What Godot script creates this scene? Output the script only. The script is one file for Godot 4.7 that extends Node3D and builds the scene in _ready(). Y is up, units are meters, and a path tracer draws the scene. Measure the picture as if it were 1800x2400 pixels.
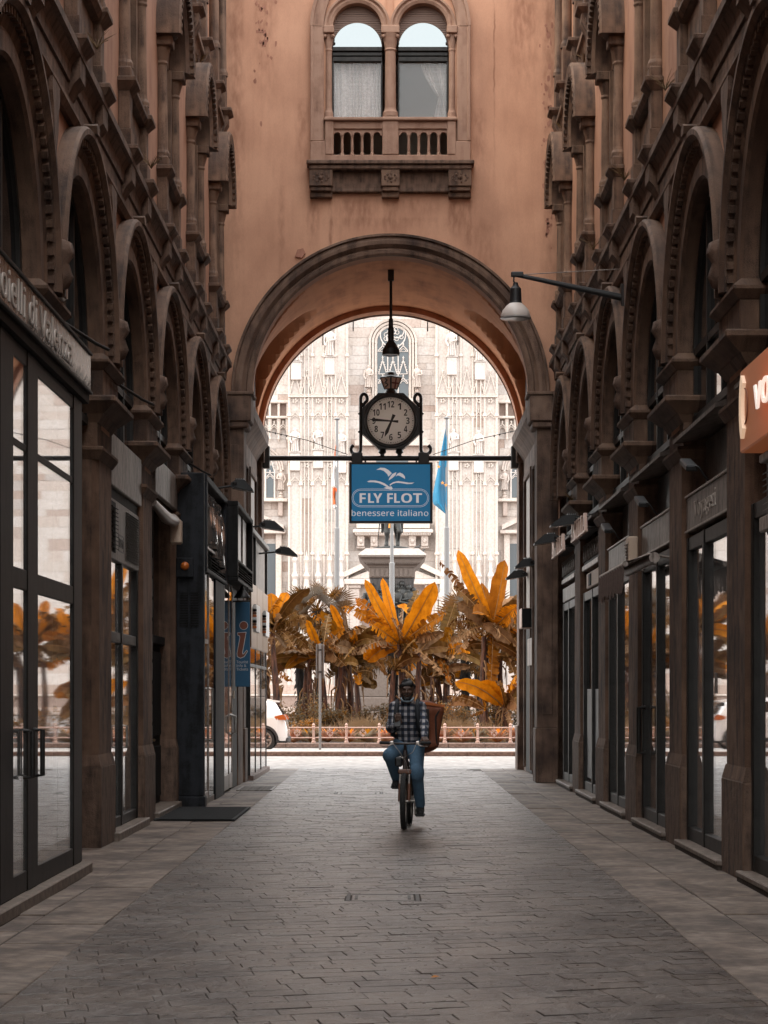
extends Node3D
# A narrow shopping street that runs through an archway to a cathedral square.
# The camera stands at the origin and looks down -z; depth along the street is -z, in metres.

const EYE := 1.6
const FOCAL := 5000.0
const HALF := 3.05            # half the width between the two street fronts
const BAY := 3.98             # one arcade bay
const END := 39.2             # depth of the archway building's street face
const FAR_SIDE := 46.5        # depth of its far face

var rng := RandomNumberGenerator.new()
var M := {}
var taken := {}


func at(x: float, y: float, depth: float) -> Vector3:
	return Vector3((x - 915.0) * depth / FOCAL, EYE + (1630.0 - y) * depth / FOCAL, -depth)


class Builder:
	var v := PackedVector3Array()
	var n := PackedVector3Array()
	var col := PackedColorArray()
	var uvs := PackedVector2Array()
	var xf := Transform3D.IDENTITY
	var tint := Color.WHITE
	var tinted := false
	var mapped := false

	func tri(a: Vector3, b: Vector3, c: Vector3, na: Vector3, nb: Vector3, nc: Vector3) -> void:
		a = xf * a
		b = xf * b
		c = xf * c
		na = (xf.basis * na).normalized()
		nb = (xf.basis * nb).normalized()
		nc = (xf.basis * nc).normalized()
		if (b - a).cross(c - a).dot(na + nb + nc) > 0.0:
			v.append_array([a, c, b])
			n.append_array([na, nc, nb])
		else:
			v.append_array([a, b, c])
			n.append_array([na, nb, nc])
		if tinted:
			col.append_array([tint, tint, tint])

	func quad(a: Vector3, b: Vector3, c: Vector3, d: Vector3, nn: Vector3) -> void:
		tri(a, b, c, nn, nn, nn)
		tri(a, c, d, nn, nn, nn)

	func quad4(a: Vector3, b: Vector3, c: Vector3, d: Vector3, na: Vector3, nb: Vector3, nc: Vector3, nd: Vector3) -> void:
		tri(a, b, c, na, nb, nc)
		tri(a, c, d, na, nc, nd)

	# a flat face whose corners carry uv 0..1 (printed panels)
	func sheet(a: Vector3, b: Vector3, c: Vector3, d: Vector3, nn: Vector3) -> void:
		mapped = true
		v.append_array([xf * a, xf * b, xf * c, xf * a, xf * c, xf * d])
		for k in 6:
			n.append((xf.basis * nn).normalized())
		uvs.append_array([Vector2(0, 1), Vector2(1, 1), Vector2(1, 0), Vector2(0, 1), Vector2(1, 0), Vector2(0, 0)])

	func box(a: Vector3, b: Vector3) -> void:
		var p := Vector3(minf(a.x, b.x), minf(a.y, b.y), minf(a.z, b.z))
		var q := Vector3(maxf(a.x, b.x), maxf(a.y, b.y), maxf(a.z, b.z))
		quad(Vector3(p.x, p.y, p.z), Vector3(p.x, q.y, p.z), Vector3(p.x, q.y, q.z), Vector3(p.x, p.y, q.z), Vector3.LEFT)
		quad(Vector3(q.x, p.y, p.z), Vector3(q.x, q.y, p.z), Vector3(q.x, q.y, q.z), Vector3(q.x, p.y, q.z), Vector3.RIGHT)
		quad(Vector3(p.x, p.y, p.z), Vector3(q.x, p.y, p.z), Vector3(q.x, p.y, q.z), Vector3(p.x, p.y, q.z), Vector3.DOWN)
		quad(Vector3(p.x, q.y, p.z), Vector3(q.x, q.y, p.z), Vector3(q.x, q.y, q.z), Vector3(p.x, q.y, q.z), Vector3.UP)
		quad(Vector3(p.x, p.y, p.z), Vector3(q.x, p.y, p.z), Vector3(q.x, q.y, p.z), Vector3(p.x, q.y, p.z), Vector3.FORWARD)
		quad(Vector3(p.x, p.y, q.z), Vector3(q.x, p.y, q.z), Vector3(q.x, q.y, q.z), Vector3(p.x, q.y, q.z), Vector3.BACK)

	# a box with all edges cut back by h
	func cbox(a: Vector3, b: Vector3, h: float) -> void:
		var p := Vector3(minf(a.x, b.x), minf(a.y, b.y), minf(a.z, b.z))
		var q := Vector3(maxf(a.x, b.x), maxf(a.y, b.y), maxf(a.z, b.z))
		var m := (p + q) / 2.0
		var e := (q - p) / 2.0
		h = minf(h, 0.45 * minf(e.x, minf(e.y, e.z)))
		var i := e - Vector3(h, h, h)
		for ax in 3:
			var bx := (ax + 1) % 3
			var cx := (ax + 2) % 3
			for s in [-1.0, 1.0]:
				var f := []
				for k in [[-1, -1], [1, -1], [1, 1], [-1, 1]]:
					var t := Vector3.ZERO
					t[ax] = s * e[ax]
					t[bx] = k[0] * i[bx]
					t[cx] = k[1] * i[cx]
					f.append(m + t)
				var nn := Vector3.ZERO
				nn[ax] = s
				quad(f[0], f[1], f[2], f[3], nn)
				for r in [-1.0, 1.0]:   # the chamfer between the faces s on ax and r on bx
					var g := []
					for k in [[0, -1], [0, 1], [1, 1], [1, -1]]:
						var t2 := Vector3.ZERO
						t2[ax] = s * (e[ax] if k[0] == 0 else i[ax])
						t2[bx] = r * (i[bx] if k[0] == 0 else e[bx])
						t2[cx] = k[1] * i[cx]
						g.append(m + t2)
					var n2 := Vector3.ZERO
					n2[ax] = s
					n2[bx] = r
					quad(g[0], g[1], g[2], g[3], n2.normalized())
		for sx in [-1.0, 1.0]:
			for sy in [-1.0, 1.0]:
				for sz in [-1.0, 1.0]:
					var s3 := Vector3(sx, sy, sz)
					var k3 := s3.normalized()
					tri(m + s3 * Vector3(e.x, i.y, i.z), m + s3 * Vector3(i.x, e.y, i.z), m + s3 * Vector3(i.x, i.y, e.z), k3, k3, k3)

	# polygon (in the plane of ex and ey at o) pushed along d
	func prism(poly: PackedVector2Array, o: Vector3, ex: Vector3, ey: Vector3, d: Vector3, caps := true) -> void:
		var area := 0.0
		for i in poly.size():
			area += poly[i].cross(poly[(i + 1) % poly.size()])
		var sgn := 1.0 if area > 0.0 else -1.0
		for i in poly.size():
			var a := poly[i]
			var b := poly[(i + 1) % poly.size()]
			var e := b - a
			if e.length() < 1e-6:
				continue
			var nn := (ex * e.y - ey * e.x) * sgn
			var pa := o + ex * a.x + ey * a.y
			var pb := o + ex * b.x + ey * b.y
			quad(pa, pb, pb + d, pa + d, nn.normalized())
		if caps:
			var idx := Geometry2D.triangulate_polygon(poly)
			var dn := d.normalized()
			for i in range(0, idx.size(), 3):
				var a3 := o + ex * poly[idx[i]].x + ey * poly[idx[i]].y
				var b3 := o + ex * poly[idx[i + 1]].x + ey * poly[idx[i + 1]].y
				var c3 := o + ex * poly[idx[i + 2]].x + ey * poly[idx[i + 2]].y
				tri(a3, b3, c3, -dn, -dn, -dn)
				tri(a3 + d, b3 + d, c3 + d, dn, dn, dn)

	# closed profile of (radius, z) points turned about the point (cx, cy) of the xy plane
	func arc(profile: PackedVector2Array, cx: float, cy: float, a0: float, a1: float, segs: int, caps := true) -> void:
		var area := 0.0
		for i in profile.size():
			area += profile[i].cross(profile[(i + 1) % profile.size()])
		var sgn := 1.0 if area > 0.0 else -1.0
		for i in profile.size():
			var p := profile[i]
			var q := profile[(i + 1) % profile.size()]
			var e := (q - p)
			if e.length() < 1e-6:
				continue
			var nr := e.y * sgn
			var nz := -e.x * sgn
			for k in segs:
				var t0 := lerpf(a0, a1, float(k) / segs)
				var t1 := lerpf(a0, a1, float(k + 1) / segs)
				var c0 := cos(t0)
				var s0 := sin(t0)
				var c1 := cos(t1)
				var s1 := sin(t1)
				var n0 := Vector3(nr * c0, nr * s0, nz)
				var n1 := Vector3(nr * c1, nr * s1, nz)
				quad4(Vector3(cx + p.x * c0, cy + p.x * s0, p.y), Vector3(cx + q.x * c0, cy + q.x * s0, q.y),
					Vector3(cx + q.x * c1, cy + q.x * s1, q.y), Vector3(cx + p.x * c1, cy + p.x * s1, p.y), n0, n0, n1, n1)
		if caps:
			var idx := Geometry2D.triangulate_polygon(profile)
			for t in [a0, a1]:
				var dn := Vector3(sin(t), -cos(t), 0) * (1.0 if (t == a0) == (a1 > a0) else -1.0)
				for i in range(0, idx.size(), 3):
					var w := []
					for k in 3:
						var p2 := profile[idx[i + k]]
						w.append(Vector3(cx + p2.x * cos(t), cy + p2.x * sin(t), p2.y))
					tri(w[0], w[1], w[2], dn, dn, dn)

	# (radius, height) profile turned about the vertical through o
	func lathe(profile: PackedVector2Array, o: Vector3, segs: int, smooth := false, sx := 1.0, sz := 1.0) -> void:
		var m := profile.size()
		var sn := []
		for i in m - 1:
			var e := profile[i + 1] - profile[i]
			sn.append(Vector2(e.y, -e.x).normalized())
		for i in m - 1:
			var p := profile[i]
			var q := profile[i + 1]
			if (q - p).length() < 1e-6:
				continue
			var np: Vector2 = sn[i]
			var nq: Vector2 = sn[i]
			if smooth:
				if i > 0:
					np = (np + sn[i - 1]).normalized()
				if i < m - 2:
					nq = (nq + sn[i + 1]).normalized()
			for k in segs:
				var t0 := TAU * k / segs
				var t1 := TAU * (k + 1) / segs
				var c0 := Vector3(cos(t0) * sx, 0, sin(t0) * sz)
				var c1 := Vector3(cos(t1) * sx, 0, sin(t1) * sz)
				var u := Vector3.UP
				var a := o + c0 * p.x + u * p.y
				var b := o + c1 * p.x + u * p.y
				var c := o + c1 * q.x + u * q.y
				var d := o + c0 * q.x + u * q.y
				if p.x > 1e-5:
					tri(a, b, c, c0 * np.x + u * np.y, c1 * np.x + u * np.y, c1 * nq.x + u * nq.y)
				if q.x > 1e-5:
					tri(a, c, d, c0 * np.x + u * np.y, c1 * nq.x + u * nq.y, c0 * nq.x + u * nq.y)

	func tube(pts: Array, radii, segs: int, caps := true) -> void:
		var rings := []
		var m := pts.size()
		var side := Vector3.ZERO
		for i in m:
			var t: Vector3 = (pts[mini(i + 1, m - 1)] - pts[maxi(i - 1, 0)]).normalized()
			if side == Vector3.ZERO:
				side = t.cross(Vector3.UP if absf(t.y) < 0.9 else Vector3.RIGHT).normalized()
			side = (side - t * side.dot(t)).normalized()
			var up := t.cross(side)
			var r: float = radii if (radii is float or radii is int) else radii[i]
			var ring := []
			for k in segs:
				var a := TAU * k / segs
				var dir := side * cos(a) + up * sin(a)
				ring.append([pts[i] + dir * r, dir])
			rings.append(ring)
		for i in m - 1:
			for k in segs:
				var a: Array = rings[i][k]
				var b: Array = rings[i][(k + 1) % segs]
				var c: Array = rings[i + 1][(k + 1) % segs]
				var d: Array = rings[i + 1][k]
				quad4(a[0], b[0], c[0], d[0], a[1], b[1], c[1], d[1])
		if caps:
			for e in [0, m - 1]:
				var dn: Vector3 = (pts[e] - pts[1 if e == 0 else m - 2]).normalized()
				for k in range(1, segs - 1):
					tri(rings[e][0][0], rings[e][k][0], rings[e][k + 1][0], dn, dn, dn)

	func mesh() -> ArrayMesh:
		var a := []
		a.resize(Mesh.ARRAY_MAX)
		a[Mesh.ARRAY_VERTEX] = v
		a[Mesh.ARRAY_NORMAL] = n
		if tinted:
			a[Mesh.ARRAY_COLOR] = col
		if mapped:
			a[Mesh.ARRAY_TEX_UV] = uvs
		var m := ArrayMesh.new()
		if v.size():
			m.add_surface_from_arrays(Mesh.PRIMITIVE_TRIANGLES, a)
		return m


func numbered(called: String) -> String:
	if not taken.has(called):
		taken[called] = 0
		return called
	taken[called] += 1
	return "%s_%03d" % [called, taken[called]]


func tag(o: Node3D, label: String, category: String, group := "", kind := "") -> Node3D:
	if label:
		o.set_meta("label", label)
	if category:
		o.set_meta("category", category)
	if group:
		o.set_meta("group", group)
	if kind:
		o.set_meta("kind", kind)
	return o


func thing(called: String, label: String, category: String, where := Vector3.ZERO, group := "") -> Node3D:
	var o := Node3D.new()
	o.name = numbered(called)
	add_child(o)
	o.position = where
	return tag(o, label, category, group)


func setting(called: String) -> Node3D:
	var o := Node3D.new()
	o.name = numbered(called)
	add_child(o)
	o.set_meta("kind", "structure")
	return o


func put(b, called: String, material: Material, parent: Node) -> MeshInstance3D:
	var o := MeshInstance3D.new()
	o.mesh = b.mesh() if b is Builder else b
	o.material_override = material
	if parent == self:
		o.name = numbered(called)
		add_child(o)
	else:
		o.name = called
		parent.add_child(o, true)
	return o


func group_part(called: String, parent: Node) -> Node3D:
	var o := Node3D.new()
	o.name = called
	parent.add_child(o, true)
	return o


func lettering(text: String, size: float, depth: float, bold := false, serif := false) -> TextMesh:
	var t := TextMesh.new()
	var f := SystemFont.new()
	f.font_names = PackedStringArray(["Droid Serif" if serif else "Droid Sans"])
	f.font_weight = 700 if bold else 400
	t.font = f
	t.text = text
	t.font_size = 64
	t.pixel_size = size / 64.0
	t.depth = depth
	t.curve_step = 2.0
	return t


func write_on(parent: Node, called: String, text: String, size: float, where: Vector3, turn: Basis, material: Material, wide := 1.0, bold := false, serif := false, depth := 0.006) -> MeshInstance3D:
	var o := put(lettering(text, size, depth, bold, serif), called, material, parent)
	o.transform = Transform3D(turn.scaled_local(Vector3(wide, 1, 1)), where)
	return o


# ---- smooth bodies: capsules joined by a smooth minimum, meshed as surface nets ----
# each bone: [a, b, radius at a, radius at b, flatten axis or null, flatten factor]
func blob(bones: Array, cell: float, k: float) -> Builder:
	var lo := Vector3.INF
	var hi := -Vector3.INF
	for b in bones:
		var r: float = maxf(b[2], b[3]) + k + 2.0 * cell
		lo = lo.min(b[0] - Vector3.ONE * r).min(b[1] - Vector3.ONE * r)
		hi = hi.max(b[0] + Vector3.ONE * r).max(b[1] + Vector3.ONE * r)
	var nx := int(ceil((hi.x - lo.x) / cell)) + 1
	var ny := int(ceil((hi.y - lo.y) / cell)) + 1
	var nz := int(ceil((hi.z - lo.z) / cell)) + 1
	var f := PackedFloat32Array()
	f.resize(nx * ny * nz)
	f.fill(1.0)
	for b in bones:
		var a: Vector3 = b[0]
		var e: Vector3 = b[1]
		var ra: float = b[2]
		var rb: float = b[3]
		var flat: bool = b.size() > 4 and b[4] != null
		var ax: Vector3 = b[4] if flat else Vector3.ZERO
		var fac: float = b[5] if flat else 1.0
		var r := maxf(ra, rb) + k + 1.5 * cell
		var p0 := ((a.min(e) - Vector3.ONE * r - lo) / cell).floor().max(Vector3.ZERO)
		var p1 := ((a.max(e) + Vector3.ONE * r - lo) / cell).ceil()
		var ae := e - a
		var l2 := maxf(ae.length_squared(), 1e-9)
		for iz in range(int(p0.z), mini(int(p1.z) + 1, nz)):
			for iy in range(int(p0.y), mini(int(p1.y) + 1, ny)):
				for ix in range(int(p0.x), mini(int(p1.x) + 1, nx)):
					var p := lo + Vector3(ix, iy, iz) * cell
					var t := clampf((p - a).dot(ae) / l2, 0.0, 1.0)
					var q := p - (a + ae * t)
					if flat:
						q += ax * q.dot(ax) * (fac - 1.0)
					var d := q.length() - lerpf(ra, rb, t)
					if d > k + 1.5 * cell:
						continue
					var id := (iz * ny + iy) * nx + ix
					var o := f[id]
					var h := maxf(k - absf(o - d), 0.0) / k
					f[id] = minf(o, d) - h * h * k * 0.25
	var out := Builder.new()
	var vert := {}
	var norm := {}
	var offs := [0, 1, nx, nx + 1, nx * ny, nx * ny + 1, nx * ny + nx, nx * ny + nx + 1]
	for iz in nz - 1:
		for iy in ny - 1:
			for ix in nx - 1:
				var id := (iz * ny + iy) * nx + ix
				var neg := 0
				for o in offs:
					if f[id + o] < 0.0:
						neg += 1
				if neg == 0 or neg == 8:
					continue
				var sum := Vector3.ZERO
				var cnt := 0
				for ed in [[0, 1], [0, 2], [0, 4], [1, 3], [1, 5], [2, 3], [2, 6], [3, 7], [4, 5], [4, 6], [5, 7], [6, 7]]:
					var fa := f[id + offs[ed[0]]]
					var fb := f[id + offs[ed[1]]]
					if (fa < 0.0) != (fb < 0.0):
						var t := fa / (fa - fb)
						var ca := Vector3(ed[0] & 1, (ed[0] >> 1) & 1, (ed[0] >> 2) & 1)
						var cb := Vector3(ed[1] & 1, (ed[1] >> 1) & 1, (ed[1] >> 2) & 1)
						sum += ca.lerp(cb, t)
						cnt += 1
				vert[id] = lo + (Vector3(ix, iy, iz) + sum / cnt) * cell
				norm[id] = Vector3(
					f[id + 1] + f[id + nx + 1] + f[id + nx * ny + 1] + f[id + nx * ny + nx + 1] - f[id] - f[id + nx] - f[id + nx * ny] - f[id + nx * ny + nx],
					f[id + nx] + f[id + nx + 1] + f[id + nx * ny + nx] + f[id + nx * ny + nx + 1] - f[id] - f[id + 1] - f[id + nx * ny] - f[id + nx * ny + 1],
					f[id + nx * ny] + f[id + nx * ny + 1] + f[id + nx * ny + nx] + f[id + nx * ny + nx + 1] - f[id] - f[id + 1] - f[id + nx] - f[id + nx + 1]).normalized()
	for id in vert:
		for dim in 3:
			var step: int = [1, nx, nx * ny][dim]
			var u: int = [nx, nx * ny, 1][dim]
			var w: int = [nx * ny, 1, nx][dim]
			# the edge from this cell's own corner along dim is shared by four cells
			if (f[id] < 0.0) == (f[id + step] < 0.0):
				continue
			var ids := [id, id - u, id - u - w, id - w]
			var ok := true
			for q in ids:
				if not vert.has(q):
					ok = false
			if ok:
				out.quad4(vert[ids[0]], vert[ids[1]], vert[ids[2]], vert[ids[3]], norm[ids[0]], norm[ids[1]], norm[ids[2]], norm[ids[3]])
	return out


# ---- computed textures ----
func noise_bytes(px: int, freq: float, seed_: int, octaves := 4, stretch := 1.0) -> PackedByteArray:
	var f := FastNoiseLite.new()
	f.seed = seed_
	f.noise_type = FastNoiseLite.TYPE_SIMPLEX_SMOOTH
	f.frequency = freq
	f.fractal_octaves = octaves
	var h := int(px / stretch)
	var im := f.get_seamless_image(px, h)
	if h != px:
		im.resize(px, px, Image.INTERPOLATE_CUBIC)
	im.convert(Image.FORMAT_L8)
	return im.get_data()


# a tone map: layers of [bytes, share, contrast], mixed to one grey value, ramped between colours
func tone(px: int, layers: Array, ramp: Gradient) -> ImageTexture:
	var data := PackedByteArray()
	data.resize(px * px * 3)
	var lut := []
	for i in 256:
		lut.append(ramp.sample(i / 255.0))
	for i in px * px:
		var s := 0.0
		for l in layers:
			s += (l[0][i] / 255.0 - 0.5) * l[1]
		var c: Color = lut[clampi(int((s + 0.5) * 255.0), 0, 255)]
		data[i * 3] = int(clampf(c.r, 0, 1) * 255.0)
		data[i * 3 + 1] = int(clampf(c.g, 0, 1) * 255.0)
		data[i * 3 + 2] = int(clampf(c.b, 0, 1) * 255.0)
	return ImageTexture.create_from_image(Image.create_from_data(px, px, false, Image.FORMAT_RGB8, data))


func ramp_of(stops: Array) -> Gradient:
	var g := Gradient.new()
	var o := PackedFloat32Array()
	var c := PackedColorArray()
	for s in stops:
		o.append(s[0])
		c.append(s[1])
	g.offsets = o
	g.colors = c
	return g


func grey_image(px: int, layers: Array) -> ImageTexture:
	return tone(px, layers, ramp_of([[0.0, Color.BLACK], [1.0, Color.WHITE]]))


# base colour given as linear reflectance
func surface(called: String, lin: Color, rough: float, tex: Texture2D = null, metres := 1.0, relief: Texture2D = null, relief_cm := 0.0, extra := {}) -> StandardMaterial3D:
	var m := StandardMaterial3D.new()
	m.resource_name = called
	m.albedo_color = lin.linear_to_srgb()
	m.roughness = rough
	if tex or relief:
		m.albedo_texture = tex
		m.uv1_triplanar = true
		m.uv1_world_triplanar = true
		m.uv1_scale = Vector3.ONE / metres
		m.uv1_triplanar_sharpness = 6.0
	if relief:
		m.heightmap_enabled = true
		m.heightmap_texture = relief
		m.heightmap_scale = relief_cm
	for k in extra:
		m.set(k, extra[k])
	M[called] = m
	return m


func _ready() -> void:
	rng.seed = 20240607
	make_camera_and_light()
	make_materials()
	# setting
	make_ground()
	make_street_paving()
	make_pavement_slabs()
	# buildings
	make_arcade_building(-1)
	make_arcade_building(1)
	make_archway_building()
	make_cathedral()
	make_monument()
	# shopfronts, signs and lamps along the street
	make_left_shops()
	make_right_shops()
	make_clock_and_sign()
	make_lamps()
	# the square
	make_square_kerbs_and_fence()
	make_planting()
	make_flagpoles()
	make_car()
	# the cyclist
	make_cyclist()
	make_small_things()


func make_camera_and_light() -> void:
	var cam := Camera3D.new()
	cam.name = "camera"
	cam.projection = Camera3D.PROJECTION_FRUSTUM
	cam.near = 0.1
	cam.far = 900.0
	cam.size = 0.1 * 2400.0 / FOCAL
	cam.frustum_offset = Vector2(-15.0, 430.0) * 0.1 / FOCAL
	cam.position = Vector3(0, EYE, 0)
	add_child(cam)
	cam.current = true
	var sky_look := ProceduralSkyMaterial.new()
	sky_look.sky_top_color = Color(0.93, 0.94, 0.95)
	sky_look.sky_horizon_color = Color(0.98, 0.97, 0.95)
	sky_look.sky_curve = 0.25
	sky_look.sky_energy_multiplier = 1.0
	sky_look.ground_bottom_color = Color(0.4, 0.37, 0.34)
	sky_look.ground_horizon_color = Color(0.75, 0.73, 0.7)
	sky_look.sun_angle_max = 1.0
	var sky := Sky.new()
	sky.sky_material = sky_look
	var env := Environment.new()
	env.background_mode = Environment.BG_SKY
	env.sky = sky
	env.background_energy_multiplier = 1.0
	env.tonemap_mode = Environment.TONE_MAPPER_LINEAR
	env.tonemap_exposure = 4.4
	env.sdfgi_enabled = true
	env.ssao_enabled = true
	env.ssil_enabled = true
	var we := WorldEnvironment.new()
	we.name = "world_environment"
	we.environment = env
	add_child(we)
	# a hazy sun behind thin cloud, high on the left
	var sun := DirectionalLight3D.new()
	sun.name = "sun"
	sun.light_energy = 0.25
	sun.light_angular_distance = 24.0
	sun.light_color = Color(1.0, 0.95, 0.88)
	sun.shadow_enabled = true
	sun.basis = Basis.looking_at(-Vector3(-0.62, 0.77, 0.15))
	add_child(sun)


func make_materials() -> void:
	var fine := noise_bytes(512, 0.09, 11, 3)
	var mid := noise_bytes(512, 0.018, 12, 5)
	var broad := noise_bytes(512, 0.006, 13, 5)
	var streak := noise_bytes(512, 0.02, 14, 4, 8.0)      # long in y
	var grit := noise_bytes(512, 0.3, 15, 2)
	var W := Color.WHITE
	# stone: granite with darker runs
	var stone_tex := tone(512, [[grit, 0.6], [mid, 0.35], [streak, 0.8]], ramp_of([[0.0, Color(0.42, 0.38, 0.36)], [0.45, Color(0.82, 0.8, 0.78)], [1.0, Color(1, 0.98, 0.95)]]))
	var bump := grey_image(512, [[grit, 0.5], [fine, 0.5], [mid, 0.8]])
	var plaster_tex := tone(512, [[grit, 0.16], [broad, 0.4], [mid, 0.22], [streak, 0.42]], ramp_of([[0.0, Color(0.66, 0.6, 0.58)], [0.25, Color(0.85, 0.81, 0.79)], [0.5, Color(0.95, 0.93, 0.92)], [1.0, Color(1, 1, 1)]]))
	var slab_tex := tone(512, [[grit, 0.55], [mid, 0.7], [broad, 0.5]], ramp_of([[0.0, Color(0.6, 0.58, 0.57)], [1.0, W]]))
	var marble_tex := tone(512, [[grit, 0.2], [mid, 0.8], [streak, 0.3]], ramp_of([[0.0, Color(0.86, 0.83, 0.81)], [0.5, Color(0.96, 0.95, 0.94)], [1.0, W]]))
	var metal_tex := tone(512, [[fine, 0.3], [streak, 0.9], [mid, 0.5]], ramp_of([[0.0, Color(0.55, 0.52, 0.5)], [0.5, Color(0.88, 0.87, 0.86)], [1.0, W]]))
	var bark_tex := tone(512, [[streak, 1.0], [fine, 0.6]], ramp_of([[0.0, Color(0.3, 0.26, 0.24)], [0.6, Color(0.85, 0.8, 0.75)], [1.0, W]]))
	var cloth_tex := tone(512, [[grit, 0.6], [mid, 0.5]], ramp_of([[0.0, Color(0.7, 0.7, 0.7)], [1.0, W]]))
	var rub_rough := tone(512, [[mid, 1.0], [broad, 0.8]], ramp_of([[0.0, Color(0.62, 0.62, 0.62)], [1.0, W]]))
	# masonry
	surface("stone", Color(0.27, 0.172, 0.122), 0.8, stone_tex, 1.6, bump, 0.5)
	surface("stone_plinth", Color(0.19, 0.122, 0.088), 0.75, stone_tex, 1.1, bump, 0.7)
	surface("stone_pale", Color(0.36, 0.235, 0.17), 0.8, stone_tex, 2.1, bump, 0.4)
	surface("pier_stone", Color(0.29, 0.195, 0.15), 0.8, stone_tex, 2.6, bump, 0.25)
	surface("window_stone", Color(0.37, 0.235, 0.17), 0.8, plaster_tex, 1.6, bump, 0.3)
	surface("carved_stone", Color(0.19, 0.12, 0.088), 0.85, stone_tex, 1.3, bump, 0.6)
	surface("plaster", Color(0.56, 0.315, 0.205), 0.85, plaster_tex, 5.5, bump, 0.25)
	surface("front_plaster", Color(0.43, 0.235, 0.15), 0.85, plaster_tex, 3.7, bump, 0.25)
	surface("plaster_patch", Color(0.40, 0.20, 0.14), 0.9, plaster_tex, 1.4, bump, 0.6)
	surface("vault_plaster", Color(0.80, 0.38, 0.19), 0.85, plaster_tex, 4.0, bump, 0.15)
	surface("vault_rib", Color(0.60, 0.29, 0.165), 0.8, plaster_tex, 2.6, bump, 0.15)
	surface("lead", Color(0.20, 0.17, 0.15), 0.6, metal_tex, 1.0)
	for k in 5:
		surface("sett_%d" % k, [Color(0.213, 0.177, 0.154), Color(0.196, 0.167, 0.15), Color(0.226, 0.185, 0.16), Color(0.207, 0.169, 0.144), Color(0.205, 0.176, 0.161)][k], 0.44, slab_tex, 0.9, bump, 0.5, {"roughness_texture": rub_rough})
	surface("joint_earth", Color(0.085, 0.068, 0.056), 0.95, slab_tex, 0.5)
	for k in 4:
		surface("slab_%d" % k, [Color(0.35, 0.28, 0.23), Color(0.325, 0.264, 0.219), Color(0.37, 0.298, 0.245), Color(0.335, 0.266, 0.215)][k], 0.62, slab_tex, 1.3, bump, 0.4)
	surface("step_stone", Color(0.26, 0.205, 0.165), 0.55, slab_tex, 0.9, bump, 0.2)
	surface("asphalt", Color(0.40, 0.385, 0.37), 0.7, slab_tex, 2.5, bump, 0.4)
	surface("square_ground", Color(0.34, 0.29, 0.27), 0.75, slab_tex, 3.0)
	surface("kerb_stone", Color(0.27, 0.18, 0.145), 0.7, slab_tex, 0.8, bump, 0.5)
	surface("island_top", Color(0.50, 0.47, 0.44), 0.7, slab_tex, 1.5)
	surface("bed_earth", Color(0.04, 0.022, 0.013), 0.95, slab_tex, 0.7, bump, 2.0)
	surface("gravel", Color(0.36, 0.32, 0.3), 0.9, slab_tex, 0.25, bump, 2.0)
	var mc := [Color(0.56, 0.51, 0.475), Color(0.53, 0.465, 0.425), Color(0.45, 0.37, 0.33), Color(0.59, 0.55, 0.525), Color(0.46, 0.425, 0.405), Color(0.42, 0.33, 0.285)]
	for k in 6:
		surface("marble_%d" % k, mc[k], 0.7, marble_tex, 2.4)
	surface("marble_trim", Color(0.59, 0.53, 0.485), 0.7, marble_tex, 2.0)
	surface("marble_dark", Color(0.27, 0.2, 0.17), 0.8, marble_tex, 2.0)
	surface("pedestal_stone", Color(0.125, 0.098, 0.083), 0.7, marble_tex, 1.4, bump, 0.6)
	surface("pedestal_dark", Color(0.06, 0.055, 0.055), 0.6, stone_tex, 1.0)
	surface("bronze", Color(0.032, 0.033, 0.032), 0.45, metal_tex, 1.0, null, 0.0, {"metallic": 0.4})
	# metal, glass, shop parts
	surface("black_steel", Color(0.026, 0.024, 0.022), 0.5, metal_tex, 1.2, null, 0.0, {"metallic_specular": 0.4})
	surface("iron", Color(0.022, 0.019, 0.018), 0.5, metal_tex, 0.8)
	surface("slate_panel", Color(0.028, 0.031, 0.038), 0.65, metal_tex, 1.7, null, 0.0, {"metallic_specular": 0.3})
	surface("slate_dark", Color(0.016, 0.0155, 0.016), 0.65, metal_tex, 1.7, null, 0.0, {"metallic_specular": 0.3})
	surface("brushed", Color(0.42, 0.40, 0.38), 0.32, metal_tex, 0.9, null, 0.0, {"metallic": 0.85})
	surface("aluminium", Color(0.30, 0.25, 0.22), 0.45, metal_tex, 0.9, null, 0.0, {"metallic": 0.3})
	surface("sign_grey", Color(0.27, 0.225, 0.195), 0.5, metal_tex, 1.1)
	surface("fascia_grey", Color(0.27, 0.235, 0.21), 0.24, metal_tex, 1.1)
	surface("sign_edge", Color(0.42, 0.36, 0.32), 0.45, metal_tex, 0.6)
	surface("gilt_panel", Color(0.22, 0.145, 0.085), 0.36, metal_tex, 0.8, null, 0.0, {"metallic": 0.75})
	surface("beige_panel", Color(0.36, 0.29, 0.245), 0.55, metal_tex, 1.2)
	surface("white_paint", Color(0.78, 0.77, 0.75), 0.5)
	surface("cream", Color(0.55, 0.42, 0.32), 0.6)
	surface("letter_pale", Color(0.55, 0.49, 0.44), 0.55)
	surface("letter_rose", Color(0.52, 0.36, 0.29), 0.4, null, 1.0, null, 0.0, {"metallic": 0.3})
	surface("rust_letter", Color(0.26, 0.11, 0.06), 0.7)
	surface("vent_grey", Color(0.20, 0.17, 0.15), 0.5, metal_tex, 0.6)
	surface("shutter_grey", Color(0.06, 0.055, 0.052), 0.5)
	surface("interior", Color(0.06, 0.05, 0.043), 0.9)  # dark colour stands in for the shade of unlit shop rooms
	surface("room_wall", Color(0.42, 0.36, 0.3), 0.9)
	surface("interior_warm", Color(0.12, 0.05, 0.02), 0.9)
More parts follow.
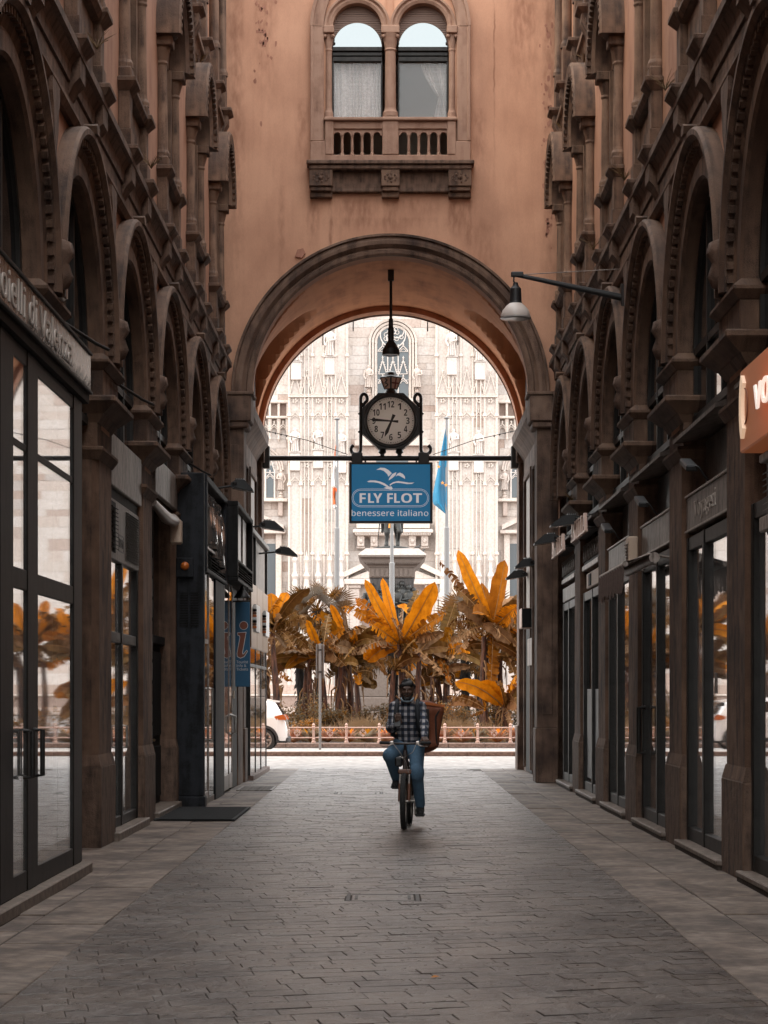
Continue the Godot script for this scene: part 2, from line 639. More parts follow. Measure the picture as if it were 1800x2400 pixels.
	surface("dark_glass", Color(0.012, 0.012, 0.013), 0.02, null, 1.0, null, 0.0, {"metallic_specular": 0.72})
	surface("sky_glass", Color(0.03, 0.034, 0.036), 0.03, null, 1.0, null, 0.0, {"metallic_specular": 0.72})
	surface("cathedral_glass", Color(0.07, 0.085, 0.095), 0.25)
	surface("mirror_glass", Color(0.225, 0.25, 0.258), 0.04, null, 1.0, null, 0.0, {"metallic": 0.9})
	var pane := surface("pane", Color(0.75, 0.78, 0.78, 0.12), 0.02, null, 1.0, null, 0.0, {"metallic_specular": 0.72})
	pane.transparency = BaseMaterial3D.TRANSPARENCY_ALPHA
	pane.albedo_color.a = 0.1
	surface("frosted", Color(0.16, 0.17, 0.18), 0.5)
	surface("orange_lit", Color(0.5, 0.22, 0.11), 0.5, null, 1.0, null, 0.0, {"emission_enabled": true, "emission": Color(0.82, 0.46, 0.28), "emission_energy_multiplier": 0.035})
	surface("lit_letter", Color(0.8, 0.78, 0.75), 0.5, null, 1.0, null, 0.0, {"emission_enabled": true, "emission": Color(1.0, 0.95, 0.9), "emission_energy_multiplier": 0.15})
	surface("lit_cream", Color(0.6, 0.46, 0.36), 0.5, null, 1.0, null, 0.0, {"emission_enabled": true, "emission": Color(0.95, 0.8, 0.66), "emission_energy_multiplier": 0.12})
	var wp: StandardMaterial3D = surface("window_pane", Color(0.75, 0.78, 0.78), 0.02, null, 1.0, null, 0.0, {"metallic_specular": 0.32})
	wp.transparency = BaseMaterial3D.TRANSPARENCY_ALPHA
	wp.albedo_color.a = 0.08
	surface("curtain", Color(0.62, 0.56, 0.52), 0.9, cloth_tex, 0.6, null, 0.0, {"backlight_enabled": true, "backlight": Color(0.4, 0.38, 0.36)})
	surface("blind", Color(0.20, 0.13, 0.10), 0.7)
	surface("awning_cloth", Color(0.30, 0.21, 0.175), 0.9, cloth_tex, 0.5)
	surface("foil", Color(0.8, 0.79, 0.78), 0.16, null, 1.0, null, 0.0, {"metallic": 0.95})
	surface("plastic_sheet", Color(0.36, 0.31, 0.28), 0.35)
	surface("mat", Color(0.025, 0.026, 0.027), 0.85, cloth_tex, 0.3)
	surface("lamp_black", Color(0.014, 0.014, 0.015), 0.5)
	surface("lamp_white", Color(0.62, 0.55, 0.5), 0.35)
	surface("lamp_glass", Color(0.35, 0.33, 0.31), 0.15)
	surface("amber", Color(0.5, 0.13, 0.02), 0.3)
	surface("rubber", Color(0.018, 0.018, 0.018), 0.75)
	# clock and big sign
	surface("clock_black", Color(0.018, 0.014, 0.012), 0.45)
	surface("dial", Color(0.82, 0.79, 0.76), 0.5, null, 1.0, null, 0.0, {"backlight_enabled": true, "backlight": Color(0.8, 0.8, 0.8)})
	surface("numeral", Color(0.03, 0.025, 0.023), 0.5)
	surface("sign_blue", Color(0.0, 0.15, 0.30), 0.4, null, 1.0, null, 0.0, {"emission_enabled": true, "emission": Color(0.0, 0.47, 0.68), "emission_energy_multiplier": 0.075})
	surface("sign_white", Color(0.55, 0.53, 0.53), 0.4)
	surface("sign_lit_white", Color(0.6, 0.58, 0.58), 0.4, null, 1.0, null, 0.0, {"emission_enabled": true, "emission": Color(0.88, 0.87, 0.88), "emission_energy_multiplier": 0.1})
	surface("shield_white", Color(0.55, 0.42, 0.36), 0.5)
	surface("shield_red", Color(0.16, 0.02, 0.015), 0.5)
	# banners and flags
	surface("banner_blue", Color(0.012, 0.085, 0.17), 0.6)
	surface("banner_rust", Color(0.20, 0.055, 0.025), 0.6)
	surface("flag_blue", Color(0.0, 0.15, 0.28), 0.8, null, 1.0, null, 0.0, {"backlight_enabled": true, "backlight": Color(0.3, 0.3, 0.3)})
	surface("flag_white", Color(0.7, 0.68, 0.66), 0.8)
	surface("flag_red", Color(0.5, 0.1, 0.02), 0.8)
	surface("flag_orange", Color(0.6, 0.25, 0.05), 0.8)
	surface("pole_grey", Color(0.17, 0.17, 0.172), 0.4)
	# plants, in the warm colours of the picture
	var leaf_tex := tone(512, [[streak, 0.5], [fine, 0.2], [mid, 0.5]], ramp_of([[0.0, Color(0.72, 0.66, 0.6)], [0.6, Color(0.97, 0.96, 0.95)], [1.0, W]]))
	var bl := {"backlight_enabled": true, "backlight": Color(0.75, 0.72, 0.65), "metallic_specular": 0.25}
	var dl := {"backlight_enabled": true, "backlight": Color(0.4, 0.37, 0.32), "metallic_specular": 0.3}
	surface("leaf_bright", Color(0.60, 0.22, 0.008), 0.65, leaf_tex, 2.5, null, 0.0, bl)
	M.leaf_bright.vertex_color_use_as_albedo = true
	surface("leaf_gold", Color(0.36, 0.135, 0.008), 0.65, leaf_tex, 2.2, null, 0.0, bl)
	M.leaf_gold.vertex_color_use_as_albedo = true
	surface("leaf_olive", Color(0.15, 0.075, 0.016), 0.65, leaf_tex, 2.2, null, 0.0, dl)
	M.leaf_olive.vertex_color_use_as_albedo = true
	surface("leaf_dry", Color(0.24, 0.14, 0.07), 0.75, leaf_tex, 1.4, null, 0.0, dl)
	M.leaf_dry.vertex_color_use_as_albedo = true
	surface("midrib", Color(0.22, 0.11, 0.03), 0.5)
	surface("banana_stem", Color(0.14, 0.056, 0.028), 0.7, bark_tex, 0.8, bump, 1.2)
	surface("palm_leaf", Color(0.075, 0.03, 0.005), 0.9, null, 1.0, null, 0.0, {"metallic_specular": 0.0, "backlight_enabled": true, "backlight": Color(0.35, 0.33, 0.3)})
	surface("palm_trunk", Color(0.016, 0.011, 0.009), 0.95, bark_tex, 0.5, bump, 3.0)
	for k in 4:
		surface("bush_%d" % k, [Color(0.27, 0.1, 0.007), Color(0.065, 0.03, 0.006), Color(0.13, 0.052, 0.006), Color(0.58, 0.16, 0.014)][k], 0.9, null, 1.0, null, 0.0, {"metallic_specular": 0.0, "backlight_enabled": true, "backlight": Color(0.5, 0.48, 0.42)})
	surface("twig", Color(0.06, 0.035, 0.02), 0.9)
	surface("reed", Color(0.12, 0.062, 0.016), 0.7, null, 1.0, null, 0.0, {"backlight_enabled": true, "backlight": Color(0.4, 0.38, 0.33)})
	surface("fence_iron", Color(0.42, 0.28, 0.23), 0.5)
	# car
	surface("car_white", Color(0.74, 0.73, 0.72), 0.25, null, 1.0, null, 0.0, {"clearcoat_enabled": true, "clearcoat": 1.0, "clearcoat_roughness": 0.05})
	surface("car_trim", Color(0.022, 0.02, 0.02), 0.6)
	surface("tail_lamp", Color(0.40, 0.09, 0.015), 0.15)
	# cyclist
	surface("skin", Color(0.08, 0.04, 0.025), 0.55)
	surface("hair", Color(0.006, 0.005, 0.005), 0.6)
	surface("denim", Color(0.12, 0.225, 0.34), 0.85, cloth_tex, 0.25)
	surface("mask_cloth", Color(0.02, 0.02, 0.022), 0.8)
	surface("mask_edge", Color(0.28, 0.36, 0.42), 0.8)
	surface("strap", Color(0.012, 0.014, 0.018), 0.8)
	surface("shoe", Color(0.035, 0.033, 0.032), 0.8, cloth_tex, 0.2)
	surface("bag_rust", Color(0.25, 0.07, 0.028), 0.6, cloth_tex, 0.5)
	surface("bag_trim", Color(0.50, 0.14, 0.04), 0.5)
	surface("bag_dark", Color(0.02, 0.014, 0.012), 0.7)
	surface("tyre", Color(0.02, 0.019, 0.018), 0.8)
	surface("bike_frame", Color(0.035, 0.022, 0.018), 0.35)
	surface("bike_metal", Color(0.35, 0.31, 0.28), 0.3, null, 1.0, null, 0.0, {"metallic": 0.8})
	surface("fork_orange", Color(0.13, 0.05, 0.025), 0.4)
	surface("leaf_fallen", Color(0.5, 0.18, 0.02), 0.8)
	# broad patches of wear and dirt over the large surfaces
	var wide_patch := tone(512, [[broad, 1.2], [mid, 0.5]], ramp_of([[0.0, Color(0.62, 0.59, 0.58)], [0.5, Color(0.9, 0.88, 0.86)], [1.0, W]]))
	for q in [["sett_0", 4.3], ["sett_1", 4.3], ["sett_2", 4.3], ["sett_3", 4.3], ["sett_4", 4.3], ["slab_0", 3.1], ["slab_1", 3.1], ["slab_2", 3.1], ["slab_3", 3.1], ["stone", 5.7], ["stone_pale", 6.1], ["pier_stone", 4.4]]:
		var m: StandardMaterial3D = M[q[0]]
		m.detail_enabled = true
		m.detail_albedo = wide_patch
		m.detail_blend_mode = BaseMaterial3D.BLEND_MODE_MUL
		m.detail_uv_layer = BaseMaterial3D.DETAIL_UV_2
		m.uv2_triplanar = true
		m.uv2_world_triplanar = true
		m.uv2_scale = Vector3.ONE / q[1]
	# the archway wall's own weathering: runs under the sill, a seam, dirty bands; mapped 8 m by 16 m
	var wn := 768
	var wim := Image.create(wn, wn, false, Image.FORMAT_RGB8)
	var wf := FastNoiseLite.new()
	wf.seed = 77
	wf.frequency = 0.9
	wf.fractal_octaves = 5
	var marks := [[-1.1, 10.7, 1.4, 0.03, 0.5], [-1.42, 10.72, 0.9, 0.09, 0.45], [1.2, 10.7, 0.75, 0.12, 0.5], [1.42, 10.72, 1.2, 0.06, 0.4], [0.0, 10.72, 0.6, 0.1, 0.35], [-0.62, 10.75, 0.55, 0.32, 0.4], [0.5, 10.75, 0.45, 0.3, 0.25],
		[1.9, 15.0, 4.2, 0.012, 0.5], [2.45, 15.0, 2.6, 0.22, 0.4], [-2.3, 15.0, 3.0, 0.16, 0.3], [-2.85, 15.0, 7.0, 0.12, 0.35], [2.95, 15.0, 7.5, 0.12, 0.4], [-1.62, 12.6, 1.6, 0.1, 0.35], [1.62, 12.4, 1.4, 0.1, 0.35], [-2.0, 11.0, 2.6, 0.05, 0.25], [1.75, 10.4, 1.8, 0.2, 0.2], [-0.1, 10.4, 0.35, 0.9, 0.2]]
	for py in wn:
		var wy := 16.0 - 16.0 * py / wn
		for px in wn:
			var wx := 8.0 * px / wn
			if wx > 4.0:
				wx -= 8.0
			var dirt := clampf(0.10 + 0.22 * wf.get_noise_2d(wx * 1.1, wy * 0.7), 0.0, 1.0)
			dirt += 0.10 * maxf(0.0, wf.get_noise_2d(wx * 7.0 + 40.0, wy * 0.6))
			if absf(wx) < 3.4 and wy > 6.5:
				var grain := 0.55 + 0.9 * wf.get_noise_2d(wx * 9.0, wy * 3.0 + 90.0)
				for mk in marks:
					var dx: float = absf(wx - mk[0] - 0.03 * wf.get_noise_2d(wy * 2.0, mk[0] * 30.0)) / mk[3]
					if dx < 1.6 and wy < mk[1] and wy > mk[1] - mk[2]:
						var run: float = (mk[1] - wy) / mk[2]
						dirt += mk[4] * maxf(0.0, 1.0 - dx * dx / 2.4) * minf(1.0, (1.0 - run) * 1.8) * minf(1.0, 0.25 + run * 7.0) * clampf(grain, 0.1, 1.0)
			var g2 := 1.0 + 0.05 * wf.get_noise_2d(wx * 60.0, wy * 60.0)
			var c := Color(1, 1, 1).lerp(Color(0.58, 0.5, 0.47), clampf(dirt, 0.0, 0.9)) * g2
			wim.set_pixel(px, py, c)
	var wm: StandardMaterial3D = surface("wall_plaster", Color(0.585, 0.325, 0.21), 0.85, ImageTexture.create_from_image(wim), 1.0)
	wm.uv1_scale = Vector3(1.0 / 8.0, 1.0 / 16.0, 1.0 / 8.0)
	# plaid shirt print
	var px := 128
	var im := Image.create(px, px, false, Image.FORMAT_RGB8)
	for y in px:
		for x in px:
			var a := (x * 4 / px) % 2
			var b := (y * 4 / px) % 2
			var c := Color(0.05, 0.07, 0.11)
			if a + b == 1:
				c = Color(0.22, 0.25, 0.31)
			elif a + b == 2:
				c = Color(0.72, 0.7, 0.7)
			if x % 32 < 2 or y % 32 < 2:
				c = c.lerp(Color(0.3, 0.26, 0.24), 0.4)
			im.set_pixel(x, y, c)
	var plaid := StandardMaterial3D.new()
	plaid.albedo_texture = ImageTexture.create_from_image(im)
	plaid.roughness = 0.9
	plaid.uv1_triplanar = true
	plaid.uv1_scale = Vector3.ONE / 0.15
	M["plaid"] = plaid


func flat_sheet(b: Builder, x0: float, x1: float, d0: float, d1: float, y: float) -> void:
	b.quad(Vector3(x0, y, -d0), Vector3(x1, y, -d0), Vector3(x1, y, -d1), Vector3(x0, y, -d1), Vector3.UP)


func make_ground() -> void:
	var g := Builder.new()
	flat_sheet(g, -420, 420, -120, 620, -0.06)
	var o := put(g, "ground", M.square_ground, self)
	o.set_meta("kind", "structure")
	var r := Builder.new()
	flat_sheet(r, -90, 90, FAR_SIDE + 0.012, 65.0, 0.0)
	var road := put(r, "road", M.asphalt, self)
	road.set_meta("kind", "structure")


# one paving piece: polygon of (x, depth) corners with cut-back top edges
func paver(b: Builder, poly: PackedVector2Array, top: float, tilt: Vector2, edge: float, down: float) -> void:
	var c := Vector2.ZERO
	for p in poly:
		c += p
	c /= poly.size()
	var outer := []
	var inner := []
	for p in poly:
		var y := top + (p - c).dot(tilt)
		var q := p + (c - p).normalized() * edge
		outer.append(Vector3(p.x, y - edge * 0.55, -p.y))
		inner.append(Vector3(q.x, y, -q.y))
	var m := poly.size()
	for i in m:
		var j := (i + 1) % m
		var e: Vector3 = outer[j] - outer[i]
		var side := Vector3(e.z, 0, -e.x).normalized()
		if side.dot(Vector3(poly[i].x - c.x, 0, -(poly[i].y - c.y))) < 0:
			side = -side
		b.quad(outer[i], outer[j], inner[j], inner[i], (side + Vector3.UP).normalized())
		var lo_i: Vector3 = outer[i]
		var lo_j: Vector3 = outer[j]
		lo_i.y = -down
		lo_j.y = -down
		b.quad(outer[i], outer[j], lo_j, lo_i, side)
	var nn := Vector3(-tilt.x, 1, tilt.y).normalized()
	for i in range(1, m - 1):
		b.tri(inner[0], inner[i], inner[i + 1], nn, nn, nn)


func make_street_paving() -> void:
	var street := setting("street_paving")
	var bed := Builder.new()
	flat_sheet(bed, -3.6, 3.6, -30, FAR_SIDE, -0.001)
	put(bed, "paving_bed", M.joint_earth, street)
	var th := deg_to_rad(16.0)
	var ex := Vector2(cos(th), sin(th))
	var ey := Vector2(-sin(th), cos(th))
	var bounds := PackedVector2Array([Vector2(-1.99, -8), Vector2(1.94, -8), Vector2(1.94, FAR_SIDE), Vector2(-1.99, FAR_SIDE)])
	var holes := [PackedVector2Array([Vector2(-0.36, 16.55), Vector2(0.24, 16.55), Vector2(0.24, 17.15), Vector2(-0.36, 17.15)]),
		PackedVector2Array([Vector2(-0.92, 34.5), Vector2(-0.12, 34.5), Vector2(-0.12, 35.3), Vector2(-0.92, 35.3)])]
	var stones := []
	var v := -10.0
	while v < 48.0:
		var course := rng.randf_range(0.17, 0.235)
		var u := -3.0 - 12.5 + rng.randf_range(0, 0.4)
		while u < 14.0:
			var l := rng.randf_range(0.22, 0.46)
			var gap := 0.004 if rng.randf() < 0.7 else 0.008
			var q := PackedVector2Array()
			for k in [[0, 0], [1, 0], [1, 1], [0, 1]]:
				var uu: float = u + k[0] * l + (0.0008 if k[0] == 0 else -0.0008) + rng.randf_range(-0.0015, 0.0015) + k[1] * 0.02
				var vv: float = v + k[1] * course + (gap if k[1] == 0 else -gap) + rng.randf_range(-0.003, 0.003)
				q.append(ex * uu + ey * vv)
			u += l
			var mid := (q[0] + q[2]) / 2.0
			if absf(mid.x) > 2.5 or mid.y < -8 or mid.y > 47:
				continue
			for piece in Geometry2D.intersect_polygons(q, bounds):
				var left := [piece]
				for h in holes:
					var nxt := []
					for w in left:
						nxt.append_array(Geometry2D.clip_polygons(w, h))
					left = nxt
				for w in left:
					var a := 0.0
					for i in w.size():
						a += w[i].cross(w[(i + 1) % w.size()])
					if absf(a) > 0.006 and w.size() < 9:
						stones.append(w)
		v += course
	stones.sort_custom(func(p, q): return p[0].y < q[0].y)
	var rest := []
	for k in 5:
		rest.append(Builder.new())
	var shown := 0
	for w in stones:
		var top := rng.randf_range(0.002, 0.006)
		var tilt := Vector2(rng.randf_range(-0.011, 0.011), rng.randf_range(-0.012, 0.012))
		var kind := rng.randi_range(0, 4)
		var in_view: bool = w[0].y > 10.3
		if in_view and shown < 295:
			shown += 1
			var b := Builder.new()
			paver(b, w, top, tilt, 0.005, 0.03)
			put(b, "paving_stone", M["sett_%d" % kind], street)
		else:
			paver(rest[kind], w, top, tilt, 0.005, 0.03)
	for k in 5:
		put(rest[k], "distant_paving_stones", M["sett_%d" % k], street).set_meta("kind", "stuff")
	# inspection covers
	var cover_spots := [[-0.06, 16.85, 0.29, "square cast iron inspection cover in the middle of the street paving"], [-0.52, 34.9, 0.39, "square iron cover in the paving behind the cyclist's rear wheel"]]
	for s in cover_spots:
		var t := thing("inspection_cover", s[3], "manhole cover", Vector3(s[0], 0, -s[1]), "iron covers in the paving")
		var r: float = s[2]
		var f := Builder.new()
		for k in 4:
			f.xf = Transform3D(Basis(Vector3.UP, k * PI / 2), Vector3.ZERO)
			f.cbox(Vector3(-r, -0.03, r - 0.035), Vector3(r - 0.037, 0.006, r), 0.004)
		put(f, "frame", M.iron, t)
		var lid := Builder.new()
		lid.cbox(Vector3(-r + 0.045, -0.03, -r + 0.045), Vector3(r - 0.045, 0.004, r - 0.045), 0.004)
		put(lid, "lid", M.sett_3, t)
		for sx in [-1, 1]:
			var slot := Builder.new()
			slot.box(Vector3(sx * r * 0.72 - 0.012, -0.01, -r * 0.5), Vector3(sx * r * 0.72 + 0.012, 0.008, r * 0.5))
			put(slot, "lifting_bar", M.iron, t)


func make_pavement_slabs() -> void:
	for s in [-1, 1]:
		var walk := setting("pavement_left" if s < 0 else "pavement_right")
		var edges := [1.985, 2.5, 3.28] if s < 0 else [1.935, 2.43, 3.28]
		for row in 2:
			var d := -8.0 + rng.randf_range(0, 0.8)
			while d < FAR_SIDE:
				var l := rng.randf_range(0.95, 1.75)
				var e := minf(d + l, FAR_SIDE)
				var x0: float = edges[row] + 0.006
				var x1: float = edges[row + 1] - 0.006
				if e - d > 0.12:
					var b := Builder.new()
					var j := func(): return rng.randf_range(-0.007, 0.007)
					var w := PackedVector2Array([Vector2(s * (x0 + j.call()), d + 0.006), Vector2(s * (x1 + j.call()), d + 0.006 + j.call()), Vector2(s * (x1 + j.call()), e - 0.006), Vector2(s * (x0 + j.call()), e - 0.006 + j.call())])
					paver(b, w, rng.randf_range(0.002, 0.011), Vector2(rng.randf_range(-0.004, 0.004), rng.randf_range(-0.003, 0.003)), 0.01, 0.03)
					put(b, "paving_slab", M["slab_%d" % rng.randi_range(0, 3)], walk)
				d = e


# ---- the two arcaded street fronts -------------------------------------------------
# local frame: x along the street (away from the camera), y up, z out from the wall towards the street
func front_frame(s: int, depth: float) -> Transform3D:
	return Transform3D(Basis(Vector3(0, 0, -1), Vector3.UP, Vector3(-s, 0, 0)), Vector3(s * HALF, 0, -depth))


func fronted(s: int) -> Builder:
	var b := Builder.new()
	b.xf = Transform3D(Basis(Vector3(0, 0, -1), Vector3.UP, Vector3(-s, 0, 0)), Vector3(s * HALF, 0, 0))
	return b


func along(o: Node3D, depth: float) -> Node3D:
	o.position.z = -depth
	return o


# a profile of (out, up) points pushed along the street from u0 to u1, against the wall
func moulding(b: Builder, profile: Array, u0: float, u1: float) -> void:
	var p := PackedVector2Array()
	for q in profile:
		p.append(Vector2(q[0], q[1]))
	b.prism(p, Vector3(u0, 0, 0), Vector3(0, 0, 1), Vector3(0, 1, 0), Vector3(u1 - u0, 0, 0))


# a cap that returns round three sides of a block of half width hw and depth dz: steps of [y0, y1, how far out]
func ringed(b: Builder, hw: float, back: float, front: float, steps: Array, cut := 0.012) -> void:
	for st in steps:
		b.cbox(Vector3(-hw - st[2], st[0], back), Vector3(hw + st[2], st[1], front + st[2]), cut)


# like ringed, but each step slopes from the first reach to the second
func flared(b: Builder, hw: float, back: float, front: float, y0: float, y1: float, r0: float, r1: float) -> void:
	var a := [Vector3(-hw - r0, y0, back), Vector3(-hw - r0, y0, front + r0), Vector3(hw + r0, y0, front + r0), Vector3(hw + r0, y0, back)]
	var c := [Vector3(-hw - r1, y1, back), Vector3(-hw - r1, y1, front + r1), Vector3(hw + r1, y1, front + r1), Vector3(hw + r1, y1, back)]
	var up := (r0 - r1) / maxf(0.001, y1 - y0)
	b.quad(a[0], a[1], c[1], c[0], Vector3(-1, up, 0).normalized())
	b.quad(a[1], a[2], c[2], c[1], Vector3(0, up, 1).normalized())
	b.quad(a[2], a[3], c[3], c[2], Vector3(1, up, 0).normalized())
	b.quad(a[0], a[1], a[2], a[3], Vector3.DOWN)
	b.quad(c[0], c[1], c[2], c[3], Vector3.UP)


func arcade_pillar(s: int, t: Node3D) -> Node3D:
	var o := group_part("pillar", t)
	var hw := 0.56
	var b := fronted(s)
	# plinth with a cut corner, then the shaft with bevelled corners
	b.cbox(Vector3(-hw - 0.03, 0, -0.5), Vector3(hw + 0.03, 0.86, 0.035), 0.012)
	put(b, "plinth", M.stone_plinth, o)
	b = fronted(s)
	var c := 0.07
	b.prism(PackedVector2Array([Vector2(-hw, -0.5), Vector2(-hw, -c), Vector2(-hw + c, 0), Vector2(hw - c, 0), Vector2(hw, -c), Vector2(hw, -0.5)]), Vector3(0, 0.98, 0), Vector3(1, 0, 0), Vector3(0, 0, 1), Vector3(0, 3.1, 0))
	# the stops where the bevel runs out
	flared(b, hw, -0.5, 0, 0.86, 0.98, 0.03, 0.0)
	b.prism(PackedVector2Array([Vector2(-hw, -0.5), Vector2(-hw, -0.01), Vector2(hw, -0.01), Vector2(hw, -0.5)]), Vector3(0, 4.2, 0), Vector3(1, 0, 0), Vector3(0, 0, 1), Vector3(0, 0.27, 0))
	put(b, "shaft", M.stone, o)
	b = fronted(s)
	flared(b, hw, -0.5, 0, 4.07, 4.15, 0.005, 0.055)
	b.cbox(Vector3(-hw - 0.06, 4.15, -0.5), Vector3(hw + 0.06, 4.2, 0.06), 0.015)
	put(b, "necking", M.stone, o)
	b = fronted(s)
	flared(b, hw, -0.5, 0, 4.45, 4.54, 0.0, 0.06)
	flared(b, hw, -0.5, 0, 4.54, 4.64, 0.07, 0.19)
	ringed(b, hw, -0.5, 0, [[4.64, 4.71, 0.21]], 0.015)
	put(b, "impost", M.stone, o)
	b = fronted(s)
	b.cbox(Vector3(-hw - 0.02, 4.71, -0.5), Vector3(hw + 0.02, 5.0, 0.06), 0.01)
	flared(b, hw, -0.5, 0.04, 5.0, 5.06, 0.03, 0.1)
	ringed(b, hw, -0.5, 0.02, [[5.06, 5.11, 0.11]], 0.015)
	flared(b, hw, -0.5, 0.02, 5.11, 5.17, 0.1, 0.03)
	put(b, "springer_block", M.stone, o)
	return o


# the round arched mezzanine window over a shop
func arched_bay(s: int, t: Node3D, warm: bool) -> Node3D:
	var o := group_part("arched_window", t)
	var cy := 5.17
	var b := fronted(s)
	# inner reveal and flat archivolt
	b.arc(PackedVector2Array([Vector2(1.44, -0.25), Vector2(1.44, 0.02), Vector2(1.47, 0.05), Vector2(1.62, 0.05), Vector2(1.66, 0.03), Vector2(1.66, -0.25)]), 0, cy, 0, PI, 40)
	put(b, "inner_arch", M.stone, o)
	b = fronted(s)
	b.arc(PackedVector2Array([Vector2(1.66, -0.05), Vector2(1.66, 0.03), Vector2(1.74, 0.06), Vector2(1.80, 0.06), Vector2(1.81, 0.13), Vector2(1.85, 0.17), Vector2(1.90, 0.17), Vector2(1.925, 0.14), Vector2(1.925, -0.05)]), 0, cy, -0.02, PI + 0.02, 48)
	put(b, "hood_mould", M.stone, o)
	# a row of dentils round the arch
	b = fronted(s)
	for k in 46:
		var a := PI * (k + 0.5) / 46.0
		var r := Vector3(cos(a), sin(a), 0)
		var u := Vector3(-sin(a), cos(a), 0)
		var keep := b.xf
		b.xf = keep * Transform3D(Basis(u, r, Vector3(0, 0, -1)), Vector3(0, cy, 0) + r * 1.775)
		b.box(Vector3(-0.032, -0.03, -0.115), Vector3(0.032, 0.03, -0.05))
		b.xf = keep
	put(b, "dentils", M.stone, o).set_meta("kind", "stuff")
	# keystone
	b = fronted(s)
	b.prism(PackedVector2Array([Vector2(-0.06, 1.9), Vector2(0.06, 1.9), Vector2(0.1, 1.97), Vector2(0.04, 2.0), Vector2(-0.04, 2.0), Vector2(-0.1, 1.97)]), Vector3(0, cy, -0.05), Vector3(1, 0, 0), Vector3(0, 1, 0), Vector3(0, 0, 0.25))
	put(b, "keystone", M.stone, o)
	# glazing: frame, mullions, panes
	b = fronted(s)
	b.arc(PackedVector2Array([Vector2(1.36, -0.19), Vector2(1.36, -0.11), Vector2(1.44, -0.11), Vector2(1.44, -0.19)]), 0, cy, 0, PI, 32)
	for x in [-1.4, -0.48, 0.48, 1.4]:
		var h := sqrt(maxf(0.0, 1.36 * 1.36 - x * x)) if absf(x) < 1.36 else 0.0
		b.box(Vector3(x - 0.035, 4.45, -0.19), Vector3(x + 0.035, cy + h, -0.11))
	b.box(Vector3(-1.4, cy - 0.04, -0.185), Vector3(1.4, cy + 0.04, -0.115))
	b.box(Vector3(-1.4, 4.42, -0.2), Vector3(1.4, 4.5, -0.1))
	put(b, "window_frame", M.black_steel, o)
	b = fronted(s)
	var poly := PackedVector2Array([Vector2(-1.38, 4.46), Vector2(1.38, 4.46)])
	for k in 25:
		var a := PI * k / 24.0
		poly.append(Vector2(cos(a) * 1.4, cy + sin(a) * 1.4))
	b.prism(poly, Vector3(0, 0, -0.16), Vector3(1, 0, 0), Vector3(0, 1, 0), Vector3(0, 0, 0.012))
	put(b, "pane", M.dark_glass, o)
	# a pivoted opening bar that sticks out of the window
	if warm:
		b = fronted(s)
		b.tube([Vector3(-0.3, 5.2, -0.11), Vector3(0.05, 5.05, 0.16), Vector3(0.15, 5.0, 0.28)], 0.018, 8)
		put(b, "stay_bar", M.iron, o)
	return o


# the plaster wall of one bay at mezzanine height, with the arched hole
func spandrel(s: int, t: Node3D) -> Node3D:
	var b := fronted(s)
	var w := BAY / 2
	var cy := 5.17
	var prev := Vector2(1.7, 0)
	var segs := 24
	# front face as strips between the arch and the bay's outline, plus the wall's thickness behind
	for k in segs:
		var a0 := PI * k / segs
		var a1 := PI * (k + 1) / segs
		var p0 := Vector3(cos(a0) * 1.66, cy + sin(a0) * 1.66, 0)
		var p1 := Vector3(cos(a1) * 1.66, cy + sin(a1) * 1.66, 0)
		var q0 := edge_of(a0, w, 7.2 - cy) + Vector3(0, cy, 0)
		var q1 := edge_of(a1, w, 7.2 - cy) + Vector3(0, cy, 0)
		b.quad(p0, p1, q1, q0, Vector3.BACK)
	b.quad(Vector3(-w, 4.4, 0), Vector3(-1.66, 4.4, 0), Vector3(-1.66, cy, 0), Vector3(-w, cy, 0), Vector3.BACK)
	b.quad(Vector3(w, 4.4, 0), Vector3(1.66, 4.4, 0), Vector3(1.66, cy, 0), Vector3(w, cy, 0), Vector3.BACK)
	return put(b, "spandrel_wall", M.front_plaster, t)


func edge_of(a: float, w: float, h: float) -> Vector3:
	var c := cos(a)
	var n := sin(a)
	var k := minf(w / maxf(absf(c), 1e-5), h / maxf(n, 1e-5))
	return Vector3(c * k, n * k, 0)


# carved corbel between two arches, and the raised rounded panels each side of it
func spandrel_corbel(s: int, t: Node3D) -> Node3D:
	var o := group_part("spandrel_corbel", t)
	var b := fronted(s)
	b.prism(PackedVector2Array([Vector2(-0.2, 7.02), Vector2(-0.2, 6.9), Vector2(-0.14, 6.78), Vector2(-0.12, 6.6), Vector2(0.0, 6.38), Vector2(0.12, 6.6), Vector2(0.14, 6.78), Vector2(0.2, 6.9), Vector2(0.2, 7.02)]), Vector3(0, 0, -0.02), Vector3(1, 0, 0), Vector3(0, 1, 0), Vector3(0, 0, 0.12))
	put(b, "bracket", M.carved_stone, o)
	b = fronted(s)
	b.prism(PackedVector2Array([Vector2(-0.07, 6.4), Vector2(0.07, 6.4), Vector2(0.045, 5.95), Vector2(0, 5.55), Vector2(-0.045, 5.95)]), Vector3(0, 0, -0.02), Vector3(1, 0, 0), Vector3(0, 1, 0), Vector3(0, 0, 0.09))
	put(b, "pendant", M.stone, o)
	# carved head between the archivolts' feet
	b = fronted(s)
	b.lathe(PackedVector2Array([Vector2(0.0, 5.18), Vector2(0.1, 5.2), Vector2(0.13, 5.3), Vector2(0.1, 5.42), Vector2(0.14, 5.5), Vector2(0.12, 5.6), Vector2(0, 5.66)]), Vector3(0, 0, 0.08), 9, true, 1.0, 1.3)
	put(b, "carved_head", M.carved_stone, o)
	return o


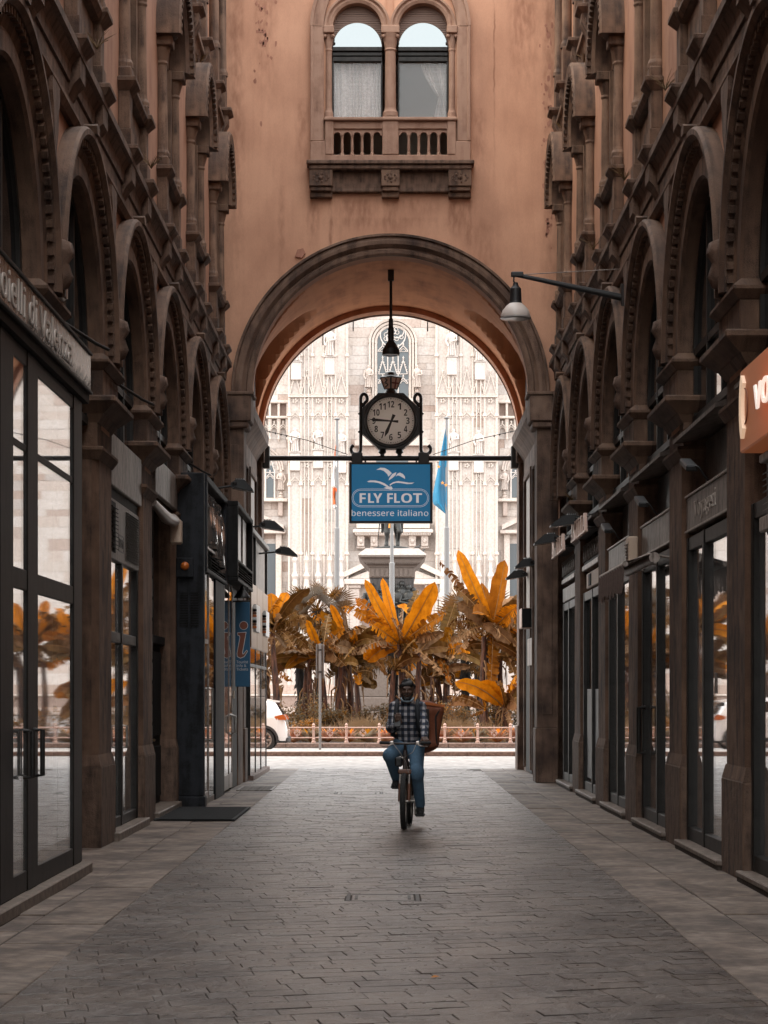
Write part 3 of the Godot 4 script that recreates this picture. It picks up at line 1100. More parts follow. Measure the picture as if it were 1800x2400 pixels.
func main_cornice(s: int, t: Node3D) -> Node3D:
	var o := group_part("cornice", t)
	var w := BAY / 2
	var b := fronted(s)
	moulding(b, [[-0.05, 7.0], [0.05, 7.0], [0.09, 7.06], [0.09, 7.1], [0.05, 7.13], [0.05, 7.3], [-0.05, 7.3]], -w, w)
	put(b, "string_course", M.stone, o)
	b = fronted(s)
	moulding(b, [[-0.05, 7.14], [0.0, 7.14], [0.0, 7.45], [-0.05, 7.45]], -w, w)
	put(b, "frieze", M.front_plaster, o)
	b = fronted(s)
	moulding(b, [[-0.05, 7.3], [0.07, 7.32], [0.08, 7.46], [0.13, 7.54], [0.17, 7.56], [0.17, 7.64], [0.08, 7.72], [-0.05, 7.78]], -w, w)
	put(b, "ledge", M.carved_stone, o)
	return o


# a block that breaks forward under each window column: corbel, cap, pedestal, upper cap
func pedestal(s: int, t: Node3D) -> Node3D:
	var o := group_part("pedestal", t)
	var b := fronted(s)
	b.prism(PackedVector2Array([Vector2(0, 7.1), Vector2(0.1, 7.3), Vector2(0.16, 7.36), Vector2(0.16, 7.6), Vector2(0, 7.6)]), Vector3(-0.17, 0, 0), Vector3(0, 0, 1), Vector3(0, 1, 0), Vector3(0.34, 0, 0))
	put(b, "bracket", M.carved_stone, o)
	b = fronted(s)
	flared(b, 0.17, 0, 0.15, 7.6, 7.69, 0.01, 0.08)
	ringed(b, 0.17, 0, 0.15, [[7.69, 7.745, 0.09]], 0.01)
	put(b, "lower_cap", M.carved_stone, o)
	b = fronted(s)
	b.cbox(Vector3(-0.15, 7.745, 0), Vector3(0.15, 7.95, 0.15), 0.008)
	b.cbox(Vector3(-0.13, 7.95, 0), Vector3(0.13, 8.38, 0.13), 0.008)
	put(b, "die", M.stone, o)
	b = fronted(s)
	flared(b, 0.135, 0, 0.13, 8.38, 8.46, 0.0, 0.07)
	ringed(b, 0.135, 0, 0.13, [[8.46, 8.52, 0.08]], 0.01)
	b.cbox(Vector3(-0.12, 8.52, 0), Vector3(0.12, 8.66, 0.15), 0.02)
	put(b, "upper_cap", M.stone, o)
	return o


func hooded_window(s: int, t: Node3D) -> Node3D:
	var o := group_part("hooded_window", t)
	var cy := 10.2
	# columns and pilasters
	for k in [-1, 1]:
		var b := fronted(s)
		b.lathe(PackedVector2Array([Vector2(0.105, 8.66), Vector2(0.105, 8.71), Vector2(0.085, 8.75), Vector2(0.078, 8.79), Vector2(0.068, 9.86), Vector2(0.082, 9.89), Vector2(0.072, 9.92), Vector2(0.11, 10.05), Vector2(0.12, 10.1), Vector2(0.0, 10.1)]), Vector3(k * 0.8, 0, 0.05), 12)
		put(b, "column", M.stone_pale, o)
		b = fronted(s)
		ringed(b, 0.0, -0.02, 0.1, [], 0.01)
		b.cbox(Vector3(k * 0.8 - 0.15, 10.1, -0.02), Vector3(k * 0.8 + 0.15, 10.22, 0.2), 0.01)
		put(b, "capital_block", M.stone, o)
		b = fronted(s)
		b.box(Vector3(k * 0.6 - 0.05, 8.5, -0.25), Vector3(k * 0.6 + 0.05, cy, 0.03))
		put(b, "jamb", M.stone_pale, o)
	# hood: a deep half drum with a moulded face and dentils
	var h := fronted(s)
	h.arc(PackedVector2Array([Vector2(0.72, -0.05), Vector2(0.72, 0.22), Vector2(0.8, 0.26), Vector2(0.86, 0.26), Vector2(0.9, 0.31), Vector2(1.02, 0.33), Vector2(1.06, 0.3), Vector2(1.06, -0.05)]), 0, cy + 0.02, 0, PI, 36)
	put(h, "hood", M.stone, o)
	h = fronted(s)
	for k in 26:
		var a := PI * (k + 0.5) / 26.0
		var r := Vector3(cos(a), sin(a), 0)
		var keep := h.xf
		h.xf = keep * Transform3D(Basis(Vector3(-sin(a), cos(a), 0), r, Vector3(0, 0, -1)), Vector3(0, cy + 0.02, 0) + r * 0.88)
		h.box(Vector3(-0.028, -0.03, -0.325), Vector3(0.028, 0.03, -0.26))
		h.xf = keep
	put(h, "dentils", M.stone, o).set_meta("kind", "stuff")
	var g := fronted(s)
	g.arc(PackedVector2Array([Vector2(0.5, -0.25), Vector2(0.5, 0.0), Vector2(0.72, 0.0), Vector2(0.72, -0.25)]), 0, cy, 0, PI, 24)
	put(g, "window_arch", M.stone_pale, o)
	g = fronted(s)
	g.box(Vector3(-0.55, 8.5, -0.2), Vector3(0.55, 10.8, -0.19))
	put(g, "pane", M.dark_glass, o)
	g = fronted(s)
	for x in [-0.52, 0.0, 0.52]:
		g.box(Vector3(x - 0.035, 8.5, -0.19), Vector3(x + 0.035, 10.75, -0.14))
	g.box(Vector3(-0.55, 9.75, -0.188), Vector3(0.55, 9.83, -0.135))
	put(g, "window_frame", M.black_steel, o)
	# apron below the sill with its sloping slab
	g = fronted(s)
	g.cbox(Vector3(-0.62, 7.78, -0.1), Vector3(0.62, 8.36, 0.06), 0.01)
	moulding(g, [[-0.05, 8.36], [0.12, 8.4], [0.16, 8.46], [0.16, 8.5], [-0.22, 8.56]], -0.63, 0.63)
	put(g, "sill", M.stone, o)
	# a ridge ornament with tufts on top of the hood
	g = fronted(s)
	for k in 5:
		g.tube([Vector3(-0.08 + 0.04 * k, cy + 1.07, 0.1), Vector3(-0.14 + 0.07 * k, cy + 1.18 + 0.05 * (k % 2), 0.1 + 0.02 * k)], [0.02, 0.004], 5)
	put(g, "crest", M.carved_stone, o)
	return o


# wall of the first floor: plaster piers left and right of the window opening, and over it
func upper_wall(s: int, t: Node3D, y0: float, y1: float) -> Node3D:
	var b := fronted(s)
	var w := BAY / 2
	b.quad(Vector3(-w, y0, 0), Vector3(-0.55, y0, 0), Vector3(-0.55, y1, 0), Vector3(-w, y1, 0), Vector3.BACK)
	b.quad(Vector3(w, y0, 0), Vector3(0.55, y0, 0), Vector3(0.55, y1, 0), Vector3(w, y1, 0), Vector3.BACK)
	b.quad(Vector3(-0.55, y1 - 0.75, 0.001), Vector3(0.55, y1 - 0.75, 0.001), Vector3(0.55, y1, 0.001), Vector3(-0.55, y1, 0.001), Vector3.BACK)
	b.quad(Vector3(-0.55, y0, 0), Vector3(0.55, y0, 0), Vector3(0.55, y0 + 0.85, 0), Vector3(-0.55, y0 + 0.85, 0), Vector3.BACK)
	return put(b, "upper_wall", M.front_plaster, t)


func second_sill(s: int, t: Node3D) -> Node3D:
	var o := group_part("second_floor_sill", t)
	var b := fronted(s)
	moulding(b, [[-0.05, 11.46], [0.06, 11.48], [0.1, 11.6], [0.14, 11.62], [0.14, 11.7], [-0.05, 11.76]], -1.05, 1.05)
	put(b, "ledge", M.stone, o)
	for k in [-1, 1]:
		b = fronted(s)
		b.xf.origin += b.xf.basis * Vector3(k * 0.82, 0, 0)
		b.prism(PackedVector2Array([Vector2(0, 11.3), Vector2(0.08, 11.42), Vector2(0.2, 11.66), Vector2(0.2, 11.78), Vector2(0, 11.78)]), Vector3(-0.15, 0, 0), Vector3(0, 0, 1), Vector3(0, 1, 0), Vector3(0.3, 0, 0))
		flared(b, 0.16, 0, 0.18, 11.78, 11.84, 0.0, 0.08)
		ringed(b, 0.16, 0, 0.18, [[11.84, 11.9, 0.09]], 0.01)
		put(b, "bracket_cap", M.carved_stone, o)
		b = fronted(s)
		b.cbox(Vector3(k * 0.82 - 0.14, 11.9, 0), Vector3(k * 0.82 + 0.14, 12.5, 0.16), 0.01)
		put(b, "die", M.stone, o)
	return o


func tall_window(s: int, t: Node3D) -> Node3D:
	var o := group_part("tall_window", t)
	for k in [-1, 1]:
		var b := fronted(s)
		b.lathe(PackedVector2Array([Vector2(0.11, 12.5), Vector2(0.11, 12.56), Vector2(0.085, 12.62), Vector2(0.075, 14.6), Vector2(0.12, 14.75), Vector2(0.0, 14.78)]), Vector3(k * 0.82, 0, 0.08), 10)
		put(b, "column", M.stone_pale, o)
		b = fronted(s)
		b.box(Vector3(k * 0.6 - 0.05, 12.0, -0.22), Vector3(k * 0.6 + 0.05, 14.9, 0.03))
		put(b, "jamb", M.stone_pale, o)
	var g := fronted(s)
	g.cbox(Vector3(-1.1, 14.78, -0.05), Vector3(1.1, 15.1, 0.25), 0.02)
	put(g, "lintel", M.stone, o)
	g = fronted(s)
	g.box(Vector3(-0.55, 12.0, -0.2), Vector3(0.55, 14.8, -0.19))
	put(g, "pane", M.dark_glass, o)
	g = fronted(s)
	g.box(Vector3(-0.04, 12.0, -0.19), Vector3(0.04, 14.8, -0.14))
	put(g, "window_frame", M.black_steel, o)
	return o


func make_arcade_building(s: int) -> void:
	var t := thing("arcade_building", "dark brown arcaded building with round arches along the left side of the street" if s < 0 else "dark brown arcaded building with round arches along the right side of the street", "building", Vector3.ZERO, "arcaded street fronts")
	var pillars := []
	var makers := {
		"arch": arched_bay(s, t, false), "arch_bar": arched_bay(s, t, true), "spandrel": spandrel(s, t), "cornice": main_cornice(s, t),
		"hood": hooded_window(s, t), "wall": upper_wall(s, t, 7.3, 11.6), "sill2": second_sill(s, t), "tall": tall_window(s, t), "wall2": upper_wall(s, t, 11.6, 15.6)}
	var pil := arcade_pillar(s, t)
	var ped := pedestal(s, t)
	var cor := spandrel_corbel(s, t)
	var first := -6
	var used := {}
	var place := func(src: Node3D, depth: float) -> void:
		var o: Node3D = src
		if used.has(src):
			o = src.duplicate()
			t.add_child(o, true)
		used[src] = true
		o.position.z = -depth
	for k in range(first, 6):
		var c := 16.86 + BAY * k        # centre of the bay
		place.call(makers["arch_bar" if k in [1, 2, 4] and s < 0 else "arch"], c)
		for m in ["spandrel", "cornice", "hood", "wall", "sill2", "tall", "wall2"]:
			place.call(makers[m], c)
		for q in [-0.8, 0.8]:
			place.call(ped, c + q)
		place.call(pil, c - BAY / 2)
		if k == 5 and s < 0:
			pass
		if k < 6:
			place.call(cor, c - BAY / 2)
	for m in makers:
		if not used.has(makers[m]):
			makers[m].free()
	# solid body behind the front: floors, back wall and the storeys above the picture
	var b := fronted(s)
	b.box(Vector3(16.86 + BAY * first - BAY / 2, 4.25, -6.0), Vector3(END, 4.4, -0.42))
	b.box(Vector3(16.86 + BAY * first - BAY / 2, 0, -6.3), Vector3(END, 16.2, -5.9))
	b.box(Vector3(16.86 + BAY * first - BAY / 2, 15.6, -5.9), Vector3(END, 16.2, 0.0))
	b.box(Vector3(16.86 + BAY * first - BAY / 2, 4.4, -1.4), Vector3(END, 15.6, -1.3))
	b.box(Vector3(16.86 + BAY * first - BAY / 2 - 0.3, 0, -6.3), Vector3(16.86 + BAY * first - BAY / 2, 16.2, -0.45))
	put(b, "body", M.plaster, t)
	b = fronted(s)
	moulding(b, [[0, 15.7], [0.12, 15.8], [0.3, 16.0], [0.35, 16.2], [0, 16.4]], 16.86 + BAY * first - BAY / 2, END)
	put(b, "roof_cornice", M.stone, t)


func arch_polygon(r: float, cy: float, hw: float, top: float, cx := 0.0) -> PackedVector2Array:
	var p := PackedVector2Array([Vector2(cx - hw, cy), Vector2(cx - r, cy)])
	for k in range(1, 32):
		var a := PI - PI * k / 32.0
		p.append(Vector2(cx + cos(a) * r, cy + sin(a) * r))
	p.append_array([Vector2(cx + r, cy), Vector2(cx + hw, cy), Vector2(cx + hw, top), Vector2(cx - hw, top)])
	return p


func make_archway_building() -> void:
	var t := thing("archway_building", "orange plastered building bridging the street over a wide round archway", "building", Vector3.ZERO)
	var X := Vector3.RIGHT
	var Y := Vector3.UP
	var zf := -END
	# street wall
	var b := Builder.new()
	b.prism(arch_polygon(2.55, 7.15, 3.3, 11.3), Vector3(0, 0, zf - 0.5), X, Y, Vector3(0, 0, 0.5))
	b.box(Vector3(-3.3, 11.3, zf - 0.5), Vector3(-1.13, 18, zf))
	b.box(Vector3(1.13, 11.3, zf - 0.5), Vector3(3.3, 18, zf))
	for cx in [-0.61, 0.6]:
		var hw := 0.52 if cx < 0 else 0.53
		b.prism(arch_polygon(0.46, 13.87, 0.52 if cx < 0 else 0.53, 18, cx), Vector3(0, 0, zf - 0.5), X, Y, Vector3(0, 0, 0.5))
	b.box(Vector3(-3.3, 18, zf - 0.5), Vector3(3.3, 18.3, zf))
	b.box(Vector3(-0.09, 11.3, zf - 0.5), Vector3(0.07, 18, zf - 0.06))
	put(b, "street_wall", M.wall_plaster, t)
	# patches of missing plaster
	b = Builder.new()
	for q in [[-1.65, 9.72, 0.1, 0.09]]:
		var c := Vector3(q[0], q[1], zf)
		b.prism(PackedVector2Array([Vector2(-0.1, -0.06), Vector2(0.02, -0.09), Vector2(0.09, 0.0), Vector2(0.05, 0.09), Vector2(-0.06, 0.06)]), c, X, Y, Vector3(0, 0, 0.05))
	put(b, "broken_fixing", M.plaster_patch, t)
	b = Builder.new()
	for k in 34:
		var px := -2.28 + rng.randfn(0, 0.07) - 0.05 * (k % 3)
		var py := 14.4 - absf(rng.randfn(0, 0.8))
		var r := rng.randf_range(0.012, 0.04)
		var poly := PackedVector2Array()
		for a in 6:
			poly.append(Vector2(cos(a * TAU / 6) * r * rng.randf_range(0.5, 1.2), sin(a * TAU / 6) * r * rng.randf_range(0.8, 2.2)))
		b.prism(poly, Vector3(px, py, zf), X, Y, Vector3(0, 0, 0.004))
	for k in 46:
		var px := 2.9 + rng.randfn(0, 0.06)
		var py := 14.4 - rng.randf() * 4.8
		var r := rng.randf_range(0.012, 0.045)
		var poly := PackedVector2Array()
		for a in 6:
			poly.append(Vector2(cos(a * TAU / 6) * r * rng.randf_range(0.5, 1.2), sin(a * TAU / 6) * r * rng.randf_range(0.8, 2.4)))
		b.prism(poly, Vector3(px, py, zf), X, Y, Vector3(0, 0, 0.004))
	put(b, "flaked_plaster", M.plaster_patch, t).set_meta("kind", "stuff")
	# moulded ring of the archway
	b = Builder.new()
	b.xf = Transform3D(Basis.IDENTITY, Vector3(0, 0, zf))
	b.arc(PackedVector2Array([Vector2(2.53, -0.03), Vector2(2.53, 0.02), Vector2(2.57, 0.05), Vector2(2.63, 0.06), Vector2(2.66, 0.02), Vector2(2.71, 0.03)]), 0, 7.15, 0, PI, 72)
	b.arc(PackedVector2Array([Vector2(2.68, -0.02), Vector2(2.68, 0.05), Vector2(2.73, 0.11), Vector2(2.79, 0.12), Vector2(2.85, 0.1), Vector2(2.87, 0.15), Vector2(2.91, 0.15), Vector2(2.92, 0.1), Vector2(2.92, -0.02)]), 0, 7.15, 0, PI, 72)
	put(b, "archway_ring", M.pier_stone, t)
	# piers with impost blocks, each side
	for s in [-1, 1]:
		var p := group_part("pier", t)
		b = Builder.new()
		b.cbox(Vector3(s * 2.66, 0, zf - 0.62), Vector3(s * 3.08, 1.0, zf + 0.1), 0.015)
		put(b, "plinth", M.pier_stone, p)
		b = Builder.new()
		b.cbox(Vector3(s * 2.69, 1.0, zf - 0.6), Vector3(s * 3.08, 6.5, zf + 0.06), 0.012)
		b.cbox(Vector3(s * 2.79, 1.25, zf + 0.06), Vector3(s * 2.97, 6.2, zf + 0.085), 0.008)
		put(b, "shaft", M.pier_stone, p)
		b = Builder.new()
		b.cbox(Vector3(s * 2.60, 6.5, zf - 0.6), Vector3(s * 3.08, 6.62, zf + 0.16), 0.03)
		b.cbox(Vector3(s * 2.55, 6.62, zf - 0.6), Vector3(s * 3.08, 7.1, zf + 0.19), 0.02)
		b.cbox(Vector3(s * 2.5, 7.1, zf - 0.6), Vector3(s * 3.08, 7.16, zf + 0.22), 0.012)
		put(b, "impost", M.pier_stone, p)
		# passage wall behind the pier, with a far pilaster
		b = Builder.new()
		b.box(Vector3(s * 2.86, 0, zf - 0.6), Vector3(s * 3.6, 9.9, -FAR_SIDE + 0.62))
		put(b, "passage_wall", M.pier_stone, p)
		b = Builder.new()
		b.cbox(Vector3(s * 2.72, 0, -FAR_SIDE), Vector3(s * 3.6, 0.95, -FAR_SIDE + 0.75), 0.012)
		b.cbox(Vector3(s * 2.755, 0.95, -FAR_SIDE), Vector3(s * 3.6, 6.6, -FAR_SIDE + 0.72), 0.012)
		b.cbox(Vector3(s * 2.70, 6.6, -FAR_SIDE), Vector3(s * 3.6, 7.1, -FAR_SIDE + 0.78), 0.02)
		b.cbox(Vector3(s * 2.82, 1.3, -FAR_SIDE + 0.72), Vector3(s * 3.4, 6.3, -FAR_SIDE + 0.75), 0.01)
		put(b, "far_pilaster", M.pier_stone, p)
		b = Builder.new()
		b.prism(PackedVector2Array([Vector2(2.86, 6.6), Vector2(2.74, 6.8), Vector2(2.62, 6.95), Vector2(2.6, 7.12), Vector2(2.86, 7.16)]), Vector3(0, 0, zf - 0.6), X * s, Y, Vector3(0, 0, -(FAR_SIDE - END - 1.38)))
		put(b, "passage_cornice", M.pier_stone, p)
		# two blind door panels in the passage wall
		for k in 2:
			var z0 := zf - 1.0 - 2.6 * k
			b = Builder.new()
			b.cbox(Vector3(s * 2.80, 0.1, z0 - 0.12), Vector3(s * 2.9, 6.2, z0), 0.01)
			b.cbox(Vector3(s * 2.80, 0.1, z0 - 2.1), Vector3(s * 2.9, 6.2, z0 - 1.98), 0.01)
			b.cbox(Vector3(s * 2.802, 6.08, z0 - 1.98), Vector3(s * 2.9, 6.2, z0 - 0.12), 0.01)
			put(b, "blind_frame", M.pier_stone, p)
			b = Builder.new()
			b.box(Vector3(s * 2.85, 3.2, z0 - 1.98), Vector3(s * 2.88, 6.08, z0 - 0.12))
			put(b, "blind_panel", M.slate_dark if k == 0 else M.beige_panel, p)
			b = Builder.new()
			b.box(Vector3(s * 2.845, 0.02, z0 - 1.98), Vector3(s * 2.88, 3.2, z0 - 0.12))
			put(b, "door_panel", M.slate_dark, p)
	# vault: a barrel with two pairs of side lunettes
	b = Builder.new()
	var nx := 56
	var nz := 60
	var z0 := zf - 0.5
	var z1 := -FAR_SIDE + 0.7
	var grid := []
	for i in nx + 1:
		var row := []
		var ax := PI * i / nx
		var x := -2.86 * cos(ax)
		for j in nz + 1:
			var z := lerpf(z0, z1, float(j) / nz)
			var y := 7.15 + sin(ax) * 2.86 * 0.985
			for zc in [zf - 1.75, zf - 4.75]:
				var dz := absf(z - zc)
				if dz < 1.35:
					y = maxf(y, 7.5 + sqrt(1.35 * 1.35 - dz * dz) * 1.5)
			row.append(Vector3(x, y, z))
		grid.append(row)
	for i in nx:
		for j in nz:
			var a: Vector3 = grid[i][j]
			var c: Vector3 = grid[i + 1][j]
			var d: Vector3 = grid[i + 1][j + 1]
			var e: Vector3 = grid[i][j + 1]
			var nn := (c - a).cross(e - a) + (d - c).cross(e - d)
			if nn.length() < 1e-9:
				continue
			nn = nn.normalized()
			if nn.dot(Vector3(-a.x, 6.0 - a.y, 0)) < 0:
				nn = -nn
			b.quad(a, c, d, e, nn)
	put(b, "vault", M.vault_plaster, t)
	# far arch: a deep rib, then thin rings, then the wall over it
	b = Builder.new()
	b.xf = Transform3D(Basis.IDENTITY, Vector3(0, 0, -FAR_SIDE))
	b.arc(PackedVector2Array([Vector2(2.80, 0.0), Vector2(2.80, 0.3), Vector2(2.755, 0.34), Vector2(2.755, 0.72), Vector2(3.0, 0.72), Vector2(3.0, 0.0)]), 0, 7.1, 0, PI, 72)
	put(b, "far_rib", M.vault_rib, t)
	b = Builder.new()
	b.xf = Transform3D(Basis.IDENTITY, Vector3(0, 0, -FAR_SIDE))
	b.arc(PackedVector2Array([Vector2(2.765, 0.02), Vector2(2.765, 0.07), Vector2(2.82, 0.07), Vector2(2.82, 0.02)]), 0, 7.1, 0, PI, 72)
	b.arc(PackedVector2Array([Vector2(2.78, 0.13), Vector2(2.78, 0.2), Vector2(2.82, 0.2), Vector2(2.82, 0.13)]), 0, 7.1, 0, PI, 72)
	put(b, "far_ring", M.stone_pale, t)
	for k in 4:
		var a := deg_to_rad([58, 73, 107, 122][k])
		b = Builder.new()
		b.cbox(Vector3(cos(a) * 2.77 - 0.012, 7.1 + sin(a) * 2.77 - 0.22, -FAR_SIDE + 0.03), Vector3(cos(a) * 2.77 + 0.012, 7.1 + sin(a) * 2.77 + 0.02, -FAR_SIDE + 0.055), 0.004)
		put(b, "iron_hook", M.iron, t)
	# body over the passage and to both sides of it
	b = Builder.new()
	b.prism(arch_polygon(2.86, 7.1, 3.6, 10.6), Vector3(0, 0, -FAR_SIDE), X, Y, Vector3(0, 0, 0.6))
	b.box(Vector3(-40, 10.6, -FAR_SIDE), Vector3(40, 18.3, zf - 3.7))
	b.box(Vector3(-40, 10.6, zf - 3.7), Vector3(-1.6, 18.3, zf - 0.5))
	b.box(Vector3(1.6, 10.6, zf - 3.7), Vector3(40, 18.3, zf - 0.5))
	b.box(Vector3(-1.6, 10.6, zf - 3.7), Vector3(1.6, 11.3, zf - 0.5))
	b.box(Vector3(-1.6, 14.7, zf - 3.7), Vector3(1.6, 18.3, zf - 0.5))
	b.box(Vector3(-40, 0, -FAR_SIDE), Vector3(-3.6, 10.6, zf - 0.5))
	b.box(Vector3(3.6, 0, -FAR_SIDE), Vector3(40, 10.6, zf - 0.5))
	put(b, "body", M.plaster, t)
	b = Builder.new()
	b.box(Vector3(-1.59, 11.31, zf - 3.69), Vector3(1.59, 14.69, zf - 3.6))
	b.box(Vector3(-1.59, 11.31, zf - 3.6), Vector3(1.59, 11.34, zf - 0.52))
	put(b, "room", M.room_wall, t)
	make_double_window(t, zf)


func make_double_window(t: Node3D, zf: float) -> void:
	var X := Vector3.RIGHT
	var Y := Vector3.UP
	var o := group_part("double_window", t)
	var b := Builder.new()
	b.xf = Transform3D(Basis.IDENTITY, Vector3(0, 0, zf))
	# outer frame: pilasters and the great arch over both lights
	for s in [-1, 1]:
		b.cbox(Vector3(s * 1.22, 11.75, -0.02), Vector3(s * 1.45, 13.87, 0.12), 0.02)
		b.cbox(Vector3(s * 1.41, 11.75, -0.02), Vector3(s * 1.47, 13.87, 0.16), 0.015)
		b.cbox(Vector3(s * 1.17, 11.36, -0.02), Vector3(s * 1.47, 11.75, 0.15), 0.012)
	b.arc(PackedVector2Array([Vector2(1.22, -0.02), Vector2(1.22, 0.1), Vector2(1.28, 0.12), Vector2(1.4, 0.12), Vector2(1.41, 0.16), Vector2(1.47, 0.16), Vector2(1.47, -0.02)]), 0, 13.87, 0, PI, 40)
	put(b, "outer_frame", M.window_stone, o)
	# the two inner arches with their mouldings
	for cx in [-0.61, 0.6]:
		b = Builder.new()
		b.xf = Transform3D(Basis.IDENTITY, Vector3(0, 0, zf))
		b.arc(PackedVector2Array([Vector2(0.45, -0.3), Vector2(0.45, 0.02), Vector2(0.5, 0.05), Vector2(0.54, 0.03), Vector2(0.57, 0.08), Vector2(0.605, 0.08), Vector2(0.605, -0.02)]), cx, 13.87, 0, PI, 32)
		put(b, "light_arch", M.window_stone, o)
	# colonnettes with capitals and bases
	for c in [[0.0, 0.105], [-1.13, 0.06], [1.13, 0.06]]:
		b = Builder.new()
		var r: float = c[1]
		b.lathe(PackedVector2Array([Vector2(r * 1.35, 12.22), Vector2(r * 1.35, 12.3), Vector2(r * 1.1, 12.34), Vector2(r, 12.38), Vector2(r * 0.92, 13.42), Vector2(r * 1.1, 13.45), Vector2(r * 0.95, 13.48), Vector2(r * 1.25, 13.66), Vector2(r * 1.5, 13.74), Vector2(0, 13.74)]), Vector3(c[0], 0, zf + 0.0), 16)
		put(b, "colonnette", M.window_stone, o)
		b = Builder.new()
		b.cbox(Vector3(c[0] - r * 1.6, 13.74, zf - 0.15), Vector3(c[0] + r * 1.6, 13.88, zf + 0.14), 0.012)
		for k in [-1, 1]:
			b.lathe(PackedVector2Array([Vector2(0, -0.04), Vector2(0.035, -0.02), Vector2(0.04, 0.02), Vector2(0, 0.05)]), Vector3(c[0] + k * r * 1.2, 13.69, zf + 0.08), 7, true)
		put(b, "capital", M.window_stone, o)
	# glazing
	for k in 2:
		var cx: float = [-0.61, 0.6][k]
		var g := group_part("window_light", t)
		b = Builder.new()
		b.xf = Transform3D(Basis.IDENTITY, Vector3(cx, 0, zf))
		b.cbox(Vector3(-0.46, 13.46, -0.16), Vector3(0.46, 13.54, -0.06), 0.01)
		b.cbox(Vector3(-0.46, 13.38, -0.17), Vector3(0.46, 13.45, -0.09), 0.01)
		b.cbox(Vector3(-0.46, 13.27, -0.16), Vector3(0.46, 13.36, -0.07), 0.01)
		b.box(Vector3(-0.46, 12.2, -0.16), Vector3(-0.435, 13.3, -0.08))
		b.box(Vector3(0.435, 12.2, -0.16), Vector3(0.46, 13.3, -0.08))
		put(b, "transom", M.black_steel, g)
		b = Builder.new()
		b.xf = Transform3D(Basis.IDENTITY, Vector3(cx, 0, zf))
		for j in 20:
			b.box(Vector3(-0.46, 13.54 + j * 0.042, -0.19), Vector3(0.46, 13.574 + j * 0.042, -0.17))
		put(b, "blind", M.blind, g)
		b = Builder.new()
		b.xf = Transform3D(Basis.IDENTITY, Vector3(cx, 13.545, zf - 0.16))
		var half := PackedVector2Array()
		for j in 25:
			half.append(Vector2(cos(PI * j / 24.0) * 0.45, sin(PI * j / 24.0) * 0.46))
		b.prism(half, Vector3.ZERO, X, Y, Vector3(0, 0, 0.008))
		put(b, "lunette_pane", M.mirror_glass, g)
		b = Builder.new()
		b.xf = Transform3D(Basis.IDENTITY, Vector3(cx, 0, zf))
		b.box(Vector3(-0.44, 12.15, -0.14), Vector3(0.44, 13.3, -0.135))
		put(b, "pane", M.window_pane, g)
		# net curtain: full width on one side, tied back on the other
		b = Builder.new()
		b.xf = Transform3D(Basis.IDENTITY, Vector3(cx, 0, zf))
		var nu := 60
		var nv := 16
		var pts := []
		for i in nu + 1:
			var col := []
			for j in nv + 1:
				var u := float(i) / nu
				var v := float(j) / nv
				var y := lerpf(13.3, 12.17, v)
				var x := lerpf(-0.43, 0.43, u)
				if k == 1:
					var pinch := 0.42 if v > 0.55 else lerpf(0.0, 0.42, pow(v / 0.55, 1.4))
					var left := -0.05 + pinch * 0.75
					var right := 0.44
					if v > 0.55:
						left = lerpf(0.29, 0.18, (v - 0.55) / 0.45)
					x = lerpf(left, right, u)
				col.append(Vector3(x, y, -0.26 + 0.02 * sin(u * 70.0 + sin(u * 13.0) * 3.0) + 0.01 * sin(v * 9.0 + u * 20.0)))
			pts.append(col)
		for i in nu:
			for j in nv:
				var a: Vector3 = pts[i][j]
				var c: Vector3 = pts[i + 1][j]
				var d: Vector3 = pts[i + 1][j + 1]
				var e: Vector3 = pts[i][j + 1]
				b.quad(a, c, d, e, (c - a).cross(a - e).normalized())
		put(b, "curtain", M.curtain, g)
	# balustrade of little arches
	var bal := group_part("balustrade", t)
	b = Builder.new()
	b.xf = Transform3D(Basis.IDENTITY, Vector3(0, 0, zf))
	b.cbox(Vector3(-1.22, 12.12, -0.1), Vector3(1.22, 12.18, 0.2), 0.015)
	b.cbox(Vector3(-1.2, 11.98, -0.06), Vector3(1.2, 12.12, 0.12), 0.012)
	put(b, "hand_rail", M.window_stone, bal)
	b = Builder.new()
	b.xf = Transform3D(Basis.IDENTITY, Vector3(0, 0, zf))
	b.cbox(Vector3(-1.2, 11.36, -0.1), Vector3(1.2, 11.5, 0.15), 0.012)
	put(b, "base_rail", M.window_stone, bal)
	for x in [-1.12, 0.0, 1.12]:
		b = Builder.new()
		b.xf = Transform3D(Basis.IDENTITY, Vector3(0, 0, zf))
		var w := 0.15 if x == 0.0 else 0.08
		b.cbox(Vector3(x - w, 11.5, -0.08), Vector3(x + w, 12.2, 0.16), 0.015)
		put(b, "post", M.window_stone, bal)
	for side in [-1, 1]:
		for k in 5:
			var x: float = side * (0.245 + 0.183 * k)
			if k < 4:
				b = Builder.new()
				b.lathe(PackedVector2Array([Vector2(0.038, 11.5), Vector2(0.038, 11.54), Vector2(0.025, 11.57), Vector2(0.03, 11.65), Vector2(0.024, 11.82), Vector2(0.034, 11.86), Vector2(0.034, 11.9)]), Vector3(x + side * 0.0915, 0, zf + 0.04), 10)
				put(b, "baluster", M.window_stone, bal)
			b = Builder.new()
			b.prism(arch_polygon(0.062, 11.87, 0.0915, 11.985, x), Vector3(0, 0, zf + 0.0), X, Y, Vector3(0, 0, 0.08))
			put(b, "small_arch", M.window_stone, bal)
	# sill slab on three carved brackets
	var sill := group_part("window_sill", t)
	b = Builder.new()
	b.xf = Transform3D(Basis.IDENTITY, Vector3(0, 0, zf))
	b.cbox(Vector3(-1.53, 11.29, -0.02), Vector3(1.53, 11.36, 0.34), 0.012)
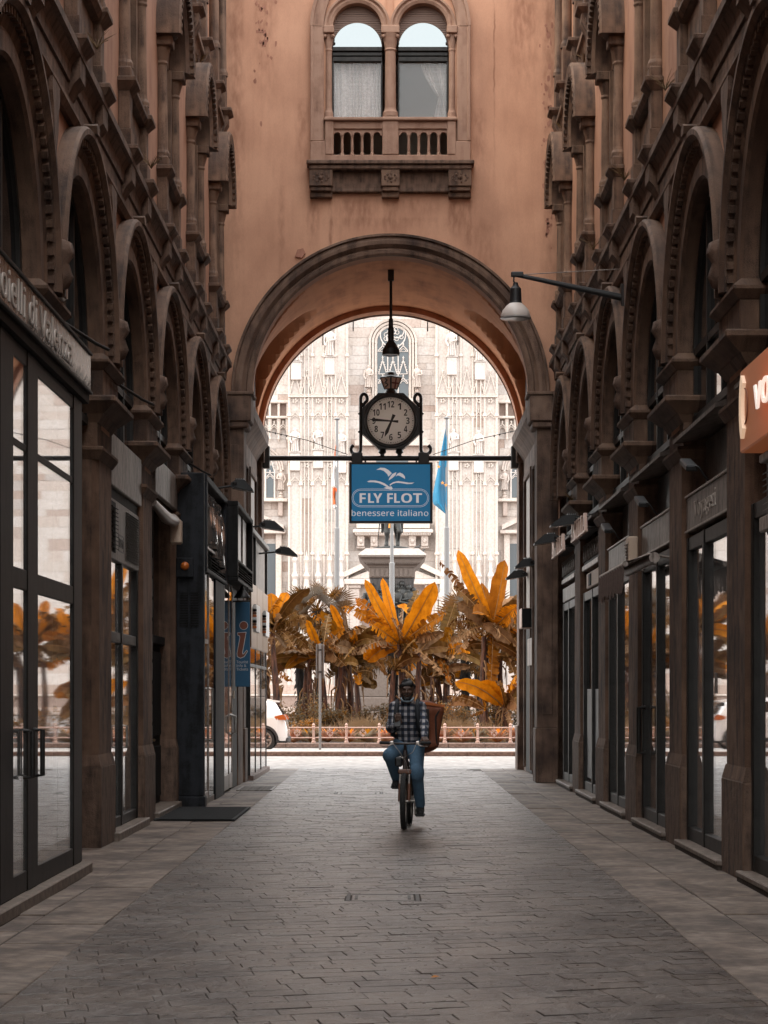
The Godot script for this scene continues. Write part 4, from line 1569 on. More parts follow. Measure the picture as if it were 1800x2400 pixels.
	b.cbox(Vector3(-1.49, 11.2, -0.02), Vector3(1.49, 11.29, 0.29), 0.02)
	put(b, "sill_slab", M.carved_stone, sill)
	b = Builder.new()
	b.xf = Transform3D(Basis.IDENTITY, Vector3(0, 0, zf))
	b.cbox(Vector3(-1.4, 10.86, -0.02), Vector3(1.4, 11.2, 0.1), 0.012)
	b.cbox(Vector3(-1.4, 10.82, -0.02), Vector3(1.4, 10.88, 0.14), 0.012)
	put(b, "frieze", M.carved_stone, sill)
	for q in [[-1.27, 0.215], [0.0, 0.17], [1.27, 0.215]]:
		b = Builder.new()
		b.xf = Transform3D(Basis.IDENTITY, Vector3(q[0], 0, zf))
		var w: float = q[1]
		b.cbox(Vector3(-w, 10.9, 0), Vector3(w, 11.2, 0.27), 0.012)
		b.cbox(Vector3(-w + 0.02, 10.82, 0), Vector3(w - 0.02, 10.9, 0.23), 0.012)
		b.cbox(Vector3(-w + 0.01, 10.72, 0), Vector3(w - 0.01, 10.82, 0.15), 0.012)
		put(b, "bracket", M.stone, sill)
		b = Builder.new()
		b.xf = Transform3D(Basis.IDENTITY, Vector3(q[0], 11.05, zf + 0.27))
		for k in 9:
			var a := TAU * k / 9
			b.lathe(PackedVector2Array([Vector2(0, -0.03), Vector2(0.025, 0), Vector2(0, 0.03)]), Vector3(cos(a) * w * 0.62, sin(a) * 0.07, 0.0), 6, true)
		b.lathe(PackedVector2Array([Vector2(0, -0.05), Vector2(0.05, 0), Vector2(0, 0.05)]), Vector3.ZERO, 8, true)
		put(b, "carved_wreath", M.carved_stone, sill)


# ---- cathedral front: local x across, y up, z out of the wall towards the square ----
func carved_figure(b: Builder, o: Vector3, h: float, seed_: int) -> void:
	# a robed statue: skirt, folded arms, head
	var w := h * 0.15
	b.lathe(PackedVector2Array([Vector2(w * 1.15, 0), Vector2(w * 1.05, h * 0.15), Vector2(w * 0.85, h * 0.42), Vector2(w * 1.1, h * 0.6), Vector2(w * 1.25, h * 0.74), Vector2(w * 0.9, h * 0.82), Vector2(w * 0.35, h * 0.85), Vector2(w * 0.4, h * 0.88), Vector2(w * 0.52, h * 0.93), Vector2(w * 0.4, h * 0.985), Vector2(0, h)]), o, 10, true, 1.0, 0.8)
	var side := 1.0 if seed_ % 2 == 0 else -1.0
	b.tube([o + Vector3(side * w * 1.1, h * 0.74, 0.1), o + Vector3(side * w * 1.35, h * 0.56, w * 0.9), o + Vector3(0, h * 0.52, w * 1.3)], [w * 0.36, w * 0.3, w * 0.2], 7)
	b.tube([o + Vector3(-side * w * 1.1, h * 0.74, 0.1), o + Vector3(-side * w * 1.4, h * 0.52, w * 0.5), o + Vector3(-side * w * 0.9, h * 0.34, w * 0.9)], [w * 0.34, w * 0.28, w * 0.2], 7)
	for k in 4:
		var x := w * (-0.7 + 0.45 * k)
		b.tube([o + Vector3(x, h * 0.5, w * 0.75), o + Vector3(x * 1.3, 0.0, w * 0.95)], [w * 0.08, w * 0.2], 5)


func ogee(b: Builder, cx: float, y: float, half: float, z: float, thick: float) -> void:
	# pointed ogee arch drawn as two bent bars with a finial, and cusps inside
	for s in [-1, 1]:
		var pts := []
		for k in 9:
			var u := k / 8.0
			pts.append(Vector3(cx + s * half * (1.0 - pow(u, 1.6)), y + half * (0.75 * sin(u * PI * 0.5) + 0.55 * pow(u, 4.0)), z))
		b.tube(pts, thick, 6)
		b.tube([Vector3(cx + s * half * 0.92, y, z), Vector3(cx + s * half * 0.5, y + half * 0.14, z), Vector3(cx + s * half * 0.42, y + half * 0.4, z), Vector3(cx, y + half * 0.62, z)], thick * 0.75, 5)
	b.lathe(PackedVector2Array([Vector2(0, 0), Vector2(thick * 2.2, thick * 1.5), Vector2(thick * 0.8, thick * 3.0), Vector2(thick * 1.8, thick * 4.4), Vector2(0, thick * 6.0)]), Vector3(cx, y + half * 1.25, z), 7, true)


func gablet(b: Builder, cx: float, y: float, half: float, h: float, z: float, thick: float) -> void:
	for s in [-1, 1]:
		b.tube([Vector3(cx + s * half, y, z), Vector3(cx, y + h, z)], thick, 6)
		for k in 5:
			var u := (k + 0.6) / 5.6
			b.lathe(PackedVector2Array([Vector2(0, -thick), Vector2(thick * 1.2, 0), Vector2(0, thick * 1.3)]), Vector3(cx + s * half * (1 - u) + s * thick * 1.2, y + h * u + thick, z), 5, true)
	b.tube([Vector3(cx - half, y, z), Vector3(cx + half, y, z)], thick * 0.8, 6)
	b.lathe(PackedVector2Array([Vector2(0, 0), Vector2(thick * 2.0, thick * 2.0), Vector2(thick * 0.8, thick * 3.5), Vector2(thick * 2.2, thick * 5.0), Vector2(thick * 0.7, thick * 6.0), Vector2(0, thick * 8.5)]), Vector3(cx, y + h, z), 7, true)


func pinnacle(b: Builder, o: Vector3, r: float, h: float) -> void:
	b.lathe(PackedVector2Array([Vector2(r, 0), Vector2(r, h * 0.34), Vector2(r * 1.2, h * 0.36), Vector2(r * 1.2, h * 0.4), Vector2(r * 0.75, h * 0.43), Vector2(r * 0.85, h * 0.5), Vector2(r * 0.6, h * 0.6), Vector2(r * 0.95, h * 0.64), Vector2(r * 0.5, h * 0.7), Vector2(r * 0.45, h * 0.82), Vector2(r * 0.7, h * 0.86), Vector2(r * 0.2, h * 0.92), Vector2(0, h)]), o, 8)
	for k in 8:
		var a := TAU * k / 8.0
		for j in 3:
			b.lathe(PackedVector2Array([Vector2(0, -r * 0.22), Vector2(r * 0.2, 0), Vector2(0, r * 0.25)]), o + Vector3(cos(a) * r, h * (0.1 + 0.12 * j), sin(a) * r), 5, true)


func block_face(b: Builder, x0: float, x1: float, y0: float, y1: float, z: float, e: float) -> void:
	var q := [Vector3(x0, y0, z - e), Vector3(x1, y0, z - e), Vector3(x1, y1, z - e), Vector3(x0, y1, z - e)]
	var p := [Vector3(x0 + e, y0 + e, z), Vector3(x1 - e, y0 + e, z), Vector3(x1 - e, y1 - e, z), Vector3(x0 + e, y1 - e, z)]
	b.quad(p[0], p[1], p[2], p[3], Vector3.BACK)
	var ns := [Vector3(0, -1, 1), Vector3(1, 0, 1), Vector3(0, 1, 1), Vector3(-1, 0, 1)]
	for i in 4:
		b.quad(q[i], q[(i + 1) % 4], p[(i + 1) % 4], p[i], ns[i].normalized())


func marble_pick() -> int:
	var r := rng.randf()
	return 0 if r < 0.34 else 3 if r < 0.62 else 1 if r < 0.8 else 2 if r < 0.89 else 4 if r < 0.95 else 5


func make_cathedral() -> void:
	var D := 180.0
	var K := FOCAL / D
	var cx := func(x: float) -> float: return (x - 915.0) / K
	var cyy := func(y: float) -> float: return EYE + (1630.0 - y) / K
	var t := thing("cathedral", "pale pinkish marble cathedral front with statues, gables and a tall traceried window", "cathedral", Vector3(0, 0, -D))
	# wall of separate blocks
	var wall := group_part("wall", t)
	var core := Builder.new()
	core.box(Vector3(-34, 0, -2.0), Vector3(34, 42, -0.08))
	put(core, "core", M.marble_1, wall)
	var joined := []
	for k in 6:
		joined.append(Builder.new())
	var shown := 0
	var y := 2.5
	while y < 41.0:
		var h := rng.randf_range(0.5, 1.0)
		var x := -33.0 + rng.randf() * 0.8
		while x < 33.0:
			var l := rng.randf_range(1.0, 3.0)
			var k := marble_pick()
			var m := x + l / 2
			var strip: bool = (m > -3.7 and m < -1.9) or (m > 2.4 and m < 3.9) or (absf(m) > 8.6 and absf(m) < 11.2)
			var z := rng.randf_range(-0.012, 0.02)
			if strip and y > 9.0 and y < 33.5 and shown < 290:
				shown += 1
				var b := Builder.new()
				block_face(b, x + 0.006, x + l - 0.006, y + 0.005, y + h - 0.005, z, 0.014)
				put(b, "stone_block", M["marble_%d" % k], wall)
			else:
				block_face(joined[k], x + 0.006, x + l - 0.006, y + 0.005, y + h - 0.005, z, 0.014)
			x += l
		y += h
	for k in 6:
		put(joined[k], "distant_stone_blocks", M["marble_%d" % k], wall).set_meta("kind", "stuff")
	# plinth with its mouldings, above broad steps
	var pl := group_part("plinth", t)
	var b := Builder.new()
	b.cbox(Vector3(-34, 0, 0.0), Vector3(34, 1.55, 2.2), 0.05)
	put(b, "base_course", M.marble_dark, pl)
	b = Builder.new()
	b.cbox(Vector3(-34, 1.55, 0.0), Vector3(34, 1.72, 2.35), 0.04)
	put(b, "base_moulding", M.marble_trim, pl)
	b = Builder.new()
	b.cbox(Vector3(-34, 1.72, 0.0), Vector3(34, 2.5, 1.9), 0.04)
	put(b, "upper_course", M.marble_5, pl)
	for k in 3:
		b = Builder.new()
		b.cbox(Vector3(-36, 0, 2.2), Vector3(36, 0.2 + 0.2 * k, 6.0 - 1.2 * k), 0.02)
		put(b, "step", M.marble_2, pl)
	# two great buttresses
	for e in [[680.0, 814.0], [1023.0, 1162.0]]:
		var bt := group_part("buttress", t)
		var x0: float = cx.call(e[0])
		var x1: float = cx.call(e[1])
		var w := x1 - x0
		var zf := 1.3
		b = Builder.new()
		b.box(Vector3(x0, 0, 0), Vector3(x1, 41, zf - 0.06))
		put(b, "core", M.marble_0, bt)
		# coursed panels between the shafts
		var cols := [0.0, 0.2, 0.4, 0.6, 0.8, 1.0]
		var tones := []
		for k in 6:
			tones.append(Builder.new())
		for c in 5:
			var yy := 2.5
			while yy < 40.5:
				var hh := rng.randf_range(0.6, 1.7)
				var kk = marble_pick() if c != 2 else [0, 1, 2, 4, 3][rng.randi() % 5]
				block_face(tones[kk], x0 + w * cols[c] + 0.02, x0 + w * cols[c + 1] - 0.02, yy + 0.01, yy + hh - 0.01, zf - (0.3 if c % 2 == 0 else 0.0) + rng.randf_range(-0.01, 0.02), 0.015)
				yy += hh
		for k in 6:
			put(tones[k], "coursed_face", M["marble_%d" % k], bt).set_meta("kind", "stuff")
		for c in 6:
			b = Builder.new()
			var xx: float = x0 + w * cols[c]
			b.lathe(PackedVector2Array([Vector2(0.16, 2.5), Vector2(0.16, 9.5), Vector2(0.12, 9.6), Vector2(0.12, 40.0)]), Vector3(xx, 0, zf), 8)
			for q in [9.6, 13.4, 19.2, 25.0, 30.0, 34.5]:
				b.lathe(PackedVector2Array([Vector2(0.12, q - 0.1), Vector2(0.22, q), Vector2(0.2, q + 0.12), Vector2(0.12, q + 0.25)]), Vector3(xx, 0, zf), 8)
			put(b, "shaft", M.marble_trim, bt)
		for c in 5:              # thin ribs between the shafts
			for rr in [0.33, 0.67]:
				b = Builder.new()
				var rx: float = x0 + w * lerpf(cols[c], cols[c + 1], rr)
				b.cbox(Vector3(rx - 0.05, 2.5, zf - 0.35), Vector3(rx + 0.05, 40.0, zf - 0.12 + 0.3 * (c % 2)), 0.02)
				put(b, "rib", M.marble_trim, bt)
		# bands of ogee arches and leafy corbels
		for q in [20.0, 25.4]:
			b = Builder.new()
			b.cbox(Vector3(x0 - 0.1, q + 1.15, zf - 0.3), Vector3(x1 + 0.1, q + 1.3, zf + 0.25), 0.03)
			for c in 5:
				var mx = x0 + w * (cols[c] + cols[c + 1]) / 2
				ogee(b, mx, q - 0.6, w * 0.085, zf + 0.08, 0.045)
				for k in 5:
					var a := TAU * k / 5.0
					b.lathe(PackedVector2Array([Vector2(0, -0.12), Vector2(0.1, 0), Vector2(0, 0.12)]), Vector3(mx + cos(a) * 0.16, q + 0.85 + sin(a) * 0.13, zf + 0.14), 6, true)
			put(b, "arched_band", M.marble_trim, bt)
		# gables over the upper band
		for c in [0, 1, 2, 3, 4]:
			var mx2: float = x0 + w * (cols[c] + cols[c + 1]) / 2
			b = Builder.new()
			gablet(b, mx2, 26.8, w * 0.095, 2.1 if c == 2 else 1.7, zf + 0.12, 0.05)
			put(b, "gable", M.marble_trim, bt)
		# base pinnacles
		for c in 5:
			b = Builder.new()
			pinnacle(b, Vector3(x0 + w * (cols[c] + cols[c + 1]) / 2, 7.6, zf + 0.3), 0.32, 6.2)
			put(b, "pinnacle", M.marble_trim if c % 2 else M.marble_3, bt)
		# statues on pedestals
		var spots := [[0.1, 22.0, 2.0], [0.5, 22.2, 1.9], [0.9, 21.8, 2.0], [0.12, 29.6, 2.2], [0.7, 30.0, 2.4], [0.3, 34.5, 2.4]]
		if x0 > 0:
			spots = [[0.28, 22.0, 1.9], [0.7, 21.8, 2.0], [0.25, 30.0, 2.3], [0.72, 29.6, 2.3], [0.9, 34.0, 2.4]]
		for sp in spots:
			var mx3: float = x0 + w * sp[0]
			b = Builder.new()
			b.cbox(Vector3(mx3 - 0.42, sp[1] - 1.6, zf - 0.1), Vector3(mx3 + 0.42, sp[1] - 0.1, zf + 0.35), 0.05)
			b.cbox(Vector3(mx3 - 0.5, sp[1] - 0.12, zf - 0.1), Vector3(mx3 + 0.5, sp[1], zf + 0.45), 0.03)
			put(b, "statue_pedestal", M.marble_3, bt)
			b = Builder.new()
			carved_figure(b, Vector3(mx3, sp[1], zf + 0.2), sp[2], int(sp[1] * 10))
			put(b, "statue", M.marble_3, bt)
	# the tall middle window
	var win := group_part("tall_window", t)
	var mx4: float = cx.call(921)
	var spring := 31.3
	b = Builder.new()
	var poly := PackedVector2Array([Vector2(mx4 - 1.3, 26.7), Vector2(mx4 + 1.3, 26.7)])
	for k in 21:
		var a := PI * k / 20.0
		poly.append(Vector2(mx4 + cos(a) * 1.3, spring + sin(a) * 1.75))
	b.prism(poly, Vector3(0, 0, 0.03), Vector3.RIGHT, Vector3.UP, Vector3(0, 0, 0.03))
	put(b, "glass", M.cathedral_glass, win)
	b = Builder.new()
	for k in 3:
		b.arc(PackedVector2Array([Vector2(1.36 + 0.25 * k, 0.0), Vector2(1.36 + 0.25 * k, 0.12 + 0.16 * k), Vector2(1.54 + 0.25 * k, 0.2 + 0.16 * k), Vector2(1.6 + 0.25 * k, 0.0)]), mx4, spring, 0, PI, 28)
	for s in [-1, 1]:
		for k in 3:
			b.cbox(Vector3(mx4 + s * (1.36 + 0.25 * k), 26.5, 0), Vector3(mx4 + s * (1.54 + 0.25 * k), spring, 0.16 + 0.16 * k), 0.03)
	b.cbox(Vector3(mx4 - 2.3, 26.3, 0), Vector3(mx4 + 2.3, 26.55, 0.8), 0.05)
	put(b, "surround", M.marble_trim, win)
	b = Builder.new()
	for x in [-0.44, 0.44]:
		b.tube([Vector3(mx4 + x, 26.7, 0.12), Vector3(mx4 + x, 31.2, 0.12)], 0.06, 6)
	for x in [-0.87, 0.0, 0.87]:
		gablet(b, mx4 + x, 28.7, 0.34, 1.15, 0.14, 0.05)
		ogee(b, mx4 + x, 30.6, 0.38, 0.12, 0.05)
		ogee(b, mx4 + x, 27.9, 0.38, 0.12, 0.05)
	for q in [28.2, 30.6]:
		b.tube([Vector3(mx4 - 1.3, q, 0.1), Vector3(mx4 + 1.3, q, 0.1)], 0.03, 5)
	# swirling rose in the head
	for s in [0, 1, 2]:
		var pts := []
		for k in 13:
			var u := k / 12.0
			var a = s * TAU / 3 + u * 2.6
			pts.append(Vector3(mx4 + cos(a) * 1.05 * u, spring + 0.75 + sin(a) * 0.85 * u, 0.12))
		b.tube(pts, 0.055, 6)
		for k in 3:
			var a2 = s * TAU / 3 + 0.5 + k * 0.6
			b.xf = Transform3D(Basis.IDENTITY, Vector3(mx4 + cos(a2) * (0.4 + 0.18 * k), spring + 0.75 + sin(a2) * (0.32 + 0.14 * k), 0.1))
			b.arc(PackedVector2Array([Vector2(0.13, 0), Vector2(0.13, 0.06), Vector2(0.19, 0.06), Vector2(0.19, 0)]), 0, 0, 0, TAU, 12, false)
			b.xf = Transform3D.IDENTITY
	b.arc(PackedVector2Array([Vector2(1.02, 0.06), Vector2(1.02, 0.16), Vector2(1.12, 0.16), Vector2(1.12, 0.06)]), mx4, spring + 0.72, 0, TAU, 28, false)
	put(b, "tracery", M.marble_3, win)
	for s in [-1, 1]:
		b = Builder.new()
		carved_figure(b, Vector3(mx4 + s * 2.05, 27.5, 0.6), 1.9, s + 5)
		put(b, "statue", M.marble_1, win)
		b = Builder.new()
		pinnacle(b, Vector3(mx4 + s * 2.05, 26.4, 0.6), 0.3, 1.1)
		put(b, "statue_corbel", M.marble_2, win)
	# portal: window pediment, balcony on carved brackets, great pediment on columns
	var por := group_part("portal", t)
	b = Builder.new()
	b.prism(PackedVector2Array([Vector2(-3.0, 22.6), Vector2(3.3, 22.6), Vector2(3.3, 23.0), Vector2(0.15, 24.6), Vector2(-3.0, 23.0)]), Vector3(0, 0, 0), Vector3.RIGHT, Vector3.UP, Vector3(0, 0, 0.9))
	put(b, "window_pediment", M.marble_1, por)
	b = Builder.new()
	b.cbox(Vector3(-2.6, 16.4, 0), Vector3(2.9, 22.6, 0.25), 0.05)
	put(b, "window_wall", M.marble_2, por)
	b = Builder.new()
	b.cbox(Vector3(-1.2, 16.6, 0.24), Vector3(1.5, 21.6, 0.28), 0.01)
	put(b, "glass", M.cathedral_glass, por)
	b = Builder.new()
	b.cbox(Vector3(cx.call(836), 15.6, 0), Vector3(cx.call(1007), 16.4, 1.3), 0.05)
	b.cbox(Vector3(cx.call(828), 15.2, 0), Vector3(cx.call(1014), 15.5, 1.7), 0.06)
	b.cbox(Vector3(cx.call(834), 15.0, 0), Vector3(cx.call(1008), 15.2, 1.5), 0.04)
	for k in 44:
		var xx2: float = lerpf(cx.call(832), cx.call(1010), (k + 0.5) / 44.0)
		b.box(Vector3(xx2 - 0.045, 15.06, 1.5), Vector3(xx2 + 0.045, 15.2, 1.6))
	put(b, "balcony", M.marble_trim, por)
	for x in [846.0, 877.0, 966.0, 995.0]:
		b = Builder.new()
		var xx3: float = cx.call(x)
		b.cbox(Vector3(xx3 - 0.3, 14.1, 0), Vector3(xx3 + 0.3, 15.0, 1.2), 0.06)
		b.cbox(Vector3(xx3 - 0.34, 13.95, 0), Vector3(xx3 + 0.34, 14.1, 1.0), 0.03)
		b.lathe(PackedVector2Array([Vector2(0, -0.25), Vector2(0.16, -0.15), Vector2(0.2, 0.05), Vector2(0.12, 0.22), Vector2(0, 0.28)]), Vector3(xx3, 14.55, 1.2), 8, true)
		put(b, "bracket", M.marble_1, por)
	for x in [861.0, 981.0]:
		b = Builder.new()
		var xx4: float = cx.call(x)
		b.xf = Transform3D(Basis.IDENTITY, Vector3(0, 0, 0.25))
		b.prism(arch_polygon(0.2, 14.75, 0.24, 15.0, xx4), Vector3.ZERO, Vector3.RIGHT, Vector3.UP, Vector3(0, 0, 0.5))
		put(b, "niche_arch", M.marble_2, por)
	b = Builder.new()
	b.cbox(Vector3(-3.9, 10.9, 0), Vector3(4.3, 11.35, 1.6), 0.05)
	for s in [-1, 1]:
		b.prism(PackedVector2Array([Vector2(0, 0), Vector2(4.25, -2.0), Vector2(4.25, -1.55), Vector2(0, 0.5)]), Vector3(0.2, 13.4, 0), Vector3(s, 0, 0), Vector3.UP, Vector3(0, 0, 1.6))
		b.prism(PackedVector2Array([Vector2(0, -0.55), Vector2(3.7, -2.0), Vector2(0, -2.0)]), Vector3(0.2, 13.4, 0), Vector3(s, 0, 0), Vector3.UP, Vector3(0, 0, 1.2))
	put(b, "great_pediment", M.marble_trim, por)
	for x in [-3.1, 3.5]:
		b = Builder.new()
		b.cbox(Vector3(x - 0.5, 2.5, 0), Vector3(x + 0.5, 10.6, 1.1), 0.06)
		b.cbox(Vector3(x - 0.36, 3.0, 1.1), Vector3(x + 0.36, 10.2, 1.16), 0.03)
		b.cbox(Vector3(x - 0.62, 10.6, 0), Vector3(x + 0.62, 10.9, 1.3), 0.05)
		put(b, "pilaster", M.marble_1, por)
	b = Builder.new()
	b.box(Vector3(-2.4, 2.5, 0.02), Vector3(2.8, 10.0, 0.06))
	put(b, "door_leaf", M.marble_dark, por)
	# side bays: gallery with balusters, gabled window, sill, half pediment, arched opening
	for s in [-1, 1]:
		var sb := group_part("side_bay", t)
		var ox = 10.35 * s + 0.2
		b = Builder.new()
		b.box(Vector3(ox - 1.5, 25.0, 0.0), Vector3(ox + 1.5, 26.3, 0.06))  # flat dark panel, shade of the gallery openings put into its colour
		put(b, "gallery_shade_panel", M.marble_dark, sb)
		b = Builder.new()
		b.cbox(Vector3(ox - 1.8, 26.2, 0), Vector3(ox + 1.8, 26.42, 0.6), 0.04)
		b.cbox(Vector3(ox - 1.8, 24.9, 0), Vector3(ox + 1.8, 25.1, 0.7), 0.04)
		for k in 5:
			var x = ox - 1.5 + 0.75 * k
			b.cbox(Vector3(x - 0.1, 25.1, 0.1), Vector3(x + 0.1, 26.2, 0.5), 0.03)
			ogee(b, x + 0.37, 24.0, 0.36, 0.45, 0.05)
			b.lathe(PackedVector2Array([Vector2(0, 22.9), Vector2(0.14, 23.2), Vector2(0.1, 23.4), Vector2(0.18, 24.0), Vector2(0.2, 24.9)]), Vector3(x, 0, 0.35), 7)
		put(b, "gallery", M.marble_trim, sb)
		b = Builder.new()
		for k in 3:
			b.arc(PackedVector2Array([Vector2(1.5 + 0.2 * k, 0.0), Vector2(1.5 + 0.2 * k, 0.1 + 0.12 * k), Vector2(1.66 + 0.2 * k, 0.16 + 0.12 * k), Vector2(1.7 + 0.2 * k, 0.0)]), ox + s * 0.9, 20.6, 0, PI, 24)
		put(b, "hood_arch", M.marble_1, sb)
		b = Builder.new()
		b.box(Vector3(ox - 0.32, 18.3, 0.02), Vector3(ox + 0.32, 21.0, 0.06))
		put(b, "glass", M.cathedral_glass, sb)
		b = Builder.new()
		gablet(b, ox, 20.4, 0.4, 1.5, 0.12, 0.06)
		ogee(b, ox, 19.9, 0.34, 0.1, 0.05)
		b.cbox(Vector3(ox - 0.46, 18.2, 0), Vector3(ox - 0.32, 20.6, 0.2), 0.02)
		b.cbox(Vector3(ox + 0.32, 18.2, 0), Vector3(ox + 0.46, 20.6, 0.2), 0.02)
		put(b, "window_gable", M.marble_3, sb)
		b = Builder.new()
		carved_figure(b, Vector3(ox - s * 0.95, 18.9, 0.4), 1.7, 3)
		pinnacle(b, Vector3(ox - s * 0.95, 17.9, 0.35), 0.25, 1.0)
		put(b, "statue", M.marble_1, sb)
		b = Builder.new()
		b.cbox(Vector3(ox - 1.8, 17.9, 0), Vector3(ox + 1.5 if s < 0 else ox + 1.8, 18.15, 0.8), 0.04)
		put(b, "sill", M.marble_trim, sb)
		b = Builder.new()
		for k in [-1, 1]:
			b.cbox(Vector3(ox + k * 0.9 - 0.2, 16.7, 0), Vector3(ox + k * 0.9 + 0.2, 17.9, 0.55), 0.05)
		put(b, "console", M.marble_2, sb)
		b = Builder.new()
		b.prism(PackedVector2Array([Vector2(0, 0), Vector2(3.1, -1.5), Vector2(3.1, -1.1), Vector2(0, 0.45)]), Vector3(ox + s * 1.9, 17.0, 0), Vector3(-s, 0, 0), Vector3.UP, Vector3(0, 0, 1.1))
		b.cbox(Vector3(ox - 1.35, 15.2, 0), Vector3(ox + 1.35, 15.5, 1.0), 0.04)
		put(b, "half_pediment", M.marble_1, sb)
		b = Builder.new()
		for k in [-1, 1]:
			b.cbox(Vector3(ox + k * 0.75 - 0.25, 7.5, 0), Vector3(ox + k * 0.75 + 0.25, 15.2, 0.5), 0.04)
		b.cbox(Vector3(ox - 1.4, 9.5, 0), Vector3(ox + 1.4, 9.9, 0.75), 0.04)
		put(b, "pilasters", M.marble_trim, sb)
		b = Builder.new()
		b.box(Vector3(ox - 0.48, 10.0, 0.02), Vector3(ox + 0.48, 14.4, 0.06))
		put(b, "arched_pane", M.cathedral_glass, sb)


func make_monument() -> void:
	var D := 125.0
	var t := thing("equestrian_monument", "bronze horse and rider on a stepped grey stone pedestal before the cathedral", "monument", Vector3(0.1, 0, -D))
	var ped := group_part("pedestal", t)
	var b := Builder.new()
	b.cbox(Vector3(-4.5, 0, -4.5), Vector3(4.5, 0.7, 4.5), 0.05)
	b.cbox(Vector3(-3.4, 0.7, -4.0), Vector3(3.4, 1.5, 4.0), 0.05)
	b.cbox(Vector3(-2.2, 1.5, -3.2), Vector3(2.2, 4.2, 3.2), 0.05)
	put(b, "stepped_base", M.pedestal_stone, ped)
	b = Builder.new()
	b.cbox(Vector3(-1.25, 4.2, -2.6), Vector3(1.25, 8.35, 2.6), 0.04)
	put(b, "die", M.pedestal_dark, ped)
	b = Builder.new()
	b.cbox(Vector3(-1.32, 8.35, -2.7), Vector3(1.32, 8.95, 2.7), 0.04)
	for k in 9:
		b.cbox(Vector3(-1.2 + 0.27 * k, 8.42, 2.7), Vector3(-1.02 + 0.27 * k, 8.88, 2.74), 0.015)
	b.lathe(PackedVector2Array([Vector2(0.0, -0.2), Vector2(0.2, 0.0), Vector2(0.0, 0.2)]), Vector3(0, 8.65, 2.7), 10, true)
	put(b, "frieze", M.pedestal_stone, ped)
	b = Builder.new()
	var hw := [1.34, 1.5, 1.62, 1.86, 1.95]
	var hy := [8.95, 9.1, 9.2, 9.5, 9.62]
	for k in 4:
		b.prism(PackedVector2Array([Vector2(-hw[k], hy[k]), Vector2(hw[k], hy[k]), Vector2(hw[k + 1], hy[k + 1]), Vector2(-hw[k + 1], hy[k + 1])]), Vector3(0, 0, -2.7 - (hw[k] - 1.34)), Vector3.RIGHT, Vector3.UP, Vector3(0, 0, 5.4 + 2.0 * (hw[k] - 1.34)))
	for k in 24:
		var x := -1.5 + 3.0 * (k + 0.5) / 24.0
		b.box(Vector3(x - 0.035, 9.12, 2.8), Vector3(x + 0.035, 9.24, 3.0))
	put(b, "cornice", M.pedestal_stone, ped)
	b = Builder.new()
	b.prism(PackedVector2Array([Vector2(-1.95, 9.62), Vector2(1.95, 9.62), Vector2(1.95, 9.68), Vector2(1.5, 10.0), Vector2(-1.5, 10.0), Vector2(-1.95, 9.68)]), Vector3(0, 0, -3.2), Vector3.RIGHT, Vector3.UP, Vector3(0, 0, 6.4))
	put(b, "top_slab", M.marble_3, ped)
	b = Builder.new()
	b.lathe(PackedVector2Array([Vector2(1.28, 10.0), Vector2(1.28, 10.08), Vector2(1.1, 10.2), Vector2(0.7, 10.28), Vector2(0, 10.3)]), Vector3.ZERO, 24, true, 1.0, 2.0)
	put(b, "bronze_ground", M.bronze, t)
	# horse facing the square's middle, one foreleg lifted
	var Y := 10.28
	var f := func(x, y, z): return Vector3(x, Y + y, z)
	var bones := [
		[f.call(0, 1.75, -0.9), f.call(0, 1.8, 0.7), 0.5, 0.46], [f.call(0, 1.75, 0.75), f.call(0, 2.6, 1.35), 0.38, 0.2], [f.call(0, 2.65, 1.35), f.call(0, 2.3, 1.9), 0.19, 0.11],
		[f.call(0.08, 2.8, 1.3), f.call(0.1, 2.95, 1.28), 0.06, 0.02], [f.call(-0.08, 2.8, 1.3), f.call(-0.1, 2.95, 1.28), 0.06, 0.02],
		[f.call(-0.26, 1.45, 0.75), f.call(-0.3, 0.8, 0.85), 0.22, 0.13], [f.call(-0.3, 0.8, 0.85), f.call(-0.33, 0.12, 0.8), 0.12, 0.09], [f.call(-0.33, 0.14, 0.8), f.call(-0.33, 0.04, 0.92), 0.1, 0.14],
		[f.call(0.28, 1.45, 0.8), f.call(0.42, 0.85, 1.1), 0.22, 0.14], [f.call(0.42, 0.85, 1.1), f.call(0.34, 0.3, 0.7), 0.13, 0.09], [f.call(0.34, 0.3, 0.7), f.call(0.33, 0.06, 0.78), 0.1, 0.13],
		[f.call(-0.28, 1.4, -0.95), f.call(-0.3, 0.75, -1.25), 0.3, 0.13], [f.call(-0.3, 0.75, -1.25), f.call(-0.3, 0.08, -1.05), 0.11, 0.1],
		[f.call(0.28, 1.4, -0.95), f.call(0.3, 0.75, -1.3), 0.3, 0.13], [f.call(0.3, 0.75, -1.3), f.call(0.3, 0.08, -1.15), 0.11, 0.1],
		[f.call(0, 1.9, -1.4), f.call(0, 1.0, -1.75), 0.14, 0.05]]
	put(blob(bones, 0.07, 0.12), "horse", M.bronze, t)
